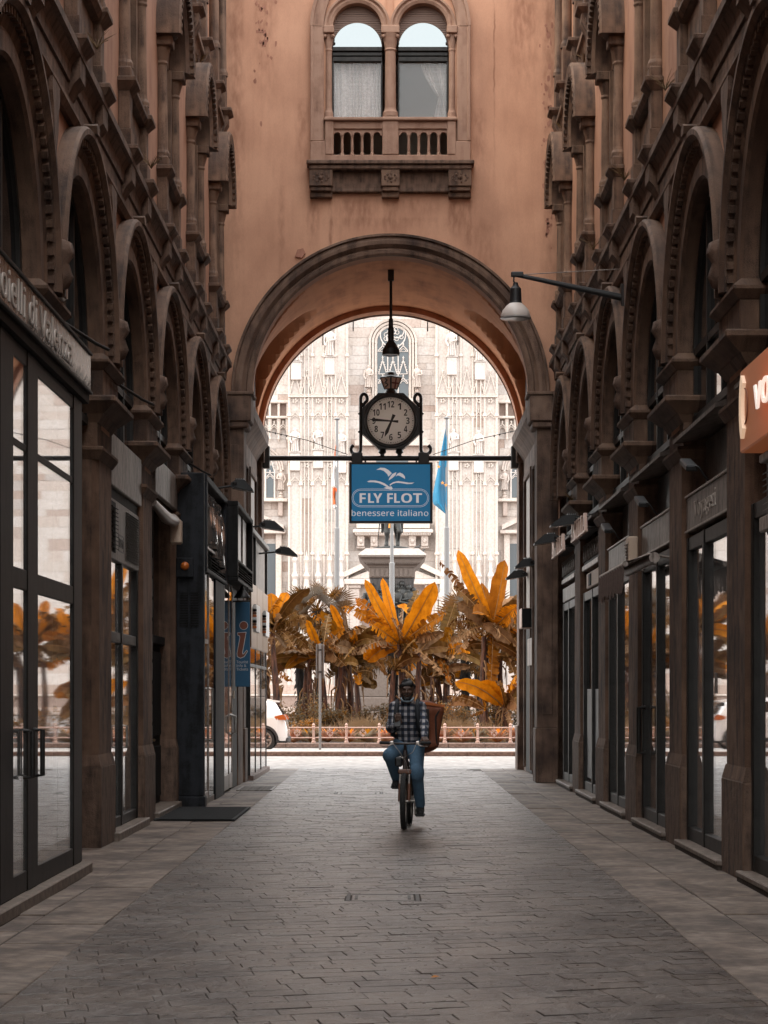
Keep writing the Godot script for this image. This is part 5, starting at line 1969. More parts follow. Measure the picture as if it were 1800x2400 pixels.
	var rider := [
		[f.call(0, 2.35, -0.1), f.call(0, 3.1, -0.05), 0.27, 0.29], [f.call(0, 3.25, -0.03), f.call(0, 3.5, 0.0), 0.12, 0.1], [f.call(0, 3.55, 0.0), f.call(0, 3.68, 0.03), 0.16, 0.15],
		[f.call(-0.32, 3.15, -0.05), f.call(-0.5, 2.75, 0.2), 0.12, 0.1], [f.call(-0.5, 2.75, 0.2), f.call(-0.4, 2.3, 0.55), 0.09, 0.07], [f.call(0.32, 3.15, -0.05), f.call(0.45, 2.7, 0.2), 0.12, 0.1], [f.call(0.45, 2.7, 0.2), f.call(0.15, 2.5, 0.6), 0.09, 0.07],
		[f.call(-0.3, 2.25, -0.05), f.call(-0.55, 1.6, 0.35), 0.2, 0.14], [f.call(-0.55, 1.6, 0.35), f.call(-0.56, 0.95, 0.2), 0.13, 0.09], [f.call(-0.56, 0.9, 0.2), f.call(-0.6, 0.88, 0.48), 0.08, 0.06],
		[f.call(0.3, 2.25, -0.05), f.call(0.55, 1.6, 0.35), 0.2, 0.14], [f.call(0.55, 1.6, 0.35), f.call(0.56, 0.95, 0.2), 0.13, 0.09], [f.call(0.56, 0.9, 0.2), f.call(0.6, 0.88, 0.48), 0.08, 0.06]]
	put(blob(rider, 0.06, 0.08), "rider", M.bronze, t)
	b = Builder.new()
	b.tube([Vector3(-0.5, Y + 2.3, 0.55), Vector3(-0.72, Y + 1.4, 0.6), Vector3(-0.83, Y + 0.35, 0.7)], [0.05, 0.04, 0.025], 6)
	put(b, "sabre", M.bronze, t)
	# bronze crowd in relief round the die
	for k in 9:
		var x := -1.15 + 0.29 * k + rng.randf_range(-0.05, 0.05)
		b = Builder.new()
		carved_figure(b, Vector3(x, 5.4 + rng.randf_range(-0.2, 0.5), 2.72 + rng.randf_range(0, 0.25)), 2.3, k)
		put(b, "relief_figure", M.bronze, t)
	# pigeons on the slab
	for q in [[-1.7, 0.4], [-0.95, 1.2], [1.45, 2.0], [1.7, 1.4]]:
		var p := thing("pigeon", ["dark pigeon at the left corner of the monument's white slab", "dark pigeon on the monument's white slab, second from the left", "dark pigeon third from the left on the monument's white slab", "dark pigeon at the right corner of the monument's white slab"][[-1.7, -0.95, 1.45, 1.7].find(q[0])], "pigeon", Vector3(0.1 + q[0], 9.68 + (0.3 if absf(q[0]) < 1.5 else 0.12), -D + q[1] + 0.6), "pigeons on the monument")
		put(blob([[Vector3(-0.1, 0.1, 0), Vector3(0.08, 0.13, 0), 0.06, 0.07], [Vector3(0.1, 0.16, 0), Vector3(0.15, 0.25, 0), 0.045, 0.04], [Vector3(-0.1, 0.1, 0), Vector3(-0.25, 0.06, 0), 0.045, 0.02]], 0.02, 0.04), "body", M.pedestal_dark, p)
		b = Builder.new()
		b.tube([Vector3(0.19, 0.25, 0), Vector3(0.24, 0.24, 0)], [0.015, 0.004], 5)
		for z in [-0.03, 0.03]:
			b.tube([Vector3(0, 0.08, z), Vector3(0, -0.02, z)], 0.01, 5)
		put(b, "beak_and_legs", M.twig, p)


# lettering fitted to a width and height on a street front (local x runs away from the camera on the left, towards it on the right)
func front_text(parent: Node, s: int, text: String, mid_depth: float, y: float, out: float, wide: float, high: float, material: Material, bold := false, serif := false, depth := 0.01, called := "lettering") -> MeshInstance3D:
	var m := lettering(text, 0.3, depth, bold, serif)
	var box := m.get_aabb()
	var o := put(m, called, material, parent)
	var basis := Basis(Vector3(0, 0, s), Vector3.UP, Vector3(-s, 0, 0))
	var sc := Vector3(wide / box.size.x, high / box.size.y, 1)
	o.transform = Transform3D(basis.scaled_local(sc), Vector3(s * (HALF - out), y, -mid_depth) - basis * (sc * box.get_center() * Vector3(1, 1, 0)))
	return o


func facing_text(parent: Node, text: String, mid: Vector3, wide: float, high: float, material: Material, bold := false, serif := false, depth := 0.008, called := "lettering") -> MeshInstance3D:
	var m := lettering(text, 0.3, depth, bold, serif)
	var box := m.get_aabb()
	var o := put(m, called, material, parent)
	var sc := Vector3(wide / box.size.x, high / box.size.y, 1)
	o.transform = Transform3D(Basis.from_scale(sc), mid - sc * box.get_center() * Vector3(1, 1, 0))
	return o


func slats(parent: Node, s: int, u0: float, u1: float, y0: float, y1: float, out: float, step: float, material: Material, called := "slat") -> void:
	var n := int((y1 - y0) / step)
	var b := fronted(s)
	b.prism(PackedVector2Array([Vector2(0, 0), Vector2(0.03, -step * 0.35), Vector2(0.034, -step * 0.2), Vector2(0.004, step * 0.2)]), Vector3(u0, 0, out), Vector3(0, 0, 1), Vector3.UP, Vector3(u1 - u0, 0, 0))
	var m := b.mesh()
	for k in n:
		put(m, called, material, parent).position.y = y0 + step * (k + 0.5)


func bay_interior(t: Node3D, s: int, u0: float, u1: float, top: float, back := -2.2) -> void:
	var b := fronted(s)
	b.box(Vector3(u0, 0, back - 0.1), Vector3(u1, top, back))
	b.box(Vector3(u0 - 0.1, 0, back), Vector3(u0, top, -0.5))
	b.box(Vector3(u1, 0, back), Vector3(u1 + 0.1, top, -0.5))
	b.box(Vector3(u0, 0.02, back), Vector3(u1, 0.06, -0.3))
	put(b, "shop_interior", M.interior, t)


func make_left_shops() -> void:
	var s := -1
	# --- black steel jeweller's front, nearest on the left
	var t := thing("shopfront", "tall black steel shopfront with mirror-like panes nearest on the left", "shopfront")
	var posts := [[7.2, 7.5], [9.3, 9.6], [11.6, 12.0], [13.6, 13.9], [15.2, 15.74], [16.36, 16.84], [18.74, 19.24]]
	for p in posts:
		var b := fronted(s)
		b.cbox(Vector3(p[0], 0.1, 0.12), Vector3(p[1], 4.25, 0.27), 0.012)
		put(b, "post", M.black_steel, t)
	for k in posts.size() - 1:
		var u0: float = posts[k][1]
		var u1: float = posts[k + 1][0]
		var b := fronted(s)
		for y in [[0.1, 0.26, 0.262], [2.4, 2.56, 0.264], [3.46, 3.52, 0.26], [4.12, 4.25, 0.262]]:
			b.cbox(Vector3(u0, y[0], 0.14), Vector3(u1, y[1], y[2]), 0.008)
		put(b, "rail", M.black_steel, t)
		for y in [[0.26, 2.4], [2.56, 4.12]]:
			b = fronted(s)
			b.box(Vector3(u0, y[0], 0.243), Vector3(u1, y[1], 0.251))
			put(b, "pane", M.pane, t)
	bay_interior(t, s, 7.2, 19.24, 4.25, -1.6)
	var b := fronted(s)
	b.cbox(Vector3(7.0, 0.0, 0.05), Vector3(19.28, 0.1, 0.36), 0.012)
	put(b, "threshold", M.step_stone, t)
	b = fronted(s)
	b.box(Vector3(7.0, 4.25, -0.4), Vector3(19.4, 4.345, 0.31))
	b.box(Vector3(19.28, 0.0, -0.3), Vector3(19.34, 4.25, 0.2))
	put(b, "soffit", M.slate_dark, t)
	for u in [16.16, 16.62]:
		b = fronted(s)
		b.tube([Vector3(u, 0.98, 0.27), Vector3(u, 0.98, 0.34), Vector3(u, 1.33, 0.34), Vector3(u, 1.33, 0.27)], 0.02, 8)
		put(b, "door_handle", M.black_steel, t)
	# --- its fascia sign
	t = thing("fascia_sign", "long grey fascia sign lettered Gioielli di Valenza over the black shopfront", "sign")
	b = fronted(s)
	b.cbox(Vector3(7.0, 4.36, 0.06), Vector3(19.4, 4.69, 0.325), 0.006)
	put(b, "panel", M.fascia_grey, t)
	b = fronted(s)
	b.cbox(Vector3(7.0, 4.69, 0.04), Vector3(19.41, 4.715, 0.345), 0.005)
	b.cbox(Vector3(7.0, 4.335, 0.04), Vector3(19.41, 4.36, 0.345), 0.005)
	put(b, "edge_trim", M.black_steel, t)
	front_text(t, s, "Gioielli di Valenza", 16.35, 4.53, 0.328, 3.75, 0.24, M.letter_pale)
	b = fronted(s)
	for k in 190:
		var u := 15.9 + 3.4 * k / 190.0 + rng.randf_range(-0.01, 0.01)
		b.tube([Vector3(u, 4.36, 0.335), Vector3(u + rng.randf_range(-0.03, 0.03), 4.36 + rng.randf_range(0.04, 0.09), 0.335 + rng.randf_range(0.005, 0.05))], [0.0016, 0.0008], 3, false)
	put(b, "bird_spikes", M.iron, t).set_meta("kind", "stuff")

	# --- bay with grey panel and louvred cabinet
	t = thing("shopfront", "narrow dark shop door under a blank grey panel and louvred cabinet on the left", "shopfront")
	b = fronted(s)
	b.cbox(Vector3(23.4, 3.92, -0.15), Vector3(26.24, 4.5, -0.01), 0.01)
	put(b, "blank_panel", M.sign_grey, t)
	b = fronted(s)
	b.box(Vector3(23.4, 3.8, -0.2), Vector3(26.24, 3.92, -0.06))  # dark strip painted for the shade in the gap above the cabinet
	put(b, "gap_shade_strip", M.slate_dark, t)
	b = fronted(s)
	b.cbox(Vector3(23.4, 3.12, -0.2), Vector3(26.24, 3.8, -0.04), 0.01)
	put(b, "cabinet", M.vent_grey, t)
	slats(t, s, 24.9, 26.1, 3.18, 3.76, -0.04, 0.03, M.vent_grey)
	b = fronted(s)
	b.box(Vector3(23.42, 3.2, -0.045), Vector3(23.95, 3.76, -0.032))
	put(b, "dark_grille", M.slate_dark, t)
	slats(t, s, 23.44, 23.93, 3.22, 3.75, -0.03, 0.045, M.slate_dark, "grille_bar")
	b = fronted(s)
	for q in [[24.25, 24.7, 3.42, 3.435], [24.25, 24.7, 3.24, 3.255], [24.25, 24.27, 3.255, 3.42], [24.68, 24.7, 3.255, 3.42]]:
		b.box(Vector3(q[0], q[2], -0.042), Vector3(q[1], q[3], -0.036))
	put(b, "plate_border", M.numeral, t)
	front_text(t, s, "EIST", 24.475, 3.34, -0.037, 0.36, 0.1, M.numeral)
	b = fronted(s)
	for u in [[23.4, 23.5], [24.62, 24.75], [26.1, 26.24]]:
		b.cbox(Vector3(u[0], 0.1, -0.16), Vector3(u[1], 3.12, -0.05), 0.008)
	b.cbox(Vector3(23.5, 2.2, -0.15), Vector3(24.62, 2.32, -0.06), 0.008)
	b.cbox(Vector3(24.75, 2.2, -0.15), Vector3(26.1, 2.32, -0.06), 0.008)
	b.cbox(Vector3(23.5, 0.1, -0.15), Vector3(24.62, 0.22, -0.06), 0.008)
	b.cbox(Vector3(24.75, 0.1, -0.15), Vector3(26.1, 0.22, -0.06), 0.008)
	put(b, "door_frame", M.black_steel, t)
	for q in [[23.5, 24.62], [24.75, 26.1]]:
		for y in [[0.22, 2.2], [2.32, 3.12]]:
			b = fronted(s)
			b.box(Vector3(q[0], y[0], -0.1), Vector3(q[1], y[1], -0.09))
			put(b, "pane", M.pane, t)
	b = fronted(s)
	b.tube([Vector3(24.69, 1.0, -0.06), Vector3(24.69, 1.0, 0.0), Vector3(24.69, 1.25, 0.0), Vector3(24.69, 1.25, -0.06)], 0.015, 8)
	put(b, "door_handle", M.brushed, t)
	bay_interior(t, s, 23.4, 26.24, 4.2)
	b = fronted(s)
	b.cbox(Vector3(23.3, 0, -0.4), Vector3(26.3, 0.1, 0.09), 0.012)
	put(b, "threshold", M.step_stone, t)

	# --- bay with a tilted plain panel and a dark panelled door
	t = thing("shopfront", "dark panelled double door under a pale blank sign beside the slate blue portal", "shopfront")
	b = fronted(s)
	b.cbox(Vector3(27.45, 4.22, -0.05), Vector3(30.25, 4.7, 0.03), 0.01)
	put(b, "blank_sign", M.sign_grey, t)
	b = fronted(s)
	b.tube([Vector3(27.6, 4.1, -0.02), Vector3(28.6, 3.98, 0.05), Vector3(29.6, 4.02, 0.05), Vector3(30.1, 4.12, -0.02)], [0.05, 0.08, 0.08, 0.05], 10)
	put(b, "rolled_awning", M.plastic_sheet, t)
	for q in [[27.5, 28.75], [28.85, 30.1]]:
		b = fronted(s)
		b.cbox(Vector3(q[0], 0.1, -0.26), Vector3(q[1], 2.3, -0.2), 0.01)
		put(b, "door_leaf", M.slate_dark, t)
		for y in [[0.2, 0.9], [1.05, 2.2]]:
			b = fronted(s)
			b.cbox(Vector3(q[0] + 0.15, y[0], -0.2), Vector3(q[1] - 0.15, y[1], -0.17), 0.02)
			put(b, "door_panel", M.slate_dark, t)
	b = fronted(s)
	b.cbox(Vector3(27.45, 2.3, -0.28), Vector3(30.2, 2.42, -0.14), 0.01)
	b.cbox(Vector3(28.75, 2.42, -0.27), Vector3(28.85, 4.2, -0.15), 0.01)
	put(b, "transom", M.slate_dark, t)
	b = fronted(s)
	b.box(Vector3(27.45, 2.42, -0.24), Vector3(30.2, 4.2, -0.23))
	put(b, "pane", M.dark_glass, t)
	# strip of small framed tiles on the near jamb
	for k in 9:
		b = fronted(s)
		b.cbox(Vector3(27.42, 0.98 + k * 0.27, -0.2), Vector3(27.52, 1.22 + k * 0.27, -0.02), 0.008)
		put(b, "tile", [M.sign_grey, M.vent_grey, M.stone_pale][k % 3], t)
	b = fronted(s)
	b.cbox(Vector3(29.7, 3.72, -0.02), Vector3(29.98, 4.06, 0.13), 0.02)
	put(b, "junction_box", M.cream, t)
	b = fronted(s)
	b.tube([Vector3(28.68, 1.0, -0.2), Vector3(28.68, 1.0, -0.12), Vector3(28.62, 1.0, -0.12)], 0.018, 8)
	put(b, "door_knob", M.gilt_panel, t)
	b = fronted(s)
	b.cbox(Vector3(27.3, 0, -0.4), Vector3(30.3, 0.1, 0.09), 0.012)
	put(b, "threshold", M.step_stone, t)

	# --- slate blue portal with torn foil in its fascia box
	t = thing("shopfront", "slate blue shop portal with torn silver foil hanging in its fascia box", "shopfront")
	b = fronted(s)
	b.cbox(Vector3(30.42, 0.16, 0.0), Vector3(30.62, 4.78, 0.39), 0.012)
	b.cbox(Vector3(30.38, 0.0, 0.0), Vector3(30.66, 0.16, 0.41), 0.01)
	put(b, "near_pier", M.slate_panel, t)
	for q in [0.05, 0.2]:
		for k in 14:
			b = fronted(s)
			b.box(Vector3(30.405, 2.58 + k * 0.036, q), Vector3(30.42, 2.6 + k * 0.036, q + 0.12))
			put(b, "vent_louvre", M.slate_dark, t)
	b = fronted(s)
	b.cbox(Vector3(30.32, 3.28, 0.0), Vector3(30.42, 3.56, 0.25), 0.012)
	put(b, "alarm_box", M.slate_panel, t)
	b = fronted(s)
	b.xf = b.xf * Transform3D(Basis(Vector3(0, 1, 0), Vector3(-1, 0, 0), Vector3(0, 0, 1)), Vector3(30.32, 3.44, 0.13))
	b.lathe(PackedVector2Array([Vector2(0.06, 0), Vector2(0.06, 0.02), Vector2(0.045, 0.05), Vector2(0, 0.06)]), Vector3.ZERO, 14, true)
	put(b, "alarm_lamp", M.amber, t)
	b = fronted(s)
	b.cbox(Vector3(30.62, 4.68, 0.0), Vector3(34.5, 4.78, 0.42), 0.01)
	b.cbox(Vector3(30.62, 3.38, 0.0), Vector3(34.5, 3.44, 0.42), 0.01)
	b.cbox(Vector3(30.62, 3.44, 0.3), Vector3(30.8, 4.68, 0.415), 0.01)
	b.cbox(Vector3(34.2, 3.44, 0.3), Vector3(34.5, 4.68, 0.415), 0.01)
	b.box(Vector3(30.62, 3.44, 0.1), Vector3(34.5, 4.68, 0.16))
	put(b, "fascia_box", M.slate_panel, t)
	b = fronted(s)
	b.cbox(Vector3(30.8, 3.72, 0.3), Vector3(34.2, 3.76, 0.41), 0.006)
	put(b, "fascia_rail", M.aluminium, t)
	slats(t, s, 30.8, 34.2, 3.46, 3.72, 0.37, 0.045, M.slate_panel)
	# crumpled foil
	b = fronted(s)
	var nu := 130
	var nv := 14
	var pts := []
	for i in nu + 1:
		var col := []
		for j in nv + 1:
			var u := float(i) / nu
			var v := float(j) / nv
			var low := 3.86 - 0.34 * u - 0.06 * sin(u * 17.0)
			col.append(Vector3(31.1 + 2.7 * u + 0.05 * sin(v * 7.0), lerpf(4.55, low, v), 0.34 + 0.045 * sin(u * 58.0 + v * 1.2) + 0.03 * sin(u * 131.0 + v * 3.0 + sin(v * 5.0)) + 0.06 * v))
		pts.append(col)
	for i in nu:
		for j in nv:
			var a: Vector3 = pts[i][j]
			var c: Vector3 = pts[i + 1][j]
			var d: Vector3 = pts[i + 1][j + 1]
			var e: Vector3 = pts[i][j + 1]
			b.quad(a, c, d, e, (c - a).cross(e - a).normalized())
	put(b, "torn_foil", M.foil, t)
	b = fronted(s)
	b.box(Vector3(30.8, 3.76, 0.27), Vector3(34.2, 4.68, 0.275))
	put(b, "backing_sheet", M.plastic_sheet, t)
	b = fronted(s)
	b.box(Vector3(30.62, 0.2, 0.36), Vector3(31.3, 3.38, 0.37))
	put(b, "pane", M.pane, t)
	b = fronted(s)
	b.cbox(Vector3(31.3, 0.1, 0.3), Vector3(31.38, 3.38, 0.385), 0.008)
	b.cbox(Vector3(30.62, 2.35, 0.3), Vector3(31.3, 2.42, 0.38), 0.008)
	b.cbox(Vector3(30.62, 0.1, 0.3), Vector3(31.3, 0.2, 0.38), 0.008)
	put(b, "door_frame", M.aluminium, t)
	b = fronted(s)
	b.box(Vector3(31.38, 0.1, 0.33), Vector3(32.6, 3.38, 0.362))
	put(b, "side_pane", M.dark_glass, t)
	b = fronted(s)
	b.tube([Vector3(31.34, 0.95, 0.38), Vector3(31.34, 0.95, 0.44), Vector3(31.34, 1.7, 0.44), Vector3(31.34, 1.7, 0.38)], 0.02, 8)
	put(b, "door_handle", M.brushed, t)
	b = fronted(s)
	b.cbox(Vector3(32.6, 0.0, 0.0), Vector3(34.3, 3.38, 0.38), 0.012)
	put(b, "far_pier", M.slate_panel, t)
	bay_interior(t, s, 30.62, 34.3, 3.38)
	b = fronted(s)
	b.cbox(Vector3(30.66, 0, -0.2), Vector3(32.6, 0.1, 0.36), 0.012)
	put(b, "threshold", M.step_stone, t)

	# --- second dark box front, farther out over the pavement
	t = thing("shopfront", "black boxed shopfront jutting over the left pavement before the archway", "shopfront")
	b = fronted(s)
	b.cbox(Vector3(34.6, 4.68, 0.0), Vector3(38.4, 4.76, 0.58), 0.01)
	b.cbox(Vector3(34.6, 3.46, 0.0), Vector3(38.4, 3.52, 0.58), 0.01)
	b.cbox(Vector3(34.6, 3.52, 0.0), Vector3(34.72, 4.68, 0.575), 0.01)
	b.cbox(Vector3(38.28, 3.52, 0.0), Vector3(38.4, 4.68, 0.575), 0.01)
	b.cbox(Vector3(34.72, 3.78, 0.42), Vector3(38.28, 3.82, 0.575), 0.006)
	put(b, "fascia_box", M.slate_dark, t)
	b = fronted(s)
	b.box(Vector3(34.72, 3.82, 0.46), Vector3(38.28, 4.68, 0.47))
	put(b, "fascia_sheet", M.plastic_sheet, t)
	for u in [35.7, 36.9]:
		b = fronted(s)
		b.cbox(Vector3(u - 0.02, 3.82, 0.47), Vector3(u + 0.02, 4.68, 0.5), 0.005)
		put(b, "sheet_batten", M.aluminium, t)
	slats(t, s, 34.72, 38.28, 3.53, 3.78, 0.53, 0.042, M.slate_dark)
	b = fronted(s)
	b.box(Vector3(34.4, 0.3, 0.355), Vector3(36.1, 3.46, 0.365))
	put(b, "pane", M.pane, t)
	b = fronted(s)
	for u in [34.36, 35.4, 36.1]:
		b.cbox(Vector3(u, 0.05, 0.28), Vector3(u + 0.05, 3.46, 0.375), 0.008)
	b.cbox(Vector3(34.43, 0.05, 0.285), Vector3(35.4, 0.3, 0.37), 0.008)
	b.cbox(Vector3(35.47, 0.05, 0.285), Vector3(36.1, 0.3, 0.37), 0.008)
	put(b, "door_frame", M.aluminium, t)
	b = fronted(s)
	b.tube([Vector3(35.9, 0.95, 0.36), Vector3(35.9, 0.98, 0.44), Vector3(35.9, 1.25, 0.44), Vector3(35.9, 1.28, 0.36)], 0.022, 8)
	put(b, "door_handle", M.brushed, t)
	b = fronted(s)
	b.cbox(Vector3(36.2, 0, 0.0), Vector3(37.7, 3.46, 0.34), 0.012)
	put(b, "pier", M.slate_dark, t)
	b = fronted(s)
	b.cbox(Vector3(37.7, 0, 0.0), Vector3(38.9, 3.46, 0.36), 0.012)
	put(b, "stone_jamb", M.pier_stone, t)
	b = fronted(s)
	b.cbox(Vector3(36.7, 1.55, 0.34), Vector3(36.86, 1.68, 0.36), 0.006)
	put(b, "bell_plate", M.cream, t)
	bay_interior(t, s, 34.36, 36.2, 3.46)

	# --- tourist office banner hung edge on to the street
	t = thing("banner_sign", "blue hanging banner with a rust red letter i reading Tourist Info & Tickets", "sign")
	var bz := -36.6
	b = Builder.new()
	b.cbox(Vector3(-2.66, 1.75, bz - 0.02), Vector3(-2.41, 3.2, bz + 0.02), 0.006)
	put(b, "panel", M.banner_blue, t)
	var dotp := Builder.new()
	dotp.xf = Transform3D(Basis(Vector3.RIGHT, Vector3(0, 0, 1), Vector3.DOWN), Vector3(-2.515, 2.80, bz + 0.02))
	dotp.lathe(PackedVector2Array([Vector2(0.075, 0), Vector2(0.075, 0.005), Vector2(0, 0.005)]), Vector3.ZERO, 20)
	put(dotp, "dot_outline", M.sign_white, t)
	dotp = Builder.new()
	dotp.xf = Transform3D(Basis(Vector3.RIGHT, Vector3(0, 0, 1), Vector3.DOWN), Vector3(-2.515, 2.80, bz + 0.02))
	dotp.lathe(PackedVector2Array([Vector2(0.066, 0), Vector2(0.066, 0.009), Vector2(0, 0.009)]), Vector3.ZERO, 20)
	put(dotp, "dot", M.banner_rust, t)
	# the slanted serif i: a pale outline with the rust letter on it
	var letter := PackedVector2Array([Vector2(-0.075, 0.20), Vector2(0.06, 0.21), Vector2(0.0, -0.13), Vector2(0.005, -0.165), Vector2(0.03, -0.16), Vector2(0.075, -0.10), Vector2(0.085, -0.115), Vector2(0.03, -0.2), Vector2(-0.03, -0.225), Vector2(-0.08, -0.2), Vector2(-0.085, -0.15), Vector2(-0.035, 0.12), Vector2(-0.04, 0.155), Vector2(-0.07, 0.165)])
	var grown := Geometry2D.offset_polygon(letter, 0.011)
	b = Builder.new()
	b.prism(grown[0], Vector3(-2.54, 2.47, bz + 0.02), Vector3.RIGHT, Vector3.UP, Vector3(0, 0, 0.005))
	put(b, "letter_outline", M.sign_white, t)
	b = Builder.new()
	b.prism(letter, Vector3(-2.54, 2.47, bz + 0.02), Vector3.RIGHT, Vector3.UP, Vector3(0, 0, 0.009))
	put(b, "letter_i", M.banner_rust, t)
	for k in 3:
		var txt: String = ["Tourist", "Info &", "Tickets"][k]
		var wd: float = [0.2, 0.17, 0.2][k]
		facing_text(t, txt, Vector3(-2.64 + wd / 2, 2.175 - 0.062 * k, bz + 0.022), wd, 0.05 if k != 1 else 0.046, M.sign_white)
	b = Builder.new()
	b.cbox(Vector3(-2.8, 3.2, bz - 0.015), Vector3(-2.4, 3.23, bz + 0.015), 0.005)
	b.tube([Vector3(-2.75, 3.22, bz), Vector3(-2.75, 3.46, bz)], 0.012, 6)
	b.tube([Vector3(-2.45, 3.22, bz), Vector3(-2.45, 3.46, bz)], 0.012, 6)
	put(b, "hanger", M.iron, t)
	var lamp := thing("shade_lamp", "small black cone lamp over the blue tourist banner", "lamp", Vector3(-2.52, 3.26, bz + 0.35))
	b = Builder.new()
	b.lathe(PackedVector2Array([Vector2(0.14, 0.0), Vector2(0.13, 0.03), Vector2(0.05, 0.13), Vector2(0.02, 0.2), Vector2(0, 0.2)]), Vector3.ZERO, 18)
	put(b, "shade", M.lamp_black, lamp)
	b = Builder.new()
	b.lathe(PackedVector2Array([Vector2(0.0, 0.0), Vector2(0.1, 0.015), Vector2(0.12, 0.02)]), Vector3.ZERO, 18)
	put(b, "bulb_rim", M.cream, lamp)

	# --- glazed office inside the archway
	t = thing("shopfront", "glazed shop with gilt metal fascia inside the archway on the left", "shopfront")
	var xo := HALF - 2.62
	b = fronted(s)
	b.cbox(Vector3(39.9, 4.66, 0.0), Vector3(45.3, 4.76, xo + 0.05), 0.01)
	for u in [39.9, 41.4, 45.2]:
		b.cbox(Vector3(u, 3.74, 0.1), Vector3(u + 0.1, 4.66, xo + 0.01), 0.008)
	put(b, "upper_frame", M.iron, t)
	for q in [[40.0, 41.4], [41.5, 45.2]]:
		b = fronted(s)
		b.box(Vector3(q[0], 3.74, 0.2), Vector3(q[1], 4.66, xo - 0.04))
		put(b, "upper_panel", M.beige_panel, t)
	for q in [[39.9, 41.6], [41.63, 43.5], [43.53, 45.3]]:
		b = fronted(s)
		b.cbox(Vector3(q[0], 2.5, 0.15), Vector3(q[1], 3.72, xo + 0.02), 0.012)
		put(b, "metal_panel", M.gilt_panel, t)
	for st in [40.3, 43.4]:
		b = fronted(s)
		b.cbox(Vector3(st + 0.28, 2.82, xo + 0.02), Vector3(st + 1.5, 3.34, xo + 0.07), 0.006)
		put(b, "white_plate", M.white_paint, t)
		for k in 8:
			for j in 2:
				b = fronted(s)
				b.cbox(Vector3(st + 0.13 * j, 2.87 + 0.053 * k, xo + 0.02), Vector3(st + 0.13 * j + 0.11, 2.915 + 0.053 * k, xo + 0.09 - 0.03 * j), 0.004)
				put(b, "coloured_square", [M.amber, M.white_paint, M.slate_dark, M.fork_orange][(k * 3 + j * 2) % 4], t)
	b = fronted(s)
	for u in [39.9, 41.55, 43.3, 45.1]:
		b.cbox(Vector3(u, 0.1, xo - 0.1), Vector3(u + 0.06, 2.5, xo), 0.006)
	b.cbox(Vector3(39.96, 2.14, xo - 0.1), Vector3(45.1, 2.2, xo - 0.004), 0.004)
	put(b, "mullion", M.black_steel, t)
	for q in [[40.0, 41.55], [41.65, 43.3], [43.4, 45.1]]:
		b = fronted(s)
		b.box(Vector3(q[0] - 0.04, 0.1, xo - 0.02), Vector3(q[1], 2.5, xo - 0.012))
		put(b, "pane", M.pane, t)
	b = fronted(s)
	b.cbox(Vector3(39.9, 0, 0.15), Vector3(45.3, 0.1, xo + 0.06), 0.012)
	put(b, "threshold", M.kerb_stone, t)
	b = fronted(s)
	b.box(Vector3(45.2, 0.1, 0.15), Vector3(45.25, 2.5, xo - 0.12))
	put(b, "end_pane", M.pane, t)

	# floodlights on the left
	floodlight(Vector3(-2.42, 5.02, -34.9), 1, 0.36, "black floodlight on a bracket over the torn foil box")
	floodlight(Vector3(-2.2, 4.74, -39.6), 1, 0.46, "large black floodlight at the mouth of the archway on the left")
	floodlight(Vector3(-2.1, 4.5, -43.2), 1, 0.44, "black floodlight standing out furthest against the cathedral on the left")
	# door mat and pavement grating
	t = thing("rubber_mat", "wide dark ribbed mat lying on the left pavement before the panelled door", "mat", Vector3(-2.5, 0.012, -28.5))
	b = Builder.new()
	b.cbox(Vector3(-0.5, 0, -1.55), Vector3(0.53, 0.022, 1.5), 0.008)
	put(b, "sheet", M.mat, t)
	for k in 18:
		b = Builder.new()
		b.box(Vector3(-0.46, 0.021, -1.45 + k * 0.17), Vector3(0.49, 0.027, -1.38 + k * 0.17))
		put(b, "rib", M.mat, t)
	t = thing("pavement_grating", "iron bar grating in the left pavement near the archway", "grating", Vector3(-2.28, 0.0, -36.4))
	b = Builder.new()
	for q in [[-0.3, 0.3, -0.75, -0.7], [-0.3, 0.3, 0.7, 0.75], [-0.3, -0.26, -0.7, 0.7], [0.26, 0.3, -0.7, 0.7]]:
		b.cbox(Vector3(q[0], 0.005, q[2]), Vector3(q[1], 0.022, q[3]), 0.003)
	put(b, "frame", M.vent_grey, t)
	for k in 26:
		b = Builder.new()
		b.box(Vector3(-0.26, 0.006, -0.69 + k * 0.0545), Vector3(0.26, 0.02, -0.67 + k * 0.0545))
		put(b, "bar", M.vent_grey, t)
	b = Builder.new()
	b.box(Vector3(-0.26, 0.0122, -0.7), Vector3(0.26, 0.0128, 0.7))
	put(b, "pit", M.joint_earth, t)


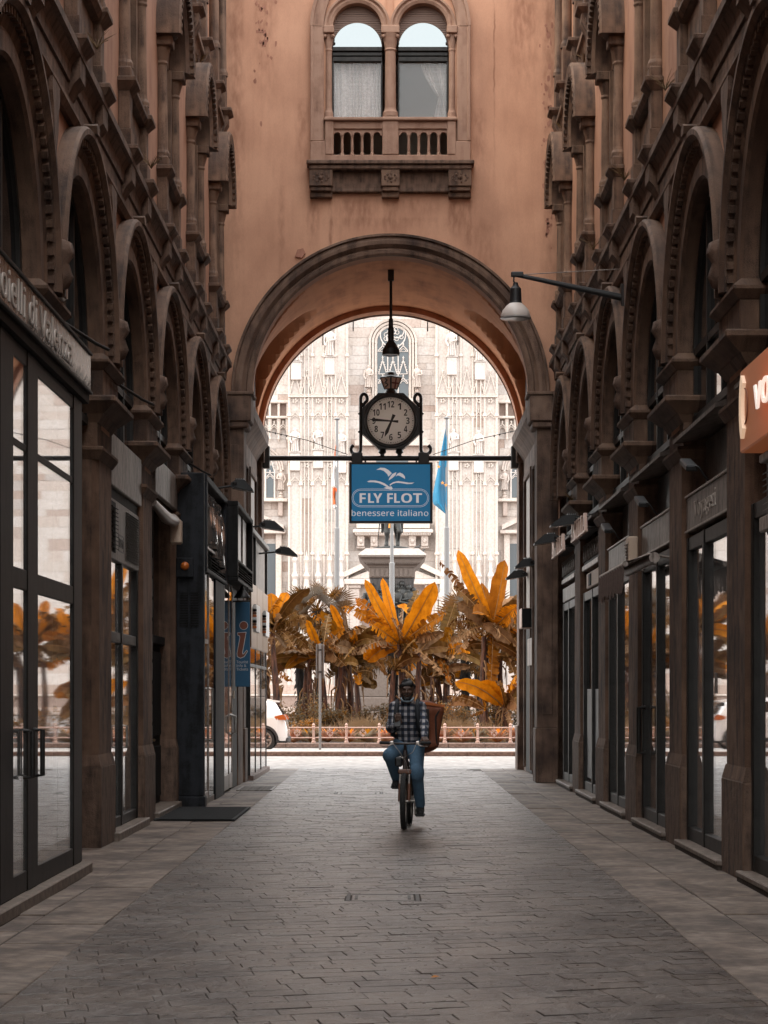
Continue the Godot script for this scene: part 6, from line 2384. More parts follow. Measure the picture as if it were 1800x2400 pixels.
# a wedge shaped floodlight; dir +1 points into the street from the left, -1 from the right
func floodlight(where: Vector3, dir: int, l: float, label: String) -> void:
	var t := thing("floodlight", label, "floodlight", where, "black floodlights along the shopfronts")
	var b := Builder.new()
	b.prism(PackedVector2Array([Vector2(-l / 2, -0.02), Vector2(l / 2, -0.09), Vector2(l / 2, -0.06), Vector2(l * 0.12, 0.09), Vector2(-l * 0.25, 0.1), Vector2(-l / 2, 0.04)]), Vector3(0, 0, -0.17), Vector3(dir, 0, 0), Vector3.UP, Vector3(0, 0, 0.34))
	put(b, "housing", M.lamp_black, t)
	b = Builder.new()
	b.prism(PackedVector2Array([Vector2(-l * 0.44, -0.034), Vector2(l * 0.46, -0.096), Vector2(l * 0.46, -0.09), Vector2(-l * 0.44, -0.028)]), Vector3(0, 0, -0.14), Vector3(dir, 0, 0), Vector3.UP, Vector3(0, 0, 0.28))
	put(b, "lens", M.lamp_glass, t)
	for k in 5:
		b = Builder.new()
		b.box(Vector3(dir * (-l * 0.3 + k * 0.03), 0.09, -0.15), Vector3(dir * (-l * 0.3 + k * 0.03) + dir * 0.01, 0.125, 0.15))
		put(b, "cooling_fin", M.lamp_black, t)
	b = Builder.new()
	var wall := -HALF + 0.02 if dir > 0 else HALF - 0.02
	b.tube([Vector3(-dir * l * 0.3, 0.02, 0), Vector3(-dir * (l * 0.5 + 0.05), 0.0, 0), Vector3(wall - where.x, -0.06, 0)], 0.018, 8)
	b.lathe(PackedVector2Array([Vector2(0.0, -0.03), Vector2(0.035, -0.02), Vector2(0.035, 0.02), Vector2(0, 0.03)]), Vector3(-dir * l * 0.32, 0.03, 0.18), 10)
	put(b, "bracket", M.iron, t)


func make_right_shops() -> void:
	var s := 1
	var names := [
		"shop window under the orange lit sign nearest on the right", "shop window under the grey script sign on the right, reflecting the square",
		"dark shop door under the frayed cloth awning on the right", "dark shop window under a plain grey sign beyond the awning",
		"shop window with a pale box over it under the nearer metal letters", "dark shop door under the farther metal letters, next to the archway pier"]
	for k in 6:
		var c := 16.86 + BAY * k
		var u0 := c - 1.43
		var u1 := c + 1.43
		var t := thing("shopfront", names[k], "shopfront", Vector3.ZERO, "shopfronts of the right side")
		var b := fronted(s)
		for u in [u0, c - 0.1 + 0.3 * (k % 2), u1 - 0.12]:
			b = fronted(s)
			b.cbox(Vector3(u, 0.1, -0.14), Vector3(u + 0.12, 3.24, -0.04), 0.008)
			put(b, "frame_post", M.black_steel, t)
		for y in [0.1, 3.1]:
			b = fronted(s)
			b.cbox(Vector3(u0 + 0.12, y, -0.13), Vector3(u1 - 0.12, y + 0.14, -0.05), 0.008)
			put(b, "frame_rail", M.black_steel, t)
		b = fronted(s)
		b.box(Vector3(u0 + 0.05, 0.15, -0.1), Vector3(u1 - 0.05, 3.15, -0.09))
		put(b, "pane", M.pane if k != 4 else M.dark_glass, t)
		b = fronted(s)
		b.box(Vector3(u0, 3.24, -0.3), Vector3(u1, 4.25, -0.24))
		put(b, "head_panel", M.vent_grey if k % 2 else M.shutter_grey, t)
		b = fronted(s)
		b.prism(PackedVector2Array([Vector2(-0.35, 4.42), Vector2(0.1, 4.26), Vector2(0.1, 4.22), Vector2(-0.35, 4.3)]), Vector3(u0 - 0.02, 0, 0), Vector3(0, 0, 1), Vector3.UP, Vector3(u1 - u0 + 0.04, 0, 0))
		put(b, "ledge", M.lead, t)
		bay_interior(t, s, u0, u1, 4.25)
		b = fronted(s)
		b.cbox(Vector3(u0 - 0.02, 0.05, -0.4), Vector3(u1 + 0.02, 0.1, 0.09), 0.01)
		put(b, "step_slab", M.step_stone, t)
		b = fronted(s)
		b.box(Vector3(u0, 0, -0.4), Vector3(u1, 0.05, 0.08))
		put(b, "step_base", M.joint_earth, t)
		if k == 2:
			b = fronted(s)
			b.tube([Vector3(c + 1.2, 0.9, -0.06), Vector3(c + 1.2, 0.9, 0.02), Vector3(c + 1.2, 1.45, 0.02), Vector3(c + 1.2, 1.45, -0.06)], 0.03, 8)
			put(b, "door_handle", M.black_steel, t)
		if k == 1:
			b = fronted(s)
			b.box(Vector3(c - 0.35, 1.62, -0.088), Vector3(c - 0.2, 1.82, -0.085))
			b.box(Vector3(c - 0.75, 1.5, -0.088), Vector3(c - 0.55, 1.53, -0.085))
			put(b, "sticker", M.vent_grey, t)
		if k == 4:
			b = fronted(s)
			b.box(Vector3(c - 1.3, 0.3, -0.088), Vector3(c + 1.2, 1.7, -0.085))
			put(b, "frosted_film", M.frosted, t)
	# grey box signs over three bays
	var boxes := [[20.84, "aluminium box sign with a thin pale script reading Voyageri on the right"], [24.82, "plain weathered aluminium box sign above the frayed awning"], [28.8, "plain weathered aluminium box sign between the awning and the metal letters"]]
	for q in boxes:
		var t := thing("box_sign", q[1], "sign", Vector3.ZERO, "grey box signs on the right")
		var c: float = q[0]
		var b := fronted(s)
		b.cbox(Vector3(c - 1.42, 3.31, -0.2), Vector3(c + 1.42, 3.65, -0.04), 0.008)
		put(b, "box", M.sign_grey, t)
		b = fronted(s)
		b.cbox(Vector3(c - 1.43, 3.65, -0.21), Vector3(c + 1.43, 3.675, -0.02), 0.005)
		b.cbox(Vector3(c - 1.43, 3.285, -0.21), Vector3(c + 1.43, 3.31, -0.02), 0.005)
		put(b, "edge_trim", M.sign_edge, t)
		if c < 21:
			front_text(t, s, "Voyageri", 20.95, 3.47, -0.036, 1.45, 0.22, M.letter_pale, false, true)
		# spot on a bent arm
		var f := thing("sign_spot", {20.84: "small black spot lamp over the script sign", 24.82: "small black spot lamp over the sign above the awning", 28.8: "small black spot lamp over the plain sign beyond the awning"}[c], "lamp", Vector3(0, 0, 0), "spot lamps over the grey signs")
		b = fronted(s)
		b.xf = b.xf * Transform3D(Basis(Vector3(0, 0, 1), 0.25), Vector3(c + 0.25, 3.88, 0.1))
		b.cbox(Vector3(-0.25, -0.03, -0.06), Vector3(0.25, 0.03, 0.06), 0.012)
		put(b, "housing", M.lamp_black, f)
		b = fronted(s)
		b.tube([Vector3(c + 0.1, 3.86, 0.08), Vector3(c - 0.1, 3.82, 0.05), Vector3(c, 3.74, -0.02), Vector3(c, 3.66, -0.1)], 0.012, 6)
		put(b, "arm", M.iron, f)
	# orange lit sign
	var t := thing("lit_sign", "glowing orange box sign with white capitals and a pale crescent, right edge", "sign")
	var b := fronted(s)
	b.cbox(Vector3(14.2, 3.58, -0.05), Vector3(17.45, 4.25, 0.19), 0.012)
	put(b, "box", M.orange_lit, t)
	front_text(t, s, "VOG", 16.22, 3.93, 0.195, 1.02, 0.2, M.lit_letter, true, false, 0.02)
	b = fronted(s)
	var cres := PackedVector2Array()
	for k in 15:
		var a := -1.25 + 2.5 * k / 14.0
		cres.append(Vector2(-cos(a) * 0.13, sin(a) * 0.27))
	for k in 15:
		var a := 1.15 - 2.3 * k / 14.0
		cres.append(Vector2(-cos(a) * 0.13 + 0.1, sin(a) * 0.2))
	b.prism(cres, Vector3(17.2, 3.93, 0.19), Vector3(-1, 0, 0), Vector3.UP, Vector3(0, 0, 0.03))
	put(b, "crescent", M.lit_cream, t)
	b = fronted(s)
	b.arc(PackedVector2Array([Vector2(0.14, 0.19), Vector2(0.14, 0.2), Vector2(0.15, 0.2), Vector2(0.15, 0.19)]), 17.2, 3.93, 0, TAU, 20, false)
	put(b, "crescent_ring", M.rust_letter, t)
	var glow := OmniLight3D.new()
	glow.name = "sign_glow"
	glow.light_color = Color(1.0, 0.5, 0.2)
	glow.light_energy = 0.012
	glow.light_size = 0.2
	glow.omni_range = 12.0
	glow.omni_attenuation = 2.0
	glow.shadow_enabled = true
	glow.position = Vector3(HALF - 0.45, 3.9, -16.2)
	t.add_child(glow)
	t = thing("shutter_box", "grey louvred shutter box under the orange lit sign", "shutter")
	b = fronted(s)
	b.cbox(Vector3(15.4, 2.9, -0.2), Vector3(17.3, 3.56, 0.0), 0.01)
	put(b, "box", M.shutter_grey, t)
	slats(t, s, 15.4, 17.3, 3.08, 3.46, 0.0, 0.05, M.shutter_grey)
	b = fronted(s)
	b.cbox(Vector3(15.4, 2.92, 0.0), Vector3(17.3, 3.04, 0.06), 0.01)
	b.cbox(Vector3(15.4, 3.48, 0.0), Vector3(17.3, 3.55, 0.06), 0.01)
	put(b, "trim", M.sign_edge, t)
	# awning with a frayed valance
	t = thing("awning", "rolled awning with a frayed rose-grey valance over a shop door", "awning")
	b = fronted(s)
	b.tube([Vector3(23.5, 3.12, 0.14), Vector3(26.2, 3.12, 0.14)], 0.06, 12)
	put(b, "roller", M.sign_edge, t)
	b = fronted(s)
	b.tube([Vector3(23.5, 3.05, 0.46), Vector3(26.2, 3.05, 0.46)], 0.03, 10)
	put(b, "front_bar", M.sign_edge, t)
	for u in [23.6, 24.8, 26.1]:
		b = fronted(s)
		b.tube([Vector3(u, 3.12, -0.1), Vector3(u, 3.16, 0.2), Vector3(u, 3.05, 0.46)], 0.018, 6)
		put(b, "folding_arm", M.aluminium, t)
	b = fronted(s)
	b.quad(Vector3(23.5, 3.17, 0.14), Vector3(26.2, 3.17, 0.14), Vector3(26.2, 3.075, 0.46), Vector3(23.5, 3.075, 0.46), Vector3(0, 1, 0.3).normalized())
	put(b, "canvas", M.awning_cloth, t)
	b = fronted(s)
	var nu := 120
	for k in nu:
		var a := 23.5 + 2.7 * k / nu
		var e := 23.5 + 2.7 * (k + 1) / nu
		var za := 0.475 + 0.02 * sin(k * 0.55)
		var ze := 0.475 + 0.02 * sin((k + 1) * 0.55)
		var low := 2.78 - rng.randf_range(0.0, 0.07) - 0.02 * sin(k * 0.2)
		b.quad(Vector3(a, 3.04, za), Vector3(e, 3.04, ze), Vector3(e - 0.004, low + rng.randf_range(0, 0.03), ze + 0.01), Vector3(a + 0.004, low, za + 0.01), Vector3(0, 0, 1))
	put(b, "valance", M.awning_cloth, t)
	# small air unit beside the sign
	t = thing("air_unit", "small cream vent unit beside the plain sign above the awning", "vent")
	b = fronted(s)
	b.cbox(Vector3(26.25, 3.2, 0.0), Vector3(26.6, 3.56, 0.12), 0.015)
	put(b, "casing", M.cream, t)
	slats(t, s, 26.3, 26.55, 3.25, 3.52, 0.12, 0.04, M.sign_edge)
	# metal letters with plaques
	for q in [[32.9, "nearer row of rose metal capitals fixed over the right hand shops", "dark carved plaque under the nearer metal letters"], [37.0, "farther row of rose metal capitals beside the archway pier", "dark carved plaque under the farther metal letters"]]:
		var c: float = q[0]
		t = thing("letter_sign", q[1], "sign", Vector3.ZERO, "metal letter signs on the right")
		for k in 6:
			front_text(t, s, "AKILLA"[k], c + 1.3 - 0.42 * k, 4.2, 0.12, [0.36, 0.36, 0.16, 0.3, 0.3, 0.36][k], 0.29, M.letter_rose, false, true, 0.05, "letter")
		b = fronted(s)
		b.cbox(Vector3(c - 1.1, 4.1, -0.1), Vector3(c + 1.35, 4.13, 0.1), 0.005)
		b.cbox(Vector3(c - 1.1, 4.28, -0.1), Vector3(c + 1.35, 4.31, 0.1), 0.005)
		put(b, "rail", M.iron, t)
		t = thing("plaque", q[2], "plaque", Vector3.ZERO, "carved plaques under the metal letters")
		b = fronted(s)
		b.cbox(Vector3(c - 1.3, 3.66, -0.2), Vector3(c + 1.25, 3.98, -0.05), 0.01)
		put(b, "board", M.slate_dark, t)
		for k in 7:
			b = fronted(s)
			ogee(b, c - 1.1 + 0.36 * k, 3.72, 0.13, -0.04, 0.018)
			put(b, "scroll", M.vent_grey, t)
		b = fronted(s)
		b.cbox(Vector3(c - 1.32, 3.58, -0.2), Vector3(c + 1.27, 3.66, -0.02), 0.008)
		put(b, "ledge", M.sign_edge, t)
	t = thing("wall_unit", "cream wall unit with a dark slot over the frosted shop window", "vent")
	b = fronted(s)
	b.cbox(Vector3(31.4, 3.26, -0.2), Vector3(33.4, 3.5, -0.02), 0.012)
	put(b, "casing", M.cream, t)
	b = fronted(s)
	b.cbox(Vector3(32.6, 3.29, -0.02), Vector3(32.95, 3.47, -0.005), 0.006)
	put(b, "slot", M.slate_dark, t)
	b = fronted(s)
	b.cbox(Vector3(35.4, 3.25, -0.2), Vector3(38.1, 3.5, -0.03), 0.012)
	var pn := thing("blank_board", "plain grey board over the door by the archway pier", "sign")
	put(b, "panel", M.sign_grey, pn)
	# small sign box and plate in the archway on the right
	t = thing("projecting_sign", "small pale sign box jutting out inside the archway on the right", "sign")
	b = Builder.new()
	b.cbox(Vector3(2.62, 2.95, -43.4), Vector3(2.86, 3.35, -42.6), 0.012)
	put(b, "box", M.letter_rose, t)
	b = Builder.new()
	b.cbox(Vector3(2.63, 2.96, -42.6), Vector3(2.86, 3.34, -42.56), 0.006)
	put(b, "near_face", M.slate_dark, t)
	t = thing("notice_plate", "pale notice plate below the jutting sign box inside the archway", "sign")
	b = Builder.new()
	b.cbox(Vector3(2.80, 2.2, -43.6), Vector3(2.845, 2.75, -42.3), 0.008)
	put(b, "plate", M.sign_edge, t)
	floodlight(Vector3(2.79, 4.36, -33.9), -1, 0.5, "black floodlight over the nearer metal letters on the right")
	floodlight(Vector3(2.76, 4.34, -37.6), -1, 0.46, "black floodlight over the farther metal letters on the right")
	floodlight(Vector3(2.66, 4.2, -42.2), -1, 0.4, "upper black floodlight inside the archway on the right")
	floodlight(Vector3(2.62, 4.1, -44.4), -1, 0.44, "lower black floodlight inside the archway, over the palms at the right")


func flat_shape(parent: Node, called: String, pts: Array, o: Vector3, k: float, material: Material, thick := 0.006) -> void:
	# points given in picture-plane units of the sign, y down, k metres each
	var p := PackedVector2Array()
	for q in pts:
		p.append(Vector2(q[0] * k, -q[1] * k))
	var b := Builder.new()
	b.prism(p, o, Vector3.RIGHT, Vector3.UP, Vector3(0, 0, thick))
	put(b, called, material, parent)


func make_clock_and_sign() -> void:
	var z := -46.05
	var c := Vector3(0.01, 7.51, z)
	# the bar across the archway
	var t := thing("iron_crossbar", "dark iron bar spanning the archway and carrying the clock", "bar")
	var b := Builder.new()
	b.tube([Vector3(-2.72, 6.72, z), Vector3(2.72, 6.72, z)], 0.055, 12)
	put(b, "bar", M.clock_black, t)
	for s in [-1, 1]:
		b = Builder.new()
		b.cbox(Vector3(s * 2.6, 6.5, z - 0.12), Vector3(s * 2.755, 6.98, z + 0.12), 0.02)
		put(b, "wall_bracket", M.clock_black, t)
		b = Builder.new()
		b.tube([Vector3(s * 2.72, 7.32, z), Vector3(s * 1.8, 7.11, z), Vector3(s * 0.92, 6.8, z)], 0.008, 5)
		for k in 4:
			b.lathe(PackedVector2Array([Vector2(0, -0.03), Vector2(0.02, 0), Vector2(0, 0.03)]), Vector3(s * (2.6 - 0.12 * k), 7.29 - 0.03 * k, z), 6)
		put(b, "stay_wire", M.iron, t)
		b = Builder.new()
		b.cbox(Vector3(s * 0.6, 6.6, z - 0.09), Vector3(s * 0.84, 6.84, z + 0.09), 0.02)
		put(b, "clamp", M.clock_black, t)
	# clock
	t = thing("street_clock", "black eight-sided clock with white dial under a small crested lantern", "clock", c)
	b = Builder.new()
	var oct := PackedVector2Array([Vector2(-0.27, 0.6), Vector2(0.27, 0.6), Vector2(0.62, 0.27), Vector2(0.62, -0.27), Vector2(0.27, -0.6), Vector2(-0.27, -0.6), Vector2(-0.62, -0.27), Vector2(-0.62, 0.27)])
	b.prism(oct, Vector3(0, 0, -0.15), Vector3.RIGHT, Vector3.UP, Vector3(0, 0, 0.03))
	b.prism(oct, Vector3(0, 0, -0.12), Vector3.RIGHT, Vector3.UP, Vector3(0, 0, 0.27), false)
	for k in 8:          # front of the case: from each flat side to the round opening
		var steps := 8
		for j in steps:
			var p := oct[k].lerp(oct[(k + 1) % 8], float(j) / steps)
			var q := oct[k].lerp(oct[(k + 1) % 8], float(j + 1) / steps)
			b.quad(Vector3(p.x, p.y, 0.15), Vector3(q.x, q.y, 0.15), Vector3(q.normalized().x * 0.5, q.normalized().y * 0.5, 0.15), Vector3(p.normalized().x * 0.5, p.normalized().y * 0.5, 0.15), Vector3.BACK)
	put(b, "case", M.clock_black, t)
	var dial_fill := AreaLight3D.new()  # added light behind the translucent dial, only to brighten it
	dial_fill.name = "added_dial_light"
	dial_fill.area_size = Vector2(0.9, 0.9)
	dial_fill.rotation.y = PI
	dial_fill.light_color = Color(1.0, 0.93, 0.86)
	dial_fill.light_energy = 0.085
	dial_fill.shadow_enabled = true
	dial_fill.position = Vector3(0, 0, -0.08)
	t.add_child(dial_fill)
	b = Builder.new()
	b.xf = Transform3D(Basis.IDENTITY, Vector3(0, 0, 0.15))
	b.arc(PackedVector2Array([Vector2(0.51, 0), Vector2(0.51, 0.025), Vector2(0.53, 0.035), Vector2(0.56, 0.035), Vector2(0.58, 0)]), 0, 0, 0, TAU, 60, false)
	put(b, "bezel", M.clock_black, t)
	var disc := PackedVector2Array()
	for k in 60:
		disc.append(Vector2(cos(TAU * k / 60) * 0.512, sin(TAU * k / 60) * 0.512))
	b = Builder.new()
	b.prism(disc, Vector3(0, 0, 0.15), Vector3.RIGHT, Vector3.UP, Vector3(0, 0, 0.01))
	put(b, "dial", M.dial, t)
	for k in 60:
		var a := TAU * k / 60
		b = Builder.new()
		b.xf = Transform3D(Basis(Vector3(0, 0, 1), a), Vector3(0, 0, 0.16))
		if k % 5 == 0:
			b.box(Vector3(0.462, -0.011, 0), Vector3(0.484, 0.011, 0.004))
		else:
			b.box(Vector3(0.466, -0.004, 0), Vector3(0.482, 0.004, 0.004))
		put(b, "minute_mark", M.numeral, t)
	for k in 12:
		var h := k + 1
		var a := PI / 2 - TAU * h / 12.0
		facing_text(t, str(h), Vector3(cos(a) * 0.365, sin(a) * 0.355, 0.162), 0.074 if h < 10 else 0.145, 0.138, M.numeral, true, false, 0.005, "numeral")
	for q in [[Vector2(-0.145, -0.345), 0.36, 0.036, "hour_hand"], [Vector2(-0.47, 0.035), 0.47, 0.028, "minute_hand"]]:
		b = Builder.new()
		var dir: Vector2 = q[0].normalized()
		b.xf = Transform3D(Basis(Vector3(0, 0, 1), dir.angle()), Vector3(0.01, -0.01, 0.175 if q[3] == "hour_hand" else 0.185))
		var w: float = q[2]
		b.prism(PackedVector2Array([Vector2(-0.15, -w), Vector2(-0.15, w), Vector2(0, w * 0.55), Vector2(q[1] * 0.7, w), Vector2(q[1], 0.004), Vector2(q[1], -0.004), Vector2(q[1] * 0.7, -w), Vector2(0, -w * 0.55)]), Vector3.ZERO, Vector3.RIGHT, Vector3.UP, Vector3(0, 0, 0.006))
		put(b, q[3], M.numeral, t)
	# scrolled side rods
	for s in [-1, 1]:
		b = Builder.new()
		var path := []
		for k in 11:
			var a := deg_to_rad(60.0 - k * 24.0)
			path.append(Vector3(s * (0.755 + 0.105 * cos(a)), -0.6 + 0.105 * sin(a), 0))
		path.append(Vector3(s * 0.65, -0.5, 0))
		path.append(Vector3(s * 0.65, 0.48, 0))
		for k in 9:
			var a := deg_to_rad(180.0 - k * 26.0)
			path.append(Vector3(s * (0.58 - 0.07 * cos(a)), 0.5 + 0.1 * sin(a), 0))
		path.append(Vector3(s * 0.63, 0.33, 0))
		b.tube(path, 0.038, 8)
		put(b, "scroll_rod", M.clock_black, t)
		for y in [-0.22, 0.17]:
			b = Builder.new()
			b.lathe(PackedVector2Array([Vector2(0, -0.035), Vector2(0.04, 0), Vector2(0, 0.035)]), Vector3(s * 0.68, y, 0), 10, true)
			put(b, "boss", M.clock_black, t)
		b = Builder.new()
		b.lathe(PackedVector2Array([Vector2(0.05, -0.74), Vector2(0.05, -0.7), Vector2(0.09, -0.66), Vector2(0.07, -0.6), Vector2(0.11, -0.56)]), Vector3(s * 0.185, 0, 0), 10)
		put(b, "foot", M.clock_black, t)
	b = Builder.new()
	b.lathe(PackedVector2Array([Vector2(0.15, 0.58), Vector2(0.14, 0.64), Vector2(0.1, 0.68), Vector2(0.1, 0.7)]), Vector3.ZERO, 12)
	b.lathe(PackedVector2Array([Vector2(0.235, 0.955), Vector2(0.2, 0.98), Vector2(0.13, 1.0), Vector2(0.12, 1.06), Vector2(0.07, 1.08), Vector2(0, 1.1)]), Vector3.ZERO, 4)
	put(b, "lantern_mount", M.clock_black, t)
	# lantern of shields: two faces meet at an edge towards the street
	for s in [-1, 1]:
		var f := group_part("shield", t)
		b = Builder.new()
		var e0 := Vector3(s * 0.01, 0, 0.16)
		var ex := Vector3(s * 0.22, 0, -0.15)
		var quad_pts := [e0 * 0.6 + Vector3(0, 0.7, 0), e0 * 0.6 + ex * 0.6 + Vector3(0, 0.7, 0), e0 + ex + Vector3(0, 0.95, 0), e0 + Vector3(0, 0.95, 0)]
		var nn := Vector3(s * 0.56, -0.25, 0.8).normalized()
		b.quad(quad_pts[0], quad_pts[1], quad_pts[2], quad_pts[3], nn)
		var back := -nn * 0.03
		b.quad(quad_pts[0] + back, quad_pts[1] + back, quad_pts[2] + back, quad_pts[3] + back, -nn)
		put(b, "panel", M.shield_white, f)
		b = Builder.new()
		for k in 4:
			b.tube([quad_pts[k], quad_pts[(k + 1) % 4]], 0.012, 6)
		put(b, "border", M.clock_black, f)
		var mid: Vector3 = (quad_pts[0] + quad_pts[1] + quad_pts[2] + quad_pts[3]) / 4 + nn * 0.006
		var ax = ex.normalized() * s
		var up := nn.cross(ax).normalized()
		if up.y < 0:
			up = -up
		b = Builder.new()
		if s > 0:
			b.prism(PackedVector2Array([Vector2(-0.016, -0.115), Vector2(0.016, -0.115), Vector2(0.016, -0.016), Vector2(0.085, -0.016), Vector2(0.1, 0.016), Vector2(0.016, 0.016), Vector2(0.016, 0.115), Vector2(-0.016, 0.115), Vector2(-0.016, 0.016), Vector2(-0.1, 0.016), Vector2(-0.085, -0.016), Vector2(-0.016, -0.016)]), mid, ax, up, nn * 0.006)
			put(b, "red_cross", M.shield_red, f)
		else:
			var sp := []
			for k in 15:
				var u := k / 14.0
				sp.append(mid + ax * (0.035 * sin(u * 10.5 + 0.4)) + up * (0.085 - 0.17 * u))
			b.tube(sp, 0.012, 6)
			b.tube([sp[0], sp[0] + ax * -0.04 + up * 0.005], [0.016, 0.008], 6)
			put(b, "serpent_crest", M.numeral, f)
	# the blue hanging sign
	var sz := z + 0.0
	var k := 1.0 / 546.4
	t = thing("hanging_sign", "blue hanging sign with two white gulls reading FLY FLOT benessere italiano", "sign", Vector3(0.01, 7.51, sz))
	b = Builder.new()
	for q in [[-0.9, 0.9, -0.93, -0.885], [-0.9, 0.9, -2.195, -2.15], [-0.9, -0.845, -2.15, -0.93], [0.845, 0.9, -2.15, -0.93]]:
		b.cbox(Vector3(q[0], q[2], -0.09), Vector3(q[1], q[3], 0.1), 0.01)
	put(b, "frame", M.clock_black, t)
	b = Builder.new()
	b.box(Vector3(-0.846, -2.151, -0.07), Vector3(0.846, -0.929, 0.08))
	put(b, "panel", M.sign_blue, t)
	for x in [-0.72, -0.55, 0.55, 0.72]:
		b = Builder.new()
		b.cbox(Vector3(x - 0.02, -0.9, -0.02), Vector3(x + 0.02, -0.74, 0.02), 0.005)
		put(b, "hanger", M.clock_black, t)
	var o := Vector3(-683 * k, 640 * k, 0.08)
	var gull := group_part("upper_gull", t)
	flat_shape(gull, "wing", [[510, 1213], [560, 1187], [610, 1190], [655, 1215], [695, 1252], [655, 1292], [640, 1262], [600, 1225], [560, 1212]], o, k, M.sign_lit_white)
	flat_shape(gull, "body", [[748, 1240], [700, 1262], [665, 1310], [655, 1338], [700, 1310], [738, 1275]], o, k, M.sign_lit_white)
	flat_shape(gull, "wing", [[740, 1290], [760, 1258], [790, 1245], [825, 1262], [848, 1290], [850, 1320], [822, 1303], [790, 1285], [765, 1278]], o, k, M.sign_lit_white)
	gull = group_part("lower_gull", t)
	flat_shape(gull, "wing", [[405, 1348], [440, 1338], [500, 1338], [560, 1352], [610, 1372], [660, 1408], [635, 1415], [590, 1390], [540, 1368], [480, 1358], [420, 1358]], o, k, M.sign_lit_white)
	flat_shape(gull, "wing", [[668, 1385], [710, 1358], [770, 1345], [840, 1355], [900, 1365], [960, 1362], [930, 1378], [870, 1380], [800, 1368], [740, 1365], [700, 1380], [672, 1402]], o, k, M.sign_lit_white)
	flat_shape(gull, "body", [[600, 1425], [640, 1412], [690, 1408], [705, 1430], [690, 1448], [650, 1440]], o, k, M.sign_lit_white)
	for inset in [0.0, 15.0]:
		var path := []
		var y0 = 1438.0 + inset
		var y1 = 1650.0 - inset
		var r = (y1 - y0) / 2
		for j in 17:
			var a := -PI / 2 + PI * j / 16
			path.append(o + Vector3((1130 - inset - r + r * cos(a)) * k, -((y0 + y1) / 2 + r * sin(a)) * k, 0.003))
		for j in 17:
			var a := PI / 2 + PI * j / 16
			path.append(o + Vector3((225 + inset + r + r * cos(a)) * k, -((y0 + y1) / 2 + r * sin(a)) * k, 0.003))
		path.append(path[0])
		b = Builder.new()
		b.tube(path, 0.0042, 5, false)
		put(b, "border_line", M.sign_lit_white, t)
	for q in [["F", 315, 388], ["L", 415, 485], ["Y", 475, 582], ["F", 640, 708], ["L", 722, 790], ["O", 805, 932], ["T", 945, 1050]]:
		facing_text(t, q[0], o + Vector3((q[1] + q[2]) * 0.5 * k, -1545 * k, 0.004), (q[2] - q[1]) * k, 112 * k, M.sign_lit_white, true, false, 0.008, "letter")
	facing_text(t, "benessere italiano", o + Vector3(672 * k, -1720 * k, 0.004), 905 * k, 74 * k, M.sign_lit_white)


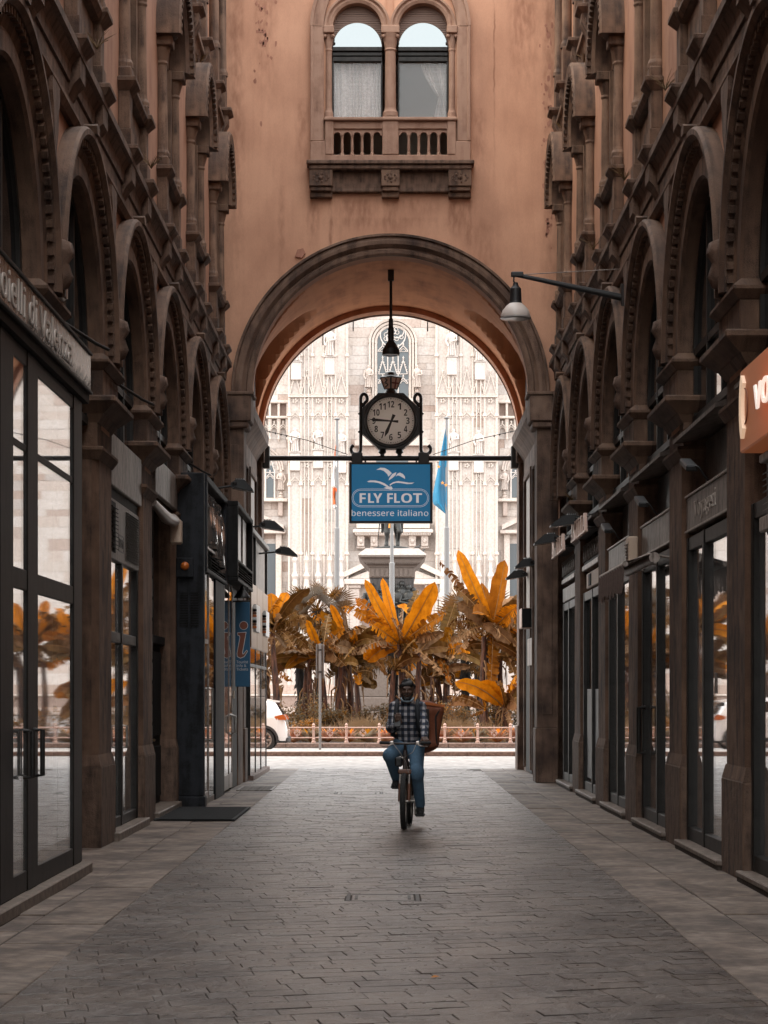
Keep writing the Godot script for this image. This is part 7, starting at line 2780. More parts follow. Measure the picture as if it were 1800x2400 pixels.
func make_lamps() -> void:
	# pendant lamp under the vault
	var t := thing("pendant_lamp", "black dome lamp on a long rod under the vault above the clock", "lamp", Vector3(0.01, 8.3, -42.0))
	var b := Builder.new()
	b.tube([Vector3(0, 0.7, 0), Vector3(0, 1.52, 0)], 0.028, 8)
	put(b, "rod", M.lamp_black, t)
	b = Builder.new()
	b.cbox(Vector3(-0.06, 1.46, -0.06), Vector3(0.06, 1.68, 0.06), 0.01)
	put(b, "ceiling_box", M.lamp_black, t)
	b = Builder.new()
	b.lathe(PackedVector2Array([Vector2(0.17, 0.0), Vector2(0.175, 0.03), Vector2(0.16, 0.12), Vector2(0.1, 0.22), Vector2(0.06, 0.28), Vector2(0.06, 0.52), Vector2(0.045, 0.56), Vector2(0.045, 0.7), Vector2(0.02, 0.74), Vector2(0, 0.74)]), Vector3.ZERO, 24)
	put(b, "shade", M.lamp_black, t)
	b = Builder.new()
	b.lathe(PackedVector2Array([Vector2(0.0, -0.03), Vector2(0.1, -0.02), Vector2(0.16, 0.004)]), Vector3.ZERO, 20, true)
	put(b, "glass", M.lamp_glass, t)
	# street lamp on its arm, right
	t = thing("street_lamp", "black and white bell lamp hanging from an iron arm on the right wall", "lamp", Vector3(1.62, 6.46, -27.6))
	b = Builder.new()
	var pts := []
	var rad := []
	for k in 13:
		var u := k / 12.0
		pts.append(Vector3(lerpf(-0.02, 1.42, u), lerpf(0.585, 0.28, u) - 0.02 * sin(u * PI) + 0.06 * sin(u * PI * 0.5) * (1.0 - u), 0))
		rad.append(lerpf(0.026, 0.048, u))
	b.tube(pts, rad, 8)
	put(b, "arm", M.lamp_black, t)
	b = Builder.new()
	b.cbox(Vector3(-0.06, 0.555, -0.035), Vector3(0.1, 0.62, 0.035), 0.01)
	put(b, "arm_end", M.lamp_black, t)
	b = Builder.new()
	b.cbox(Vector3(1.36, 0.12, -0.06), Vector3(1.43, 0.46, 0.06), 0.01)
	put(b, "wall_plate", M.iron, t)
	b = Builder.new()
	b.tube([Vector3(0, 0.58, 0), Vector3(1.42, 0.66, 0)], 0.006, 5)
	put(b, "stay_wire", M.aluminium, t)
	b = Builder.new()
	b.tube([Vector3(-0.02, 0.56, 0), Vector3(-0.025, 0.5, 0), Vector3(0, 0.46, 0)], 0.012, 6)
	put(b, "hook", M.iron, t)
	b = Builder.new()
	b.lathe(PackedVector2Array([Vector2(0.085, 0.21), Vector2(0.078, 0.24), Vector2(0.072, 0.4), Vector2(0.04, 0.44), Vector2(0.03, 0.48), Vector2(0, 0.48)]), Vector3.ZERO, 20)
	put(b, "gear_housing", M.lamp_black, t)
	b = Builder.new()
	b.lathe(PackedVector2Array([Vector2(0.19, 0.03), Vector2(0.195, 0.05), Vector2(0.17, 0.12), Vector2(0.12, 0.18), Vector2(0.085, 0.21)]), Vector3.ZERO, 28, true)
	put(b, "shade", M.lamp_white, t)
	b = Builder.new()
	b.lathe(PackedVector2Array([Vector2(0, 0.0), Vector2(0.15, 0.005), Vector2(0.2, 0.015), Vector2(0.2, 0.03), Vector2(0.19, 0.03)]), Vector3.ZERO, 28)
	put(b, "glass_rim", M.lamp_glass, t)
	# white bulkhead lamp on the left, and one boxed lamp beyond it
	t = thing("bulkhead_lamp", "pale hooded lamp box mounted over the jeweller's sign", "lamp", Vector3(-2.99, 5.12, -19.0))
	b = Builder.new()
	b.cbox(Vector3(0.0, 0.0, -0.08), Vector3(0.1, 0.28, 0.08), 0.03)
	put(b, "hood", M.lamp_white, t)
	b = Builder.new()
	b.cbox(Vector3(0.1, 0.02, -0.07), Vector3(0.108, 0.22, 0.07), 0.003)
	put(b, "lens", M.lamp_glass, t)
	b = Builder.new()
	b.tube([Vector3(0.0, 0.15, 0.0), Vector3(-0.12, 0.1, 0)], 0.02, 6)
	put(b, "bracket", M.iron, t)
	t = thing("bulkhead_lamp", "brown lamp box on the second left pillar above the louvred cabinet", "lamp", Vector3(-3.0, 5.2, -23.0))
	b = Builder.new()
	b.cbox(Vector3(0.0, -0.1, -0.07), Vector3(0.09, 0.18, 0.07), 0.015)
	put(b, "hood", M.stone_pale, t)
	b = Builder.new()
	b.cbox(Vector3(0.01, 0.18, -0.06), Vector3(0.08, 0.21, 0.06), 0.008)
	put(b, "cap", M.lamp_black, t)


func make_square_kerbs_and_fence() -> void:
	# raised island in the road
	var isl := setting("traffic_island")
	var d := -24.0
	while d < 24.0:
		var l := rng.randf_range(0.9, 1.3)
		var b := Builder.new()
		b.cbox(Vector3(d + 0.004, 0.0, -56.5), Vector3(d + l - 0.004, 0.12, -56.2), 0.015)
		put(b, "kerb", M.kerb_stone, isl)
		d += l
	var b2 := Builder.new()
	b2.box(Vector3(-60, 0.004, -58.7), Vector3(60, 0.118, -56.505))
	put(b2, "island_paving", M.island_top, isl)
	# kerb and planted bed
	var bed := setting("planting_bed")
	d = -16.0
	while d < 16.0:
		var l := rng.randf_range(1.1, 1.6)
		var b := Builder.new()
		b.cbox(Vector3(d + 0.004, 0.0, -65.35), Vector3(d + l - 0.004, 0.15, -65.0), 0.02)
		put(b, "kerb", M.kerb_stone, bed)
		d += l
	b2 = Builder.new()
	b2.box(Vector3(-24, -0.02, -66.4), Vector3(24, 0.135, -65.36))
	put(b2, "gravel_strip", M.gravel, bed)
	b2 = Builder.new()
	b2.box(Vector3(-24, -0.02, -84), Vector3(24, 0.13, -66.4))
	put(b2, "earth", M.bed_earth, bed)
	# low iron railing with pierced medallions
	var f := thing("iron_railing", "low rose-grey iron railing with round pierced medallions before the plants", "fence", Vector3(0, 0.135, -65.6))
	var post := Builder.new()
	post.lathe(PackedVector2Array([Vector2(0.07, 0), Vector2(0.07, 0.05), Vector2(0.045, 0.08), Vector2(0.06, 0.12), Vector2(0.036, 0.16), Vector2(0.036, 0.42), Vector2(0.055, 0.45), Vector2(0.055, 0.5), Vector2(0.036, 0.52), Vector2(0.05, 0.56), Vector2(0.03, 0.6), Vector2(0, 0.62)]), Vector3.ZERO, 10)
	var pm := post.mesh()
	var med := Builder.new()
	med.arc(PackedVector2Array([Vector2(0.08, -0.015), Vector2(0.08, 0.015), Vector2(0.1, 0.015), Vector2(0.1, -0.015)]), 0, 0.32, 0, TAU, 20, false)
	for k in 4:
		var a := k * PI / 2
		med.xf = Transform3D(Basis(Vector3(0, 0, 1), a), Vector3(0, 0.32, 0))
		med.prism(PackedVector2Array([Vector2(0.02, 0), Vector2(0.06, 0.03), Vector2(0.125, 0), Vector2(0.06, -0.03)]), Vector3(0, 0, -0.012), Vector3.RIGHT, Vector3.UP, Vector3(0, 0, 0.024))
	med.xf = Transform3D.IDENTITY
	med.tube([Vector3(0, 0.15, 0), Vector3(0, 0.22, 0)], 0.018, 6)
	med.tube([Vector3(0, 0.42, 0), Vector3(0, 0.56, 0)], [0.018, 0.004], 6)
	var mm := med.mesh()
	for k in range(-13, 14):
		var x := -2.362 + 1.009 * k
		put(pm, "post", M.fence_iron, f).position.x = x
		put(mm, "medallion", M.fence_iron, f).position.x = x + 0.5045
	for y in [0.165, 0.475]:
		b2 = Builder.new()
		b2.tube([Vector3(-15.5, y, 0), Vector3(11.2, y, 0)], 0.021, 8)
		put(b2, "rail", M.fence_iron, f)
	# back of a narrow road sign on a post
	var t := thing("road_sign", "narrow grey road sign seen from behind on a thin post", "sign", Vector3(-1.92, 0.118, -58.2))
	b2 = Builder.new()
	b2.tube([Vector3(0, 0, 0), Vector3(0, 2.9, 0)], 0.035, 10)
	put(b2, "post", M.pole_grey, t)
	b2 = Builder.new()
	b2.cbox(Vector3(-0.11, 1.95, -0.08), Vector3(0.11, 2.88, -0.04), 0.006)
	put(b2, "plate", M.vent_grey, t)
	b2 = Builder.new()
	for x in [-0.11, 0.09]:
		b2.cbox(Vector3(x, 1.95, -0.04), Vector3(x + 0.02, 2.88, 0.0), 0.004)
	put(b2, "edge_channel", M.pole_grey, t)
	b2 = Builder.new()
	for y in [2.1, 2.7]:
		b2.cbox(Vector3(-0.05, y, -0.045), Vector3(0.05, y + 0.05, 0.045), 0.006)
	put(b2, "clip", M.iron, t)


func limp_flag(parent: Node, called: String, top: float, bottom: float, reach: Callable, material: Material, side: float) -> void:
	# a cloth hanging in folds beside the pole
	var b := Builder.new()
	var nv := 30
	var nu := 18
	var g := []
	for j in nv + 1:
		var v := float(j) / nv
		var y := lerpf(top, bottom, v)
		var w: float = reach.call(v)
		var row := []
		for i in nu + 1:
			var u := float(i) / nu
			row.append(Vector3(side * u * w, y - 0.35 * u * w * (1.0 - v), 0.22 * w * sin(u * 9.0 + v * 2.5) + 0.05 * sin(v * 8.0)))
		g.append(row)
	for j in nv:
		for i in nu:
			var a: Vector3 = g[j][i]
			var c: Vector3 = g[j][i + 1]
			var d: Vector3 = g[j + 1][i + 1]
			var e: Vector3 = g[j + 1][i]
			b.quad(a, c, d, e, (c - a).cross(e - a).normalized() if (c - a).cross(e - a).length() > 1e-9 else Vector3.BACK)
	put(b, called, material, parent)


func flagpole(x: float, high: float, label: String) -> Node3D:
	var t := thing("flagpole", label, "flagpole", Vector3(x, 0, -100), "flagpoles in the square")
	var b := Builder.new()
	b.lathe(PackedVector2Array([Vector2(0.3, -0.06), Vector2(0.3, 0.3), Vector2(0.14, 0.4), Vector2(0.12, high * 0.65), Vector2(0.085, high * 0.65 + 0.05), Vector2(0.06, high)]), Vector3.ZERO, 14)
	put(b, "pole", M.pole_grey, t)
	b = Builder.new()
	b.lathe(PackedVector2Array([Vector2(0.05, high), Vector2(0.14, high + 0.04), Vector2(0.14, high + 0.08), Vector2(0, high + 0.13)]), Vector3.ZERO, 12)
	put(b, "finial", M.pole_grey, t)
	return t


func make_flagpoles() -> void:
	var t := flagpole(2.64, 14.55, "tall grey flagpole with a limp blue flag right of the clock")
	limp_flag(t, "flag", 14.2, 10.05, func(v): return 0.05 + 0.6 * minf(1.0, v * 1.35) if v < 0.86 else 0.65 * (1.0 - v) / 0.14, M.flag_blue, -1.0)
	for q in [[-0.2, 11.55], [-0.04, 11.45], [-0.38, 12.3]]:
		var b := Builder.new()
		var star := PackedVector2Array()
		for k in 10:
			var r := 0.1 if k % 2 == 0 else 0.04
			star.append(Vector2(cos(PI / 2 + k * PI / 5) * r, sin(PI / 2 + k * PI / 5) * r))
		b.prism(star, Vector3(q[0], q[1], 0.17), Vector3.RIGHT, Vector3.UP, Vector3(0, 0, 0.01))
		put(b, "star", M.flag_orange, t)
	t = flagpole(-2.5, 14.5, "tall grey flagpole with a limp white and red flag left of the clock")
	limp_flag(t, "flag_stripe", 13.4, 12.7, func(v): return 0.06 + 0.1 * v, M.flag_red, -1.0)
	limp_flag(t, "flag_stripe", 12.7, 11.4, func(v): return 0.16 + 0.1 * v, M.flag_white, -1.0)
	limp_flag(t, "flag_stripe", 11.4, 10.55, func(v): return 0.2, M.flag_red, -1.0)
	limp_flag(t, "flag_stripe", 10.55, 10.1, func(v): return 0.2 * (1.0 - v * 0.8), M.flag_white, -1.0)
	t = flagpole(0.07, 12.0, "grey flagpole behind the blue sign, in line with the monument")
	limp_flag(t, "flag", 10.6, 9.45, func(v): return 0.05 + 0.12 * v, M.flag_orange, -1.0)


func make_car() -> void:
	var t := thing("parked_car", "white crossover car seen from its rear end at the left", "car", Vector3(-2.95, 0.0, -61.9))
	# local x runs forward to -4.3; z across, near side +0.9
	var ns := 60
	var top_of := func(u: float) -> float:     # u: distance from the tail
		var P := [[0.0, 0.62], [0.04, 0.9], [0.12, 1.02], [0.28, 1.3], [0.36, 1.42], [0.9, 1.53], [1.6, 1.56], [2.2, 1.52], [2.9, 1.16], [3.2, 1.02], [3.9, 0.92], [4.2, 0.78], [4.3, 0.55]]
		for k in P.size() - 1:
			if u <= P[k + 1][0]:
				return lerpf(P[k][1], P[k + 1][1], (u - P[k][0]) / (P[k + 1][0] - P[k][0]))
		return 0.55
	var wide := func(u: float, y: float) -> float:
		var w := 0.9
		if u < 0.35:
			w -= 0.14 * pow(1.0 - u / 0.35, 2.0)
		if u > 3.8:
			w -= 0.25 * pow((u - 3.8) / 0.5, 2.0)
		if y > 0.95:
			w -= (y - 0.95) * 0.42
		if y < 0.4:
			w -= (0.4 - y) * 0.2
		return w
	var b := Builder.new()
	var rings := []
	for i in ns + 1:
		var u := 4.3 * i / ns
		var ty: float = top_of.call(u)
		var by := 0.3
		for wc in [0.68, 3.42]:            # wheel arches
			var dx: float = absf(u - wc)
			if dx < 0.4:
				by = maxf(by, sqrt(0.4 * 0.4 - dx * dx) + 0.3)
		by = minf(by, ty - 0.05)
		var ring := []
		for j in 13:
			var y := lerpf(by, ty, j / 12.0)
			var w: float = wide.call(u, y)
			var edge := maxf(0.0, (j - 10) / 2.0)
			ring.append(Vector3(-u, y - 0.02 * edge * edge, w - 0.1 * edge * edge))
		for j in range(12, -1, -1):
			var p: Vector3 = ring[j]
			ring.append(Vector3(p.x, p.y, -p.z))
		rings.append(ring)
	for i in ns:
		for j in 25:
			var a: Vector3 = rings[i][j]
			var c: Vector3 = rings[i + 1][j]
			var d: Vector3 = rings[i + 1][j + 1]
			var e: Vector3 = rings[i][j + 1]
			var nn := (c - a).cross(e - a)
			if nn.length() < 1e-7:
				nn = (d - c).cross(e - c)
			if nn.dot((a + d) / 2 - Vector3(a.x, 0.7, 0)) < 0:
				nn = -nn
			b.quad(a, c, d, e, nn.normalized())
	for e in [0, ns]:
		for j in range(1, 24):
			b.tri(rings[e][0], rings[e][j], rings[e][j + 1], Vector3(1 if e == 0 else -1, 0, 0), Vector3(1 if e == 0 else -1, 0, 0), Vector3(1 if e == 0 else -1, 0, 0))
	put(b, "body", M.car_white, t)
	for s in [1, -1]:
		b = Builder.new()
		b.prism(PackedVector2Array([Vector2(-0.75, 1.0), Vector2(-0.62, 1.12), Vector2(-1.0, 1.42), Vector2(-2.1, 1.44), Vector2(-2.75, 1.06)]), Vector3(0, 0, s * 0.80 - (0.03 if s > 0 else -0.03)), Vector3.RIGHT, Vector3.UP, Vector3(0, 0, s * 0.06))
		put(b, "side_window", M.dark_glass, t)
		b = Builder.new()
		b.prism(PackedVector2Array([Vector2(-0.03, 0.9), Vector2(-0.06, 1.0), Vector2(-0.14, 1.06), Vector2(-0.36, 1.0), Vector2(-0.38, 0.9)]), Vector3(0, 0, s * 0.70), Vector3.RIGHT, Vector3.UP, Vector3(0, 0, s * 0.19))
		put(b, "tail_light", M.tail_lamp, t)
		for wx in [-0.68, -3.42]:
			b = Builder.new()
			b.arc(PackedVector2Array([Vector2(0.36, s * 0.78), Vector2(0.36, s * 0.925), Vector2(0.43, s * 0.915), Vector2(0.45, s * 0.78)]), wx, 0.32, -0.15, PI + 0.15, 24)
			put(b, "wheel_arch", M.car_trim, t)
			var wh := group_part("wheel", t)
			wh.position = Vector3(wx, 0.33, s * 0.8)
			b = Builder.new()
			b.arc(PackedVector2Array([Vector2(0.22, -0.1), Vector2(0.24, 0.1), Vector2(0.31, 0.1), Vector2(0.33, 0.06), Vector2(0.33, -0.1)]), 0, 0, 0, TAU, 32, false)
			put(b, "tyre", M.tyre, wh)
			b = Builder.new()
			b.arc(PackedVector2Array([Vector2(0.2, s * 0.05), Vector2(0.2, s * 0.085), Vector2(0.235, s * 0.085), Vector2(0.235, s * 0.05)]), 0, 0, 0, TAU, 28, false)
			for k in 5:
				b.xf = Transform3D(Basis(Vector3(0, 0, 1), k * TAU / 5), Vector3.ZERO)
				b.prism(PackedVector2Array([Vector2(0, -0.04), Vector2(0.21, -0.02), Vector2(0.21, 0.02), Vector2(0, 0.04)]), Vector3(0, 0, s * 0.05), Vector3.RIGHT, Vector3.UP, Vector3(0, 0, s * 0.03))
			b.xf = Transform3D.IDENTITY
			put(b, "rim", M.bike_metal, wh)
		b = Builder.new()
		b.cbox(Vector3(-3.0, 0.28, s * 0.84), Vector3(-1.1, 0.4, s * 0.9), 0.02)
		put(b, "sill_cladding", M.car_trim, t)
	b = Builder.new()
	b.cbox(Vector3(-0.35, 0.24, -0.78), Vector3(0.03, 0.42, 0.78), 0.05)
	put(b, "rear_bumper", M.car_trim, t)
	b = Builder.new()
	b.prism(PackedVector2Array([Vector2(-0.6, 1.5), Vector2(-0.22, 1.44), Vector2(-0.24, 1.40), Vector2(-0.6, 1.44)]), Vector3(0, 0, -0.55), Vector3.RIGHT, Vector3.UP, Vector3(0, 0, 1.1))
	put(b, "spoiler", M.car_white, t)
	b = Builder.new()
	b.quad(Vector3(-0.15, 1.06, 0.6), Vector3(-0.15, 1.06, -0.6), Vector3(-0.34, 1.38, -0.52), Vector3(-0.34, 1.38, 0.52), Vector3(1, 0.5, 0).normalized())
	put(b, "rear_window", M.dark_glass, t)


# ---- plants ------------------------------------------------------------------------
# a long paddle leaf from base to tip, with a keel, wavy edges and, if torn, split strips
func paddle_leaf(parent: Node, base: Vector3, tip: Vector3, width: float, sag: float, material: Material, torn: float, twist: float) -> void:
	var leaf := Builder.new()
	leaf.tinted = true
	var tone_of := rng.randf_range(0.72, 1.08)
	var warm := rng.randf_range(0.84, 1.16)
	if material == M.leaf_bright:
		tone_of = rng.randf_range(0.95, 1.12)
		warm = rng.randf_range(0.96, 1.1)
	var rib := Builder.new()
	var l := base.distance_to(tip)
	var ctrl := (base + tip) / 2 + Vector3(0, sag * l, 0) + Vector3(0, 0, rng.randf_range(-0.2, 0.2) * l)
	var n := 28 if torn > 0.0 else 22
	var mid := []
	for k in n + 1:
		var u := float(k) / n
		mid.append(base.lerp(ctrl, u).lerp(ctrl.lerp(tip, u), u))
	var out_dir := (tip - base).cross(Vector3(sin(twist), 0.15, cos(twist))).normalized()
	var lift := out_dir.cross((tip - base).normalized()).normalized()
	if lift.z < 0:
		lift = -lift
	var fold := rng.randf_range(0.25, 0.55)
	for s in [-1.0, 1.0]:
		var w_last := 0.0
		for k in n:
			var u0 := float(k) / n
			var u1 := float(k + 1) / n
			var w0 := width * blade_at(u0) * (1.0 + 0.06 * sin(u0 * 23.0 + s))
			var w1 := width * blade_at(u1) * (1.0 + 0.06 * sin(u1 * 23.0 + s))
			var drop := Vector3.ZERO
			if torn > 0.0:
				if rng.randf() < torn * 0.35:
					continue
				var cut := rng.randf_range(1.0 - torn * 0.5, 1.0)
				w0 *= cut
				w1 *= cut * rng.randf_range(0.8, 1.0)
				drop = Vector3(rng.randf_range(-0.05, 0.05), -rng.randf_range(0.0, 0.5) * torn * width, rng.randf_range(-0.08, 0.08)) * (0.6 + width)
			var a: Vector3 = mid[k]
			var d: Vector3 = mid[k + 1]
			var o0 = (out_dir * s * cos(fold) + lift * sin(fold)) * w0 + lift * 0.03 * sin(u0 * 31.0 + s * 2.0)
			var o1 = (out_dir * s * cos(fold) + lift * sin(fold)) * w1 + lift * 0.03 * sin(u1 * 31.0 + s * 2.0)
			var p = a + o0 + drop
			var q = d + o1 + drop
			var nn = (p - a).cross(d - a)
			if nn.length() < 1e-8:
				nn = (q - d).cross(d - a)
			if nn.length() < 1e-8:
				continue
			nn = nn.normalized()
			if nn.z < 0:
				nn = -nn
			var vein := tone_of * rng.randf_range(0.9, 1.06)
			leaf.tint = Color(vein, vein * warm, vein * warm * warm)
			leaf.quad(a, p, q, d, nn)
	var o := put(leaf, "leaf", material, parent)
	var radii := []
	for k in n + 1:
		radii.append(lerpf(0.03, 0.006, float(k) / n) * (0.7 + width))
	rib.tube(mid, radii, 5, false)
	put(rib, "midrib", M.midrib, o)


func blade_at(u: float) -> float:
	if u < 0.12:
		return 0.04 + 0.3 * (u / 0.12)
	return pow(sin(PI * clampf((u - 0.02) / 1.0, 0.0, 1.0)), 0.45) * lerpf(0.82, 1.0, u) * (1.0 if u < 0.93 else sqrt(maxf(0.0, (1.0 - u) / 0.07)))


# crown and tips are points in the bed; tips: [point, half width, sag, kind, torn]
func banana_plant(label: String, foot: Vector3, crown: Vector3, tips: Array, stems: int, extra: int) -> void:
	var t := thing("banana_plant", label, "banana plant", foot, "banana plants in the bed")
	var top := crown - foot
	for k in stems:
		var a := rng.randf_range(0, TAU)
		var r := 0.0 if k == 0 else rng.randf_range(0.25, 0.6)
		var off := Vector3(cos(a) * r, 0, sin(a) * r)
		var h := top.y * (1.0 if k == 0 else rng.randf_range(0.7, 1.0))
		var pts := []
		var rad := []
		for j in 9:
			var u := j / 8.0
			pts.append(Vector3(off.x, 0, off.z) + Vector3(top.x * u + 0.05 * sin(u * 5.0 + k), h * u, top.z * u))
			rad.append(lerpf(0.13, 0.08, u) * (1.0 + 0.06 * sin(u * 40.0)))
		var b := Builder.new()
		b.tube(pts, rad, 9, false)
		put(b, "stem", M.banana_stem, t)
		# loose dry sheaths down the stem
		b = Builder.new()
		for j in 7:
			var u := rng.randf_range(0.25, 0.98)
			var p: Vector3 = Vector3(off.x, 0, off.z) + Vector3(top.x * u, h * u, top.z * u)
			var aa := rng.randf_range(0, TAU)
			var d := Vector3(cos(aa), 0, sin(aa))
			b.tube([p + d * 0.1, p + d * rng.randf_range(0.16, 0.3) + Vector3(0, -0.15, 0), p + d * rng.randf_range(0.18, 0.34) + Vector3(0, -rng.randf_range(0.4, 0.9), 0)], [0.035, 0.03, 0.008], 4, false)
		put(b, "dry_sheath", M.leaf_dry, t).set_meta("kind", "stuff")
		if k > 0:
			var tip_of: Vector3 = pts[8]
			for j in 4:
				var aa2 := rng.randf_range(0, TAU)
				var ll := rng.randf_range(0.7, 1.4)
				var m2: String = ["leaf_olive", "leaf_dry", "leaf_gold", "leaf_olive", "leaf_dry", "leaf_olive"][rng.randi() % 6]
				paddle_leaf(t, tip_of, tip_of + Vector3(cos(aa2) * ll, rng.randf_range(-0.3, 1.1) * ll, sin(aa2) * ll * 0.7), rng.randf_range(0.16, 0.28), rng.randf_range(0.1, 0.35), M[m2], rng.randf_range(0.3, 0.7) if rng.randf() < 0.3 else 0.0, aa2)
	for q in tips:
		paddle_leaf(t, top + Vector3(rng.randf_range(-0.05, 0.05), -0.05, rng.randf_range(-0.05, 0.05)), q[0] - foot, q[1] * 1.3, q[2], M[q[3]], q[4], rng.randf_range(-0.5, 0.5))
	for k in extra + 9:
		var a := rng.randf_range(0, TAU)
		var l := rng.randf_range(0.9, 1.8)
		var up := rng.randf_range(-0.5, 1.1)
		var tip := top + Vector3(cos(a) * l, up * l, sin(a) * l * 0.8)
		var m: String = ["leaf_olive", "leaf_olive", "leaf_gold", "leaf_dry", "leaf_olive", "leaf_bright", "leaf_dry"][rng.randi() % 7]
		paddle_leaf(t, top + Vector3(0, rng.randf_range(-0.2, 0.05), 0), tip, rng.randf_range(0.2, 0.36), rng.randf_range(0.12, 0.35), M[m], rng.randf_range(0.25, 0.55) if rng.randf() < 0.35 else 0.0, a)


func fan_palm(label: String, foot: Vector3, crown: Vector3, leaves: int, size: float) -> void:
	var t := thing("fan_palm", label, "palm", foot, "fan palms in the bed")
	var top := crown - foot
	var pts := []
	var rad := []
	for j in 13:
		var u := j / 12.0
		pts.append(top * u + Vector3(0.04 * sin(u * 4.0), 0, 0))
		rad.append(0.15 + 0.025 * sin(u * 60.0) + 0.03 * u)
	var b := Builder.new()
	b.tube(pts, rad, 10, false)
	for k in 90:                          # fibrous skirt
		var u := rng.randf_range(0.2, 1.0)
		var a := rng.randf_range(0, TAU)
		var p := top * u + Vector3(cos(a), 0, sin(a)) * 0.16
		b.tube([p, p + Vector3(cos(a) * 0.08, -rng.randf_range(0.08, 0.2), sin(a) * 0.08)], [0.02, 0.004], 3, false)
	put(b, "trunk", M.palm_trunk, t)
	for k in leaves:
		var a := TAU * k / leaves + rng.randf_range(-0.3, 0.3)
		var up := rng.randf_range(-0.75, 0.95)
		var dir := Vector3(cos(a), up, sin(a)).normalized()
		var stalk := size * rng.randf_range(0.45, 0.65)
		var hub := top + dir * stalk
		var f := Builder.new()
		f.tube([top, (top + hub) / 2 + Vector3(0, 0.06, 0), hub], [0.02, 0.014, 0.01], 4, false)
		var side := dir.cross(Vector3.UP).normalized()
		if side.length() < 0.1:
			side = Vector3.RIGHT
		side = side.rotated(dir, rng.randf_range(-1.3, 1.3))
		var over := side.cross(dir).normalized()
		var n := 24
		for j in n:
			var w := lerpf(-2.0, 2.0, float(j) / (n - 1))
			var d := (dir * cos(w) + side * sin(w)).normalized()
			var l := size * rng.randf_range(0.5, 0.62) * (1.0 - 0.1 * absf(w))
			var x := d.cross(over).normalized() * 0.024 * size
			var m1 := hub + d * l * 0.55 + over * 0.03
			var e := hub + d * l - Vector3(0, rng.randf_range(0.02, 0.14) * l, 0)
			var nn := over if over.z > 0 else -over
			f.quad(hub, m1 + x, m1 + over * 0.015, hub + over * 0.005, (nn + x).normalized())
			f.quad(hub, m1 - x, m1 + over * 0.015, hub + over * 0.005, (nn - x).normalized())
			f.tri(m1 + x, e, m1 - x, nn, nn, nn)
		put(f, "fan_leaf", M.palm_leaf, t)


func leaf_scatter(b: Builder, n: int, spread: Callable, size: float) -> void:
	for k in n:
		var p: Vector3 = spread.call()
		var d := Vector3(rng.randfn(), rng.randfn() * 0.6 + 0.3, rng.randfn()).normalized()
		var x := d.cross(Vector3(rng.randfn(), rng.randfn(), rng.randfn())).normalized()
		var l := size * rng.randf_range(0.6, 1.3)
		var nn := d.cross(x).normalized()
		if nn.y < 0:
			nn = -nn
		var m := p + d * l * 0.5 + nn * l * 0.06
		b.tri(p, m + x * l * 0.2, p + d * l, nn, nn, nn)
		b.tri(p, p + d * l, m - x * l * 0.2, nn, nn, nn)


func shrub(label: String, foot: Vector3, r: Vector3, n: int, size: float, mats: Array, group := "shrubs in the bed") -> void:
	var t := thing("shrub", label, "shrub", foot, group)
	var lumps := []
	for k in 9:
		lumps.append([Vector3(rng.randf_range(-0.7, 0.7) * r.x, rng.randf_range(0.35, 1.55) * r.y, rng.randf_range(-0.6, 0.6) * r.z), rng.randf_range(0.3, 0.55)])
	var b := Builder.new()
	for q in lumps:
		b.tube([Vector3(rng.randf_range(-0.1, 0.1), 0, rng.randf_range(-0.1, 0.1)), Vector3(q[0].x * 0.5, q[0].y * 0.5, q[0].z * 0.5), q[0]], [0.025, 0.015, 0.006], 5, false)
	put(b, "branches", M.twig, t)
	for i in mats.size():
		b = Builder.new()
		leaf_scatter(b, n / mats.size(), func():
			var q: Array = lumps[rng.randi() % lumps.size()]
			var d = Vector3(rng.randfn(), rng.randfn(), rng.randfn()).normalized() * pow(rng.randf(), 0.4) * q[1]
			var p: Vector3 = q[0] + d * r
			p.y = maxf(p.y, 0.03)
			return p, size)
		put(b, "foliage", M[mats[i]], t).set_meta("kind", "stuff")


func reed_clump(label: String, foot: Vector3, n: int, high: float, wide: float) -> void:
	var t := thing("grass_clump", label, "grass", foot, "grass clumps in the bed")
	var b := Builder.new()
	for k in n:
		var a := rng.randf_range(0, TAU)
		var r := sqrt(rng.randf()) * wide * 0.4
		var p := Vector3(cos(a) * r, 0, sin(a) * r)
		var h := high * rng.randf_range(0.5, 1.1)
		var lean := Vector3(rng.randfn(), 0, rng.randfn()) * 0.28 * h
		var x := Vector3(rng.randf_range(0.6, 1), 0, rng.randf_range(-0.6, 0.6)).normalized() * 0.009
		var m := p + Vector3(0, h * 0.65, 0) + lean * 0.4
		var e := p + Vector3(0, h * rng.randf_range(0.75, 1.0), 0) + lean
		b.quad(p - x, p + x, m + x, m - x, Vector3(0, 0.3, 1).normalized())
		b.tri(m - x, m + x, e, Vector3(0, 0.5, 1).normalized(), Vector3(0, 0.5, 1).normalized(), Vector3(0, 0.5, 1).normalized())
	put(b, "blades", M.reed, t).set_meta("kind", "stuff")


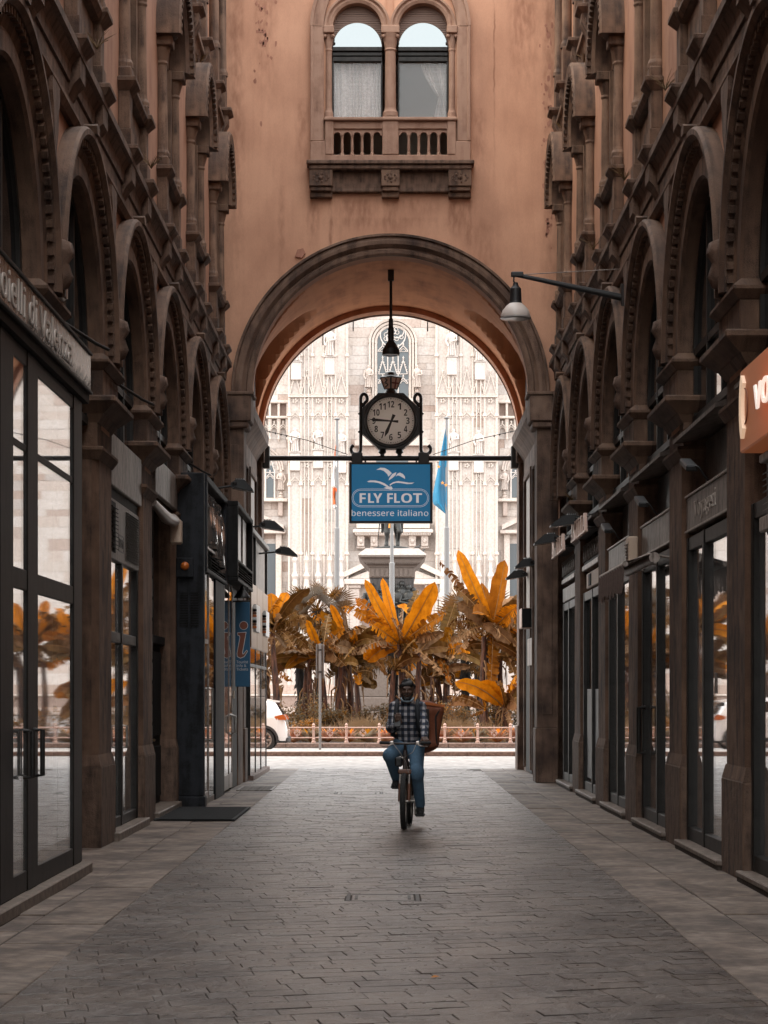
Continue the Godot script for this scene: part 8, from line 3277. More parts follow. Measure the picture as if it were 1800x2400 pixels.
func make_planting() -> void:
	var g := 0.13
	var D := 72.0
	var foot := func(x: float, depth: float) -> Vector3: return Vector3((x - 915.0) * depth / FOCAL, g, -depth)
	banana_plant("banana plant at the left edge with a pair of upright orange leaves", foot.call(646, 70.0), at(642, 1472, 70.0), [
		[at(635, 1390, 70), 0.24, 0.0, "leaf_bright", 0.0], [at(673, 1388, 70.2), 0.22, -0.02, "leaf_bright", 0.0], [at(700, 1432, 69.5), 0.2, 0.18, "leaf_olive", 0.3],
		[at(716, 1455, 69.8), 0.2, 0.25, "leaf_olive", 0.5], [at(612, 1440, 70.4), 0.2, 0.15, "leaf_gold", 0.2], [at(690, 1520, 69.5), 0.17, 0.3, "leaf_olive", 0.8], [at(610, 1560, 69.6), 0.16, 0.3, "leaf_dry", 0.9]], 3, 5)
	banana_plant("banana plant behind the road sign post with one slim upright leaf", foot.call(757, 71.5), at(756, 1530, 71.5), [
		[at(719, 1452, 71), 0.13, 0.0, "leaf_bright", 0.0], [at(652, 1486, 70.6), 0.19, 0.2, "leaf_dry", 0.35], [at(700, 1440, 72), 0.18, 0.05, "leaf_olive", 0.3],
		[at(664, 1530, 71), 0.16, 0.25, "leaf_olive", 0.5], [at(806, 1470, 71), 0.17, 0.1, "leaf_gold", 0.2], [at(810, 1560, 70.6), 0.22, 0.2, "leaf_olive", 0.2], [at(770, 1440, 72.5), 0.16, 0.1, "leaf_olive", 0.4]], 4, 4)
	banana_plant("banana plant with a leaning orange spear leaf left of the cyclist", foot.call(818, 73.0), at(820, 1512, 73.0), [
		[at(775, 1416, 72.6), 0.14, 0.02, "leaf_bright", 0.0], [at(841, 1466, 72), 0.16, -0.12, "leaf_bright", 0.25], [at(728, 1438, 73), 0.18, 0.2, "leaf_gold", 0.5],
		[at(745, 1532, 72.5), 0.15, 0.22, "leaf_dry", 0.6], [at(770, 1590, 72), 0.22, 0.2, "leaf_olive", 0.1], [at(912, 1590, 71.8), 0.14, 0.3, "leaf_olive", 0.6], [at(880, 1480, 73.4), 0.16, 0.15, "leaf_dry", 0.7]], 4, 4)
	banana_plant("largest banana plant, broad orange leaves fanning above the cyclist", foot.call(944, 71.0), at(940, 1508, 71.0), [
		[at(855, 1357, 70.4), 0.16, -0.03, "leaf_bright", 0.0], [at(896, 1354, 71.2), 0.15, -0.02, "leaf_bright", 0.0], [at(1020, 1364, 70.2), 0.3, -0.04, "leaf_bright", 0.0],
		[at(832, 1402, 71.6), 0.2, 0.12, "leaf_gold", 0.25], [at(800, 1422, 70.6), 0.2, 0.18, "leaf_gold", 0.4], [at(1046, 1436, 70), 0.2, 0.06, "leaf_gold", 0.1], [at(980, 1380, 72), 0.18, 0.0, "leaf_olive", 0.3],
		[at(868, 1462, 70), 0.2, 0.05, "leaf_bright", 0.1], [at(838, 1530, 70.4), 0.16, 0.3, "leaf_dry", 0.8], [at(1042, 1585, 69.8), 0.12, 0.2, "leaf_dry", 0.9], [at(905, 1410, 71.8), 0.18, 0.0, "leaf_gold", 0.1]], 4, 3)
	banana_plant("tall banana plant with hanging olive leaves right of the cyclist", foot.call(1030, 73.5), at(1026, 1540, 73.5), [
		[at(1066, 1414, 73.8), 0.24, 0.02, "leaf_olive", 0.1], [at(1010, 1440, 74), 0.18, 0.05, "leaf_olive", 0.5], [at(1058, 1470, 72.6), 0.22, 0.08, "leaf_gold", 0.1], [at(1120, 1470, 73), 0.18, 0.2, "leaf_dry", 0.8],
		[at(1058, 1606, 72.4), 0.13, 0.25, "leaf_gold", 0.2], [at(985, 1520, 73), 0.18, 0.15, "leaf_olive", 0.7], [at(1100, 1545, 72.6), 0.16, 0.3, "leaf_dry", 0.9]], 4, 3)
	banana_plant("tallest banana plant, at the right edge, with high orange leaves", foot.call(1160, 70.0), at(1156, 1468, 70.0), [
		[at(1073, 1288, 69.6), 0.2, -0.04, "leaf_bright", 0.0], [at(1184, 1312, 69.8), 0.27, -0.03, "leaf_gold", 0.0], [at(1216, 1418, 69.2), 0.3, 0.05, "leaf_bright", 0.15],
		[at(1032, 1316, 69.4), 0.17, 0.04, "leaf_dry", 0.95], [at(1062, 1372, 69), 0.2, 0.1, "leaf_olive", 0.5], [at(1128, 1366, 70.4), 0.14, -0.02, "leaf_gold", 0.0], [at(1066, 1506, 69.2), 0.17, 0.28, "leaf_dry", 0.9],
		[at(1056, 1546, 69.2), 0.17, 0.25, "leaf_dry", 0.8], [at(1216, 1510, 69.4), 0.17, 0.2, "leaf_olive", 0.6], [at(1090, 1440, 70.6), 0.17, 0.1, "leaf_olive", 0.6], [at(1150, 1620, 69.4), 0.22, 0.15, "leaf_gold", 0.2], [at(1212, 1600, 69.4), 0.16, 0.15, "leaf_olive", 0.3]], 5, 4)
	banana_plant("low young banana plant with small leaves behind the cyclist's shoulder", foot.call(996, 76.0), at(996, 1600, 76.0), [[at(1010, 1560, 76), 0.12, 0.1, "leaf_olive", 0.2], [at(975, 1580, 75.6), 0.12, 0.2, "leaf_gold", 0.2]], 3, 3)
	banana_plant("slim banana plant with one bright low leaf between the middle trunks", foot.call(838, 77.0), at(838, 1575, 77.0), [[at(845, 1606, 76.6), 0.16, 0.2, "leaf_bright", 0.1], [at(815, 1560, 77), 0.14, 0.2, "leaf_olive", 0.3]], 2, 3)
	banana_plant("small bushy banana plant low down at the right by the pier", foot.call(1186, 68.0), at(1184, 1650, 68.0), [[at(1140, 1610, 67.8), 0.16, 0.1, "leaf_bright", 0.1], [at(1212, 1590, 67.9), 0.16, 0.1, "leaf_gold", 0.1], [at(1200, 1700, 67.5), 0.12, 0.3, "leaf_dry", 0.6]], 2, 3)
	banana_plant("banana plant partly behind the white car with one pale drooping leaf", foot.call(622, 73.0), at(618, 1560, 73.0), [[at(662, 1622, 72), 0.15, 0.15, "leaf_dry", 0.2], [at(650, 1540, 73), 0.16, 0.15, "leaf_gold", 0.3]], 3, 3)
	# plants beyond the archway's edges, seen in the shop panes
	var beyond := [[4.6, 70.0, 3.0, "just past the right pier"], [6.4, 71.5, 3.3, "second past the right pier"], [8.2, 70.5, 2.9, "third past the right pier"], [10.0, 72.0, 3.2, "farthest past the right pier"], [-6.0, 71.0, 3.1, "past the left edge, nearest"], [-8.4, 71.5, 2.9, "past the left edge, farthest"]]
	for q in beyond:
		var c := Vector3(q[0], q[2], -q[1])
		banana_plant("banana plant %s, seen only mirrored in the shop panes" % q[3], Vector3(q[0], g, -q[1]), c, [
			[c + Vector3(-0.5, 1.5, 0.1), 0.2, 0.0, "leaf_bright", 0.0], [c + Vector3(0.6, 1.4, 0.2), 0.24, 0.0, "leaf_bright", 0.0], [c + Vector3(-1.2, 0.7, 0.2), 0.2, 0.15, "leaf_gold", 0.0], [c + Vector3(1.2, 0.6, 0.2), 0.2, 0.15, "leaf_gold", 0.0]], 4, 3)
		shrub("brown shrub at the foot of the banana plant %s" % q[3], Vector3(q[0] + 0.5, g, -q[1] + 2.2), Vector3(0.9, 0.6, 0.5), 900, 0.1, ["bush_1", "bush_2", "bush_0"], "hedge shrubs in the bed")
	fan_palm("round dark fan palm at the left between the banana leaves", foot.call(748, 77.0), at(744, 1432, 77.0), 26, 1.45)
	fan_palm("dark fan palm behind the right hand banana leaves", foot.call(1126, 78.0), at(1110, 1452, 78.0), 24, 1.5)
	fan_palm("fan palm with a thick black trunk behind the cyclist's head", foot.call(922, 76.0), at(920, 1520, 76.0), 18, 1.2)
	fan_palm("low fan palm behind the road sign post", foot.call(702, 78.5), at(704, 1545, 78.5), 16, 1.15)
	fan_palm("low dark fan palm right of the tall hanging leaves", foot.call(1085, 75.0), at(1092, 1545, 75.0), 18, 1.25)
	shrub("bright orange round shrub beside the white car", foot.call(716, 67.8), Vector3(0.52, 0.42, 0.4), 1500, 0.085, ["bush_0", "bush_0", "bush_2"])
	shrub("brown open shrub behind the round orange one", foot.call(706, 69.2), Vector3(0.85, 0.8, 0.5), 1800, 0.09, ["bush_1", "bush_2", "bush_1"])
	shrub("brown shrub right of the cyclist below the hanging leaves", foot.call(1072, 68.6), Vector3(0.75, 0.75, 0.5), 1900, 0.08, ["bush_1", "bush_2", "bush_0"])
	shrub("dark round shrub low behind the railing on the right", foot.call(1066, 67.4), Vector3(0.4, 0.36, 0.35), 1100, 0.06, ["bush_1", "bush_1", "bush_2"])
	shrub("rusty shrub behind the slim middle trunks", foot.call(790, 79.0), Vector3(0.7, 0.45, 0.5), 900, 0.08, ["bush_1", "bush_2"])
	shrub("rusty shrub far back behind the cyclist's bag", foot.call(1010, 79.5), Vector3(0.9, 0.4, 0.5), 900, 0.08, ["bush_1", "bush_2"])
	var hedge := [[650.0, 71.0, 0.9, "beside the stems at the far left"], [742.0, 72.5, 0.85, "behind the road sign post"], [786.0, 70.4, 0.7, "before the slim trunks left of the cyclist"], [880.0, 71.6, 0.8, "just left of the cyclist"], [975.0, 70.6, 0.8, "behind the cyclist's bag"], [1112.0, 71.2, 0.9, "below the torn leaves on the right"], [1180.0, 70.2, 0.85, "at the far right by the pier"]]
	for q in hedge:
		shrub("dark olive hedge shrub %s" % q[3], foot.call(q[0], q[1]), Vector3(0.85, q[2] * 0.85, 0.5), 1700, 0.1, ["bush_1", "bush_1", "bush_2"], "hedge shrubs in the bed")
	for q in [[858.0, 67.4, 300, 0.95, "tall dry grass clump left of the cyclist"], [828.0, 68.2, 170, 0.9, "dry grass clump between trunks and cyclist"], [1050.0, 67.0, 300, 0.9, "tall dry grass clump right of the cyclist's bag"], [1096.0, 67.2, 240, 0.85, "dry grass clump at the right before the shrubs"], [770.0, 68.4, 110, 0.7, "thin grass clump behind the road sign post"], [1150.0, 67.4, 120, 0.75, "grass clump at the foot of the tallest banana plant"], [990.0, 68.0, 140, 0.8, "dry grass clump hidden mostly by the cyclist's bag"]]:
		reed_clump(q[4], foot.call(q[0], q[1]), q[2], q[3], 1.3)
	# orange bedding plants along the railing
	var beds := ["first", "second", "third", "fourth", "fifth", "sixth", "seventh", "eighth", "ninth", "tenth", "eleventh", "twelfth", "thirteenth", "fourteenth", "fifteenth", "sixteenth"]
	for k in 16:
		var x := -4.2 + 0.58 * k + rng.randf_range(-0.08, 0.08)
		var t := thing("bedding_plant", "low orange bedding plant behind the railing, %s from the left" % beds[k], "plant", Vector3(x, g, -66.2 - rng.randf_range(0, 0.35)), "orange bedding plants")
		var b := Builder.new()
		for j in 70:
			var a := rng.randf_range(0, TAU)
			var l := rng.randf_range(0.2, 0.45)
			var tipp := Vector3(cos(a) * l * 0.9, rng.randf_range(0.1, 0.5), sin(a) * l * 0.7)
			var x2 := Vector3(-sin(a), 0, cos(a)) * 0.045
			var m := tipp * 0.55 + Vector3(0, 0.08, 0)
			var nn := Vector3(cos(a) * 0.2, 1, sin(a) * 0.2).normalized()
			b.tri(Vector3.ZERO, m + x2, tipp, nn, nn, nn)
			b.tri(Vector3.ZERO, tipp, m - x2, nn, nn, nn)
		put(b, "leaves", M.bush_3 if k % 3 else M.bush_0, t).set_meta("kind", "stuff")


func merge(into: Builder, other: Builder) -> void:
	into.v.append_array(other.v)
	into.n.append_array(other.n)


# a gripping or relaxed hand: palm, four fingers, thumb; basis z runs wrist to knuckles, y out of the back of the hand
func hand_bones(o: Vector3, bs: Basis, side: float, curl: float) -> Array:
	var out := []
	var f := func(x, y, z): return o + bs * Vector3(x * side, y, z)
	out.append([f.call(-0.022, 0, 0.0), f.call(-0.028, 0, 0.075), 0.02, 0.016])
	out.append([f.call(0.0, 0, 0.0), f.call(0.0, 0, 0.085), 0.02, 0.017])
	out.append([f.call(0.02, 0, 0.0), f.call(0.026, 0, 0.078), 0.019, 0.015])
	for k in 4:
		var x: float = -0.033 + 0.022 * k
		var l: float = [0.036, 0.042, 0.04, 0.031][k]
		var a := curl * 0.9
		var p0 := Vector3(x * side, 0, 0.085)
		var p1 := p0 + Vector3(0, -sin(a), cos(a)) * l
		var p2 := p1 + Vector3(0, -sin(a * 2.0), cos(a * 2.0)) * l * 0.75
		var p3 := p2 + Vector3(0, -sin(a * 2.8), cos(a * 2.8)) * l * 0.6
		out.append([o + bs * p0, o + bs * p1, 0.0095, 0.009])
		out.append([o + bs * p1, o + bs * p2, 0.009, 0.0085])
		out.append([o + bs * p2, o + bs * p3, 0.0085, 0.0075])
	out.append([f.call(-0.03, -0.005, 0.015), f.call(-0.055, -0.015, 0.045), 0.014, 0.011])
	out.append([f.call(-0.055, -0.015, 0.045), f.call(-0.052, -0.035, 0.075), 0.011, 0.0085])
	return out


func make_cyclist() -> void:
	var place := Transform3D(Basis(Vector3.UP, -0.07), Vector3(0.163, 0.004, -25.4))
	# ---------------- bicycle
	var t := thing("bicycle", "dark mountain bike ridden towards the camera", "bicycle")
	t.transform = place
	for w in 2:
		var wh := group_part("front_wheel" if w == 0 else "rear_wheel", t)
		wh.position = Vector3(0, 0.335, -1.05 * w)
		var turn := Basis(Vector3.UP, PI / 2)
		var b := Builder.new()
		b.xf = Transform3D(turn, Vector3.ZERO)
		b.arc(PackedVector2Array([Vector2(0.278, -0.02), Vector2(0.285, -0.029), Vector2(0.305, -0.032), Vector2(0.325, -0.024), Vector2(0.335, -0.008), Vector2(0.335, 0.008), Vector2(0.325, 0.024), Vector2(0.305, 0.032), Vector2(0.285, 0.029), Vector2(0.278, 0.02)]), 0, 0, 0, TAU, 48, false)
		for k in 72:                     # tread blocks
			var a := TAU * k / 72
			var keep := b.xf
			b.xf = keep * Transform3D(Basis(Vector3(0, 0, 1), a), Vector3.ZERO)
			var zz := 0.011 if k % 2 else -0.011
			b.box(Vector3(0.332, zz - 0.008, -0.007), Vector3(0.3405, zz + 0.008, 0.007))
			b.box(Vector3(0.322, -0.006, (0.024 if k % 2 else -0.03)), Vector3(0.332, 0.006, (0.03 if k % 2 else -0.024)))
			b.xf = keep
		put(b, "tyre", M.tyre, wh)
		b = Builder.new()
		b.xf = Transform3D(turn, Vector3.ZERO)
		b.arc(PackedVector2Array([Vector2(0.262, -0.012), Vector2(0.28, -0.015), Vector2(0.28, 0.015), Vector2(0.262, 0.012)]), 0, 0, 0, TAU, 40, false)
		put(b, "rim", M.bike_metal, wh)
		b = Builder.new()
		for k in 24:
			var a := TAU * k / 24
			b.tube([Vector3((0.03 if k % 2 else -0.03), 0, 0), Vector3(0, cos(a) * 0.265, sin(a) * 0.265)], 0.0018, 3, false)
		put(b, "spokes", M.bike_metal, wh)
		b = Builder.new()
		b.tube([Vector3(-0.06, 0, 0), Vector3(0.06, 0, 0)], 0.018, 8)
		put(b, "hub", M.bike_metal, wh)
	var P := {"bb": Vector3(0, 0.31, -0.63), "seat": Vector3(0, 0.88, -0.8), "head_lo": Vector3(0, 0.71, -0.13), "head_hi": Vector3(0, 0.93, -0.2), "rear": Vector3(0, 0.335, -1.05)}
	var b := Builder.new()
	b.tube([P.head_hi - Vector3(0, 0.03, 0), P.seat - Vector3(0, 0.14, 0.04)], 0.019, 10)
	b.tube([P.head_lo, P.bb], 0.026, 10)
	b.tube([P.bb, P.seat - Vector3(0, 0.1, 0)], 0.019, 10)
	for s in [-1, 1]:
		b.tube([P.bb + Vector3(s * 0.03, 0, 0), P.rear + Vector3(s * 0.065, 0, 0)], 0.011, 6)
		b.tube([P.seat + Vector3(s * 0.02, -0.16, 0), P.rear + Vector3(s * 0.065, 0, 0)], 0.009, 6)
	b.tube([P.head_lo, P.head_hi], 0.027, 10)
	put(b, "frame", M.bike_frame, t)
	var fork := group_part("fork", t)
	for s in [-1, 1]:
		b = Builder.new()
		b.tube([Vector3(s * 0.055, 0.67, -0.115), Vector3(s * 0.055, 0.52, -0.07)], 0.014, 8)
		put(b, "stanchion", M.bike_metal, fork)
		b = Builder.new()
		b.tube([Vector3(s * 0.055, 0.54, -0.075), Vector3(s * 0.055, 0.335, 0.0)], 0.019, 8)
		put(b, "lower_leg", M.fork_orange, fork)
	b = Builder.new()
	b.cbox(Vector3(-0.08, 0.655, -0.15), Vector3(0.08, 0.715, -0.085), 0.012)
	put(b, "crown", M.fork_orange, fork)
	b = Builder.new()
	b.lathe(PackedVector2Array([Vector2(0.0, -0.025), Vector2(0.025, -0.015), Vector2(0.028, 0.015), Vector2(0, 0.025)]), Vector3(0, 0.64, -0.05), 10, true)
	put(b, "front_lamp", M.lamp_white, t)
	var bar := group_part("handlebar", t)
	b = Builder.new()
	b.tube([Vector3(-0.3, 1.03, -0.2), Vector3(-0.12, 1.02, -0.14), Vector3(0, 1.02, -0.13), Vector3(0.12, 1.02, -0.14), Vector3(0.3, 1.03, -0.2)], 0.0135, 8)
	b.tube([P.head_hi, Vector3(0, 1.0, -0.2), Vector3(0, 1.02, -0.13)], 0.018, 8)
	put(b, "bar", M.bike_frame, bar)
	for s in [-1, 1]:
		b = Builder.new()
		b.tube([Vector3(s * 0.19, 1.026, -0.164), Vector3(s * 0.305, 1.03, -0.202)], 0.018, 8)
		put(b, "grip", M.rubber, bar)
		b = Builder.new()
		b.cbox(Vector3(s * 0.13, 1.005, -0.16), Vector3(s * 0.18, 1.05, -0.11), 0.01)
		b.tube([Vector3(s * 0.15, 1.01, -0.12), Vector3(s * 0.2, 0.99, -0.1), Vector3(s * 0.27, 0.985, -0.13)], 0.007, 5)
		put(b, "brake_lever", M.bike_metal, bar)
	b = Builder.new()
	b.tube([Vector3(-0.14, 1.02, -0.12), Vector3(-0.06, 0.93, -0.02), Vector3(0.02, 0.8, -0.06), Vector3(0.05, 0.66, -0.08)], 0.004, 5)
	b.tube([Vector3(0.14, 1.02, -0.12), Vector3(0.1, 0.92, -0.03), Vector3(0.0, 0.86, -0.08), Vector3(-0.04, 0.75, -0.16)], 0.004, 5)
	put(b, "cables", M.bike_metal, t)
	b = Builder.new()
	b.cbox(Vector3(-0.12, 0.74, -0.25), Vector3(-0.03, 0.86, -0.12), 0.02)
	put(b, "battery_lamp", M.lamp_black, t)
	var cr := group_part("crankset", t)
	b = Builder.new()
	b.tube([P.bb - Vector3(0.09, 0, 0), P.bb + Vector3(0.09, 0, 0)], 0.02, 8)
	b.tube([P.bb + Vector3(-0.085, 0, 0), P.bb + Vector3(-0.095, 0.17, 0.02)], 0.012, 6)
	b.tube([P.bb + Vector3(0.085, 0, 0), P.bb + Vector3(0.095, -0.17, -0.02)], 0.012, 6)
	put(b, "crank", M.bike_metal, cr)
	for s in [-1, 1]:
		b = Builder.new()
		b.cbox(P.bb + Vector3(s * 0.095, -s * 0.17 - 0.012, -0.045 - s * 0.02), P.bb + Vector3(s * 0.2, -s * 0.17 + 0.012, 0.045 - s * 0.02), 0.005)
		put(b, "pedal", M.rubber, cr)
	b = Builder.new()
	b.prism(PackedVector2Array([Vector2(-0.07, 0), Vector2(0.07, 0), Vector2(0.05, 0.1), Vector2(0.02, 0.25), Vector2(-0.02, 0.25), Vector2(-0.05, 0.1)]), Vector3(0, 0.87, -0.92), Vector3.RIGHT, Vector3(0, 0, 1), Vector3(0, 0.05, 0))
	put(b, "saddle", M.rubber, t)

	# ---------------- rider
	var r := thing("person", "cyclist in a navy and white checked shirt and blue jeans holding a phone", "person")
	r.transform = place
	var hipL := Vector3(0.1, 0.98, -0.78)      # image right
	var hipR := Vector3(-0.1, 0.98, -0.78)
	var kneeL := Vector3(0.125, 0.66, -0.5)
	var kneeR := Vector3(-0.2, 0.87, -0.4)
	var ankL := Vector3(0.15, 0.235, -0.74)
	var ankR := Vector3(-0.14, 0.57, -0.72)
	var chest := Vector3(0.0, 1.36, -0.68)
	var neck := Vector3(0.0, 1.5, -0.65)
	var shL := Vector3(0.155, 1.45, -0.67)
	var shR := Vector3(-0.155, 1.45, -0.67)
	var elL := Vector3(0.215, 1.23, -0.5)
	var elR := Vector3(-0.2, 1.2, -0.57)
	var wrL := Vector3(0.225, 1.085, -0.29)
	var wrR := Vector3(-0.12, 1.22, -0.36)
	var X := Vector3(0, 0, 1)
	var skel := [
		[Vector3(0, 0.98, -0.78), Vector3(0, 1.2, -0.72), 0.115, 0.115], [Vector3(0, 1.2, -0.72), chest, 0.115, 0.125], [shL * 0.85 + neck * 0.15, shR * 0.85 + neck * 0.15, 0.07, 0.07], [chest, neck, 0.1, 0.055],
		[neck, neck + Vector3(0, 0.07, 0.03), 0.055, 0.052],
		[shL, elL, 0.05, 0.04], [elL, wrL, 0.04, 0.026], [shR, elR, 0.05, 0.04], [elR, wrR, 0.04, 0.026],
		[hipL, kneeL, 0.085, 0.055], [kneeL, ankL, 0.054, 0.036], [hipR, kneeR, 0.085, 0.055], [kneeR, ankR, 0.054, 0.036]]
	var body := blob(skel, 0.02, 0.04)
	# head on its own finer grid
	var hc := Vector3(0.0, 1.655, -0.6)
	var head := [
		[hc + Vector3(0, 0.035, -0.015), hc + Vector3(0, 0.02, -0.03), 0.082, 0.085], [hc + Vector3(0, 0.0, 0.03), hc + Vector3(0, -0.055, 0.04), 0.062, 0.05],
		[hc + Vector3(0, -0.07, 0.045), hc + Vector3(0, -0.085, 0.05), 0.042, 0.036],
		[hc + Vector3(0, 0.01, 0.092), hc + Vector3(0, -0.025, 0.108), 0.01, 0.015],          # nose
		[hc + Vector3(-0.035, 0.03, 0.08), hc + Vector3(0.035, 0.03, 0.08), 0.016, 0.016],    # brow
		[hc + Vector3(-0.042, -0.02, 0.065), hc + Vector3(0.042, -0.02, 0.065), 0.024, 0.024],
		[hc + Vector3(-0.02, -0.058, 0.085), hc + Vector3(0.02, -0.058, 0.085), 0.011, 0.011],   # mouth
		[hc + Vector3(-0.083, 0.01, -0.01), hc + Vector3(-0.085, -0.03, 0.0), 0.014, 0.01], [hc + Vector3(0.083, 0.01, -0.01), hc + Vector3(0.085, -0.03, 0.0), 0.014, 0.01],
		[hc + Vector3(0, -0.06, -0.02), hc + Vector3(0, -0.14, -0.04), 0.052, 0.056]]
	merge(body, blob(head, 0.007, 0.018))
	var gripB := Basis(Vector3(0.85, 0.1, -0.3).normalized(), Vector3(0, 0.9, 0.4).normalized(), Vector3(0.1, -0.35, 0.93).normalized()).orthonormalized()
	merge(body, blob(hand_bones(wrL + Vector3(0, 0.0, 0.02), gripB, 1.0, 0.95), 0.006, 0.008))
	var phoneB := Basis(Vector3(0.9, 0, -0.4).normalized(), Vector3(0.2, -0.5, 0.8).normalized(), Vector3(0.35, 0.8, 0.4).normalized()).orthonormalized()
	merge(body, blob(hand_bones(wrR + Vector3(0.01, 0.01, 0.02), phoneB, -1.0, 0.6), 0.006, 0.008))
	put(body, "body", M.skin, r)
	for s in [-1, 1]:
		var eye := Builder.new()
		eye.lathe(PackedVector2Array([Vector2(0, -0.009), Vector2(0.009, 0), Vector2(0, 0.009)]), hc + Vector3(s * 0.032, 0.008, 0.087), 8, true)
		put(eye, "eye", M.hair, r)
	# clothes
	var shirt := blob([
		[Vector3(0, 0.96, -0.78), Vector3(0, 1.2, -0.72), 0.145, 0.138, X, 1.1], [Vector3(0, 1.2, -0.72), chest, 0.138, 0.15, X, 1.1], [shL, shR, 0.075, 0.075], [chest, neck - Vector3(0, 0.01, 0), 0.11, 0.07],
		[shL, elL, 0.066, 0.055], [elL, wrL - Vector3(0, 0, 0.005), 0.055, 0.042], [shR, elR, 0.066, 0.055], [elR, wrR, 0.055, 0.042]], 0.014, 0.03)
	put(shirt, "checked_shirt", M.plaid, r)
	var collar := Builder.new()
	for s in [-1, 1]:
		collar.prism(PackedVector2Array([Vector2(0, 0), Vector2(0.075, 0.06), Vector2(0.085, 0.0), Vector2(0.04, -0.045)]), neck + Vector3(0, 0.0, 0.06), Vector3(s, 0, -0.25).normalized(), Vector3(0, 0.95, -0.3).normalized(), Vector3(0, 0.004, 0.008))
	put(collar, "collar", M.plaid, r)
	var jeans := blob([
		[Vector3(0, 0.97, -0.79), Vector3(0, 1.0, -0.78), 0.15, 0.145], [hipL, kneeL, 0.108, 0.077], [kneeL, ankL + Vector3(0, 0.03, 0), 0.076, 0.062], [hipR, kneeR, 0.108, 0.079], [kneeR, ankR + Vector3(0, 0.02, 0), 0.077, 0.062],
		[kneeL + Vector3(0, 0.02, 0.02), kneeL + Vector3(0, -0.03, 0.015), 0.074, 0.072]], 0.016, 0.04)
	put(jeans, "jeans", M.denim, r)
	for s in [-1, 1]:
		var a: Vector3 = ankL if s > 0 else ankR
		put(blob([[a + Vector3(0, -0.03, -0.03), a + Vector3(0, -0.05, 0.0), 0.048, 0.05], [a + Vector3(0, -0.055, 0.02), a + Vector3(s * 0.012, -0.07, 0.15), 0.046, 0.042], [a + Vector3(0, 0.0, -0.02), a + Vector3(0, 0.03, -0.01), 0.045, 0.045]], 0.012, 0.03), "shoe", M.shoe, r)
		var sole := Builder.new()
		sole.cbox(a + Vector3(-0.045, -0.112, -0.08), a + Vector3(0.05 + s * 0.008, -0.088, 0.19), 0.01)
		put(sole, "sole", M.rubber, r)
	put(blob([[hc + Vector3(0, 0.062, -0.015), hc + Vector3(0, 0.045, -0.045), 0.074, 0.08], [hc + Vector3(-0.05, 0.065, 0.045), hc + Vector3(0.045, 0.078, 0.045), 0.028, 0.034], [hc + Vector3(-0.075, 0.02, -0.02), hc + Vector3(-0.07, 0.05, -0.03), 0.025, 0.035], [hc + Vector3(0.075, 0.02, -0.02), hc + Vector3(0.07, 0.05, -0.03), 0.025, 0.035], [hc + Vector3(0, -0.03, -0.08), hc + Vector3(0, 0.03, -0.08), 0.05, 0.06], [hc + Vector3(-0.05, 0.1, 0.02), hc + Vector3(-0.02, 0.125, 0.03), 0.022, 0.02], [hc + Vector3(0.03, 0.115, 0.0), hc + Vector3(0.055, 0.1, 0.03), 0.026, 0.018], [hc + Vector3(0.0, 0.12, -0.04), hc + Vector3(0.02, 0.13, 0.0), 0.025, 0.02]], 0.008, 0.02), "hair", M.hair, r)
	put(blob([[hc + Vector3(-0.06, -0.05, 0.03), hc + Vector3(-0.02, -0.1, 0.07), 0.02, 0.026], [hc + Vector3(0.06, -0.05, 0.03), hc + Vector3(0.02, -0.1, 0.07), 0.02, 0.026], [hc + Vector3(-0.02, -0.1, 0.07), hc + Vector3(0.02, -0.1, 0.07), 0.026, 0.026], [hc + Vector3(-0.025, -0.043, 0.096), hc + Vector3(0.025, -0.043, 0.096), 0.007, 0.007]], 0.008, 0.015), "beard", M.hair, r)
	var mask := Builder.new()
	var mp := []
	for k in 15:
		var a := PI + PI * k / 14.0
		mp.append(hc + Vector3(cos(a) * 0.075, -0.085 + sin(a) * 0.045 + 0.0, 0.03 - sin(a) * 0.05))
	mask.tube(mp, 0.012, 6)
	put(mask, "lowered_mask", M.mask_edge, r)
	# ---------------- phone and delivery bag
	var ph := thing("phone", "dark phone in the cyclist's raised hand", "phone")
	ph.transform = place
	b = Builder.new()
	b.xf = Transform3D(Basis(Vector3(1, 0, 0), -0.5), Vector3(-0.1, 1.285, -0.3))
	b.cbox(Vector3(-0.04, -0.075, -0.006), Vector3(0.04, 0.085, 0.006), 0.004)
	put(b, "case", M.lamp_black, ph)
	b = Builder.new()
	b.xf = Transform3D(Basis(Vector3(1, 0, 0), -0.5), Vector3(-0.1, 1.285, -0.3))
	b.box(Vector3(-0.038, 0.0845, -0.0055), Vector3(0.038, 0.087, 0.0055))
	put(b, "top_edge", M.bike_metal, ph)
	var bag := thing("delivery_backpack", "rust brown box backpack with orange trim on the cyclist's back", "backpack")
	bag.transform = place * Transform3D(Basis(Vector3.UP, 0.32), Vector3(0.14, 0.93, -1.08))
	b = Builder.new()
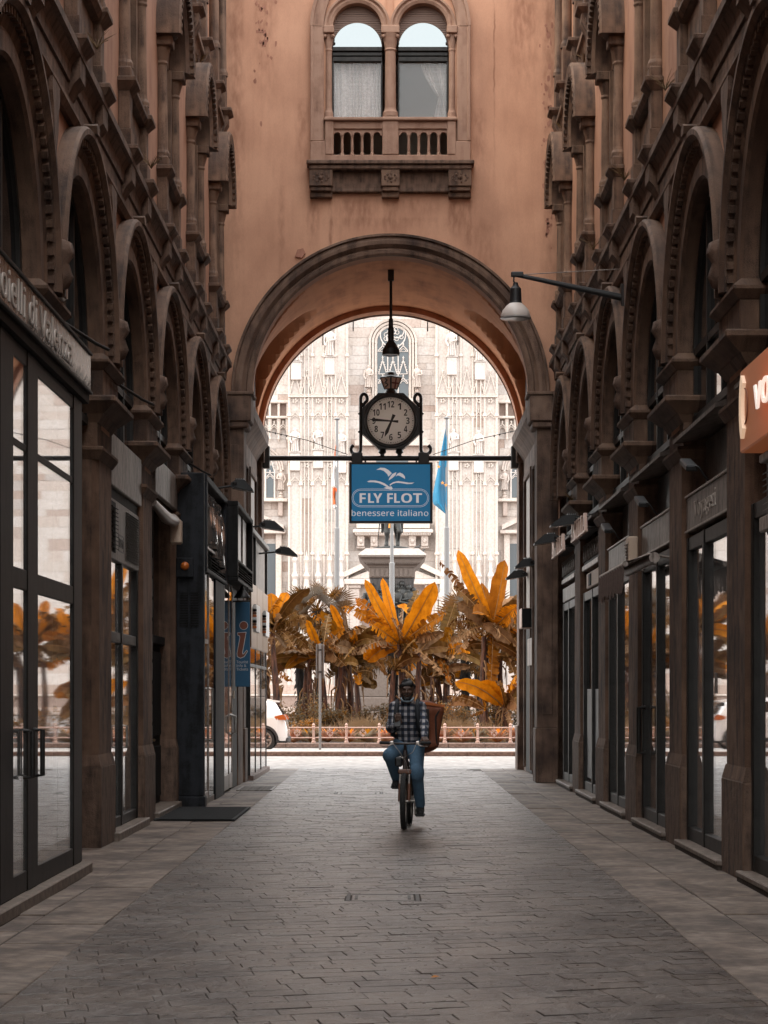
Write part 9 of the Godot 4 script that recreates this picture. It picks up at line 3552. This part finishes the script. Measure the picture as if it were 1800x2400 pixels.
	var hull := blob([[Vector3(-0.16, 0.06, -0.12), Vector3(0.13, 0.06, -0.12), 0.06, 0.06], [Vector3(-0.16, 0.06, 0.1), Vector3(0.13, 0.06, 0.1), 0.06, 0.06], [Vector3(-0.19, 0.48, -0.14), Vector3(0.2, 0.49, -0.14), 0.05, 0.05], [Vector3(-0.19, 0.48, 0.12), Vector3(0.2, 0.49, 0.12), 0.05, 0.05],
		[Vector3(-0.16, 0.1, 0.0), Vector3(-0.18, 0.44, 0.0), 0.09, 0.09], [Vector3(0.11, 0.08, 0.0), Vector3(0.16, 0.46, 0.0), 0.11, 0.11], [Vector3(0.14, 0.08, 0.1), Vector3(0.205, 0.47, 0.11), 0.055, 0.055], [Vector3(0.14, 0.08, -0.1), Vector3(0.205, 0.47, -0.11), 0.055, 0.055], [Vector3(-0.03, 0.1, 0.0), Vector3(0.0, 0.44, 0.0), 0.16, 0.17], [Vector3(-0.16, 0.08, 0.1), Vector3(-0.2, 0.47, 0.11), 0.055, 0.055], [Vector3(0.04, 0.1, 0.02), Vector3(0.09, 0.44, 0.02), 0.13, 0.145]], 0.02, 0.05)
	put(hull, "box", M.bag_rust, bag)
	b = Builder.new()
	b.prism(PackedVector2Array([Vector2(-0.24, 0.53), Vector2(0.02, 0.55), Vector2(0.25, 0.52), Vector2(0.27, 0.545), Vector2(0.03, 0.585), Vector2(-0.25, 0.565)]), Vector3(0, 0, -0.19), Vector3.RIGHT, Vector3.UP, Vector3(0, 0, 0.36))
	put(b, "lid", M.bag_trim, bag)
	b = Builder.new()
	b.cbox(Vector3(-0.22, 0.03, 0.15), Vector3(0.06, 0.5, 0.185), 0.015)
	put(b, "back_pad", M.bag_dark, bag)
	b = Builder.new()
	b.tube([Vector3(0.2, 0.5, 0.165), Vector3(0.14, 0.4, 0.175), Vector3(0.15, 0.2, 0.165), Vector3(0.16, 0.06, 0.155)], 0.012, 6)
	put(b, "piping", M.bag_dark, bag)
	for s in [-1, 1]:
		b = Builder.new()
		var inv := (Transform3D(Basis(Vector3.UP, 0.32), Vector3(0.14, 0.93, -1.08))).affine_inverse()
		var pts := []
		for q in [Vector3(s * 0.12, 1.42, -0.86), Vector3(s * 0.125, 1.53, -0.68), Vector3(s * 0.125, 1.46, -0.555), Vector3(s * 0.135, 1.32, -0.515), Vector3(s * 0.15, 1.18, -0.555), Vector3(s * 0.185, 1.12, -0.7), Vector3(s * 0.13, 1.08, -0.88)]:
			pts.append(inv * q)
		b.tube(pts, 0.03, 8)
		put(b, "shoulder_strap", M.strap, bag)


func make_small_things() -> void:
	# a fallen leaf, scraps of litter
	var t := thing("fallen_leaf", "single small orange leaf lying on the paving", "leaf", at(1018, 2294, 12.05) * Vector3(1, 0, 1) + Vector3(0, 0.008, 0))
	var b := Builder.new()
	b.tri(Vector3(-0.02, 0, 0), Vector3(0.0, 0.004, 0.03), Vector3(0.03, 0.006, 0.0), Vector3.UP, Vector3.UP, Vector3.UP)
	b.tri(Vector3(-0.02, 0, 0), Vector3(0.03, 0.006, 0.0), Vector3(0.0, 0.01, -0.025), Vector3.UP, Vector3.UP, Vector3.UP)
	put(b, "blade", M.leaf_fallen, t)
	# weeds that root on the ledges
	var spots := [[-1, 20.3, 7.75, 0.3], [-1, 24.9, 7.75, 0.3], [-1, 32.8, 11.3, 0.15], [1, 21.8, 7.78, 0.28], [1, 25.6, 7.78, 0.28], [1, 29.6, 7.78, 0.28], [1, 34.6, 4.74, 0.15], [1, 32.7, 11.3, 0.1], [1, 36.7, 11.3, 0.1]]
	var where := ["cornice nearest the jeweller's sign", "left cornice above the louvred cabinet", "farther left window hood", "nearest right cornice", "right cornice above the awning", "right cornice beyond the lamp arm", "right impost above the metal letters", "nearer right window hood", "farther right window hood"]
	for k in spots.size():
		var q: Array = spots[k]
		var w := thing("weed", "dry weed tuft growing on the %s" % where[k], "weed", Vector3(q[0] * (HALF - q[3] + 0.04), q[2], -q[1]), "weeds on the ledges")
		b = Builder.new()
		for j in 34:
			var a := rng.randf_range(0, TAU)
			var l := rng.randf_range(0.08, 0.26)
			var d := Vector3(cos(a) * 0.7, 1.0, sin(a)).normalized()
			b.tube([Vector3.ZERO, d * l * 0.6, d * l + Vector3(cos(a), -0.1, sin(a)) * l * 0.25], [0.004, 0.003, 0.001], 3, false)
		put(b, "stalks", M.reed, w).set_meta("kind", "stuff")
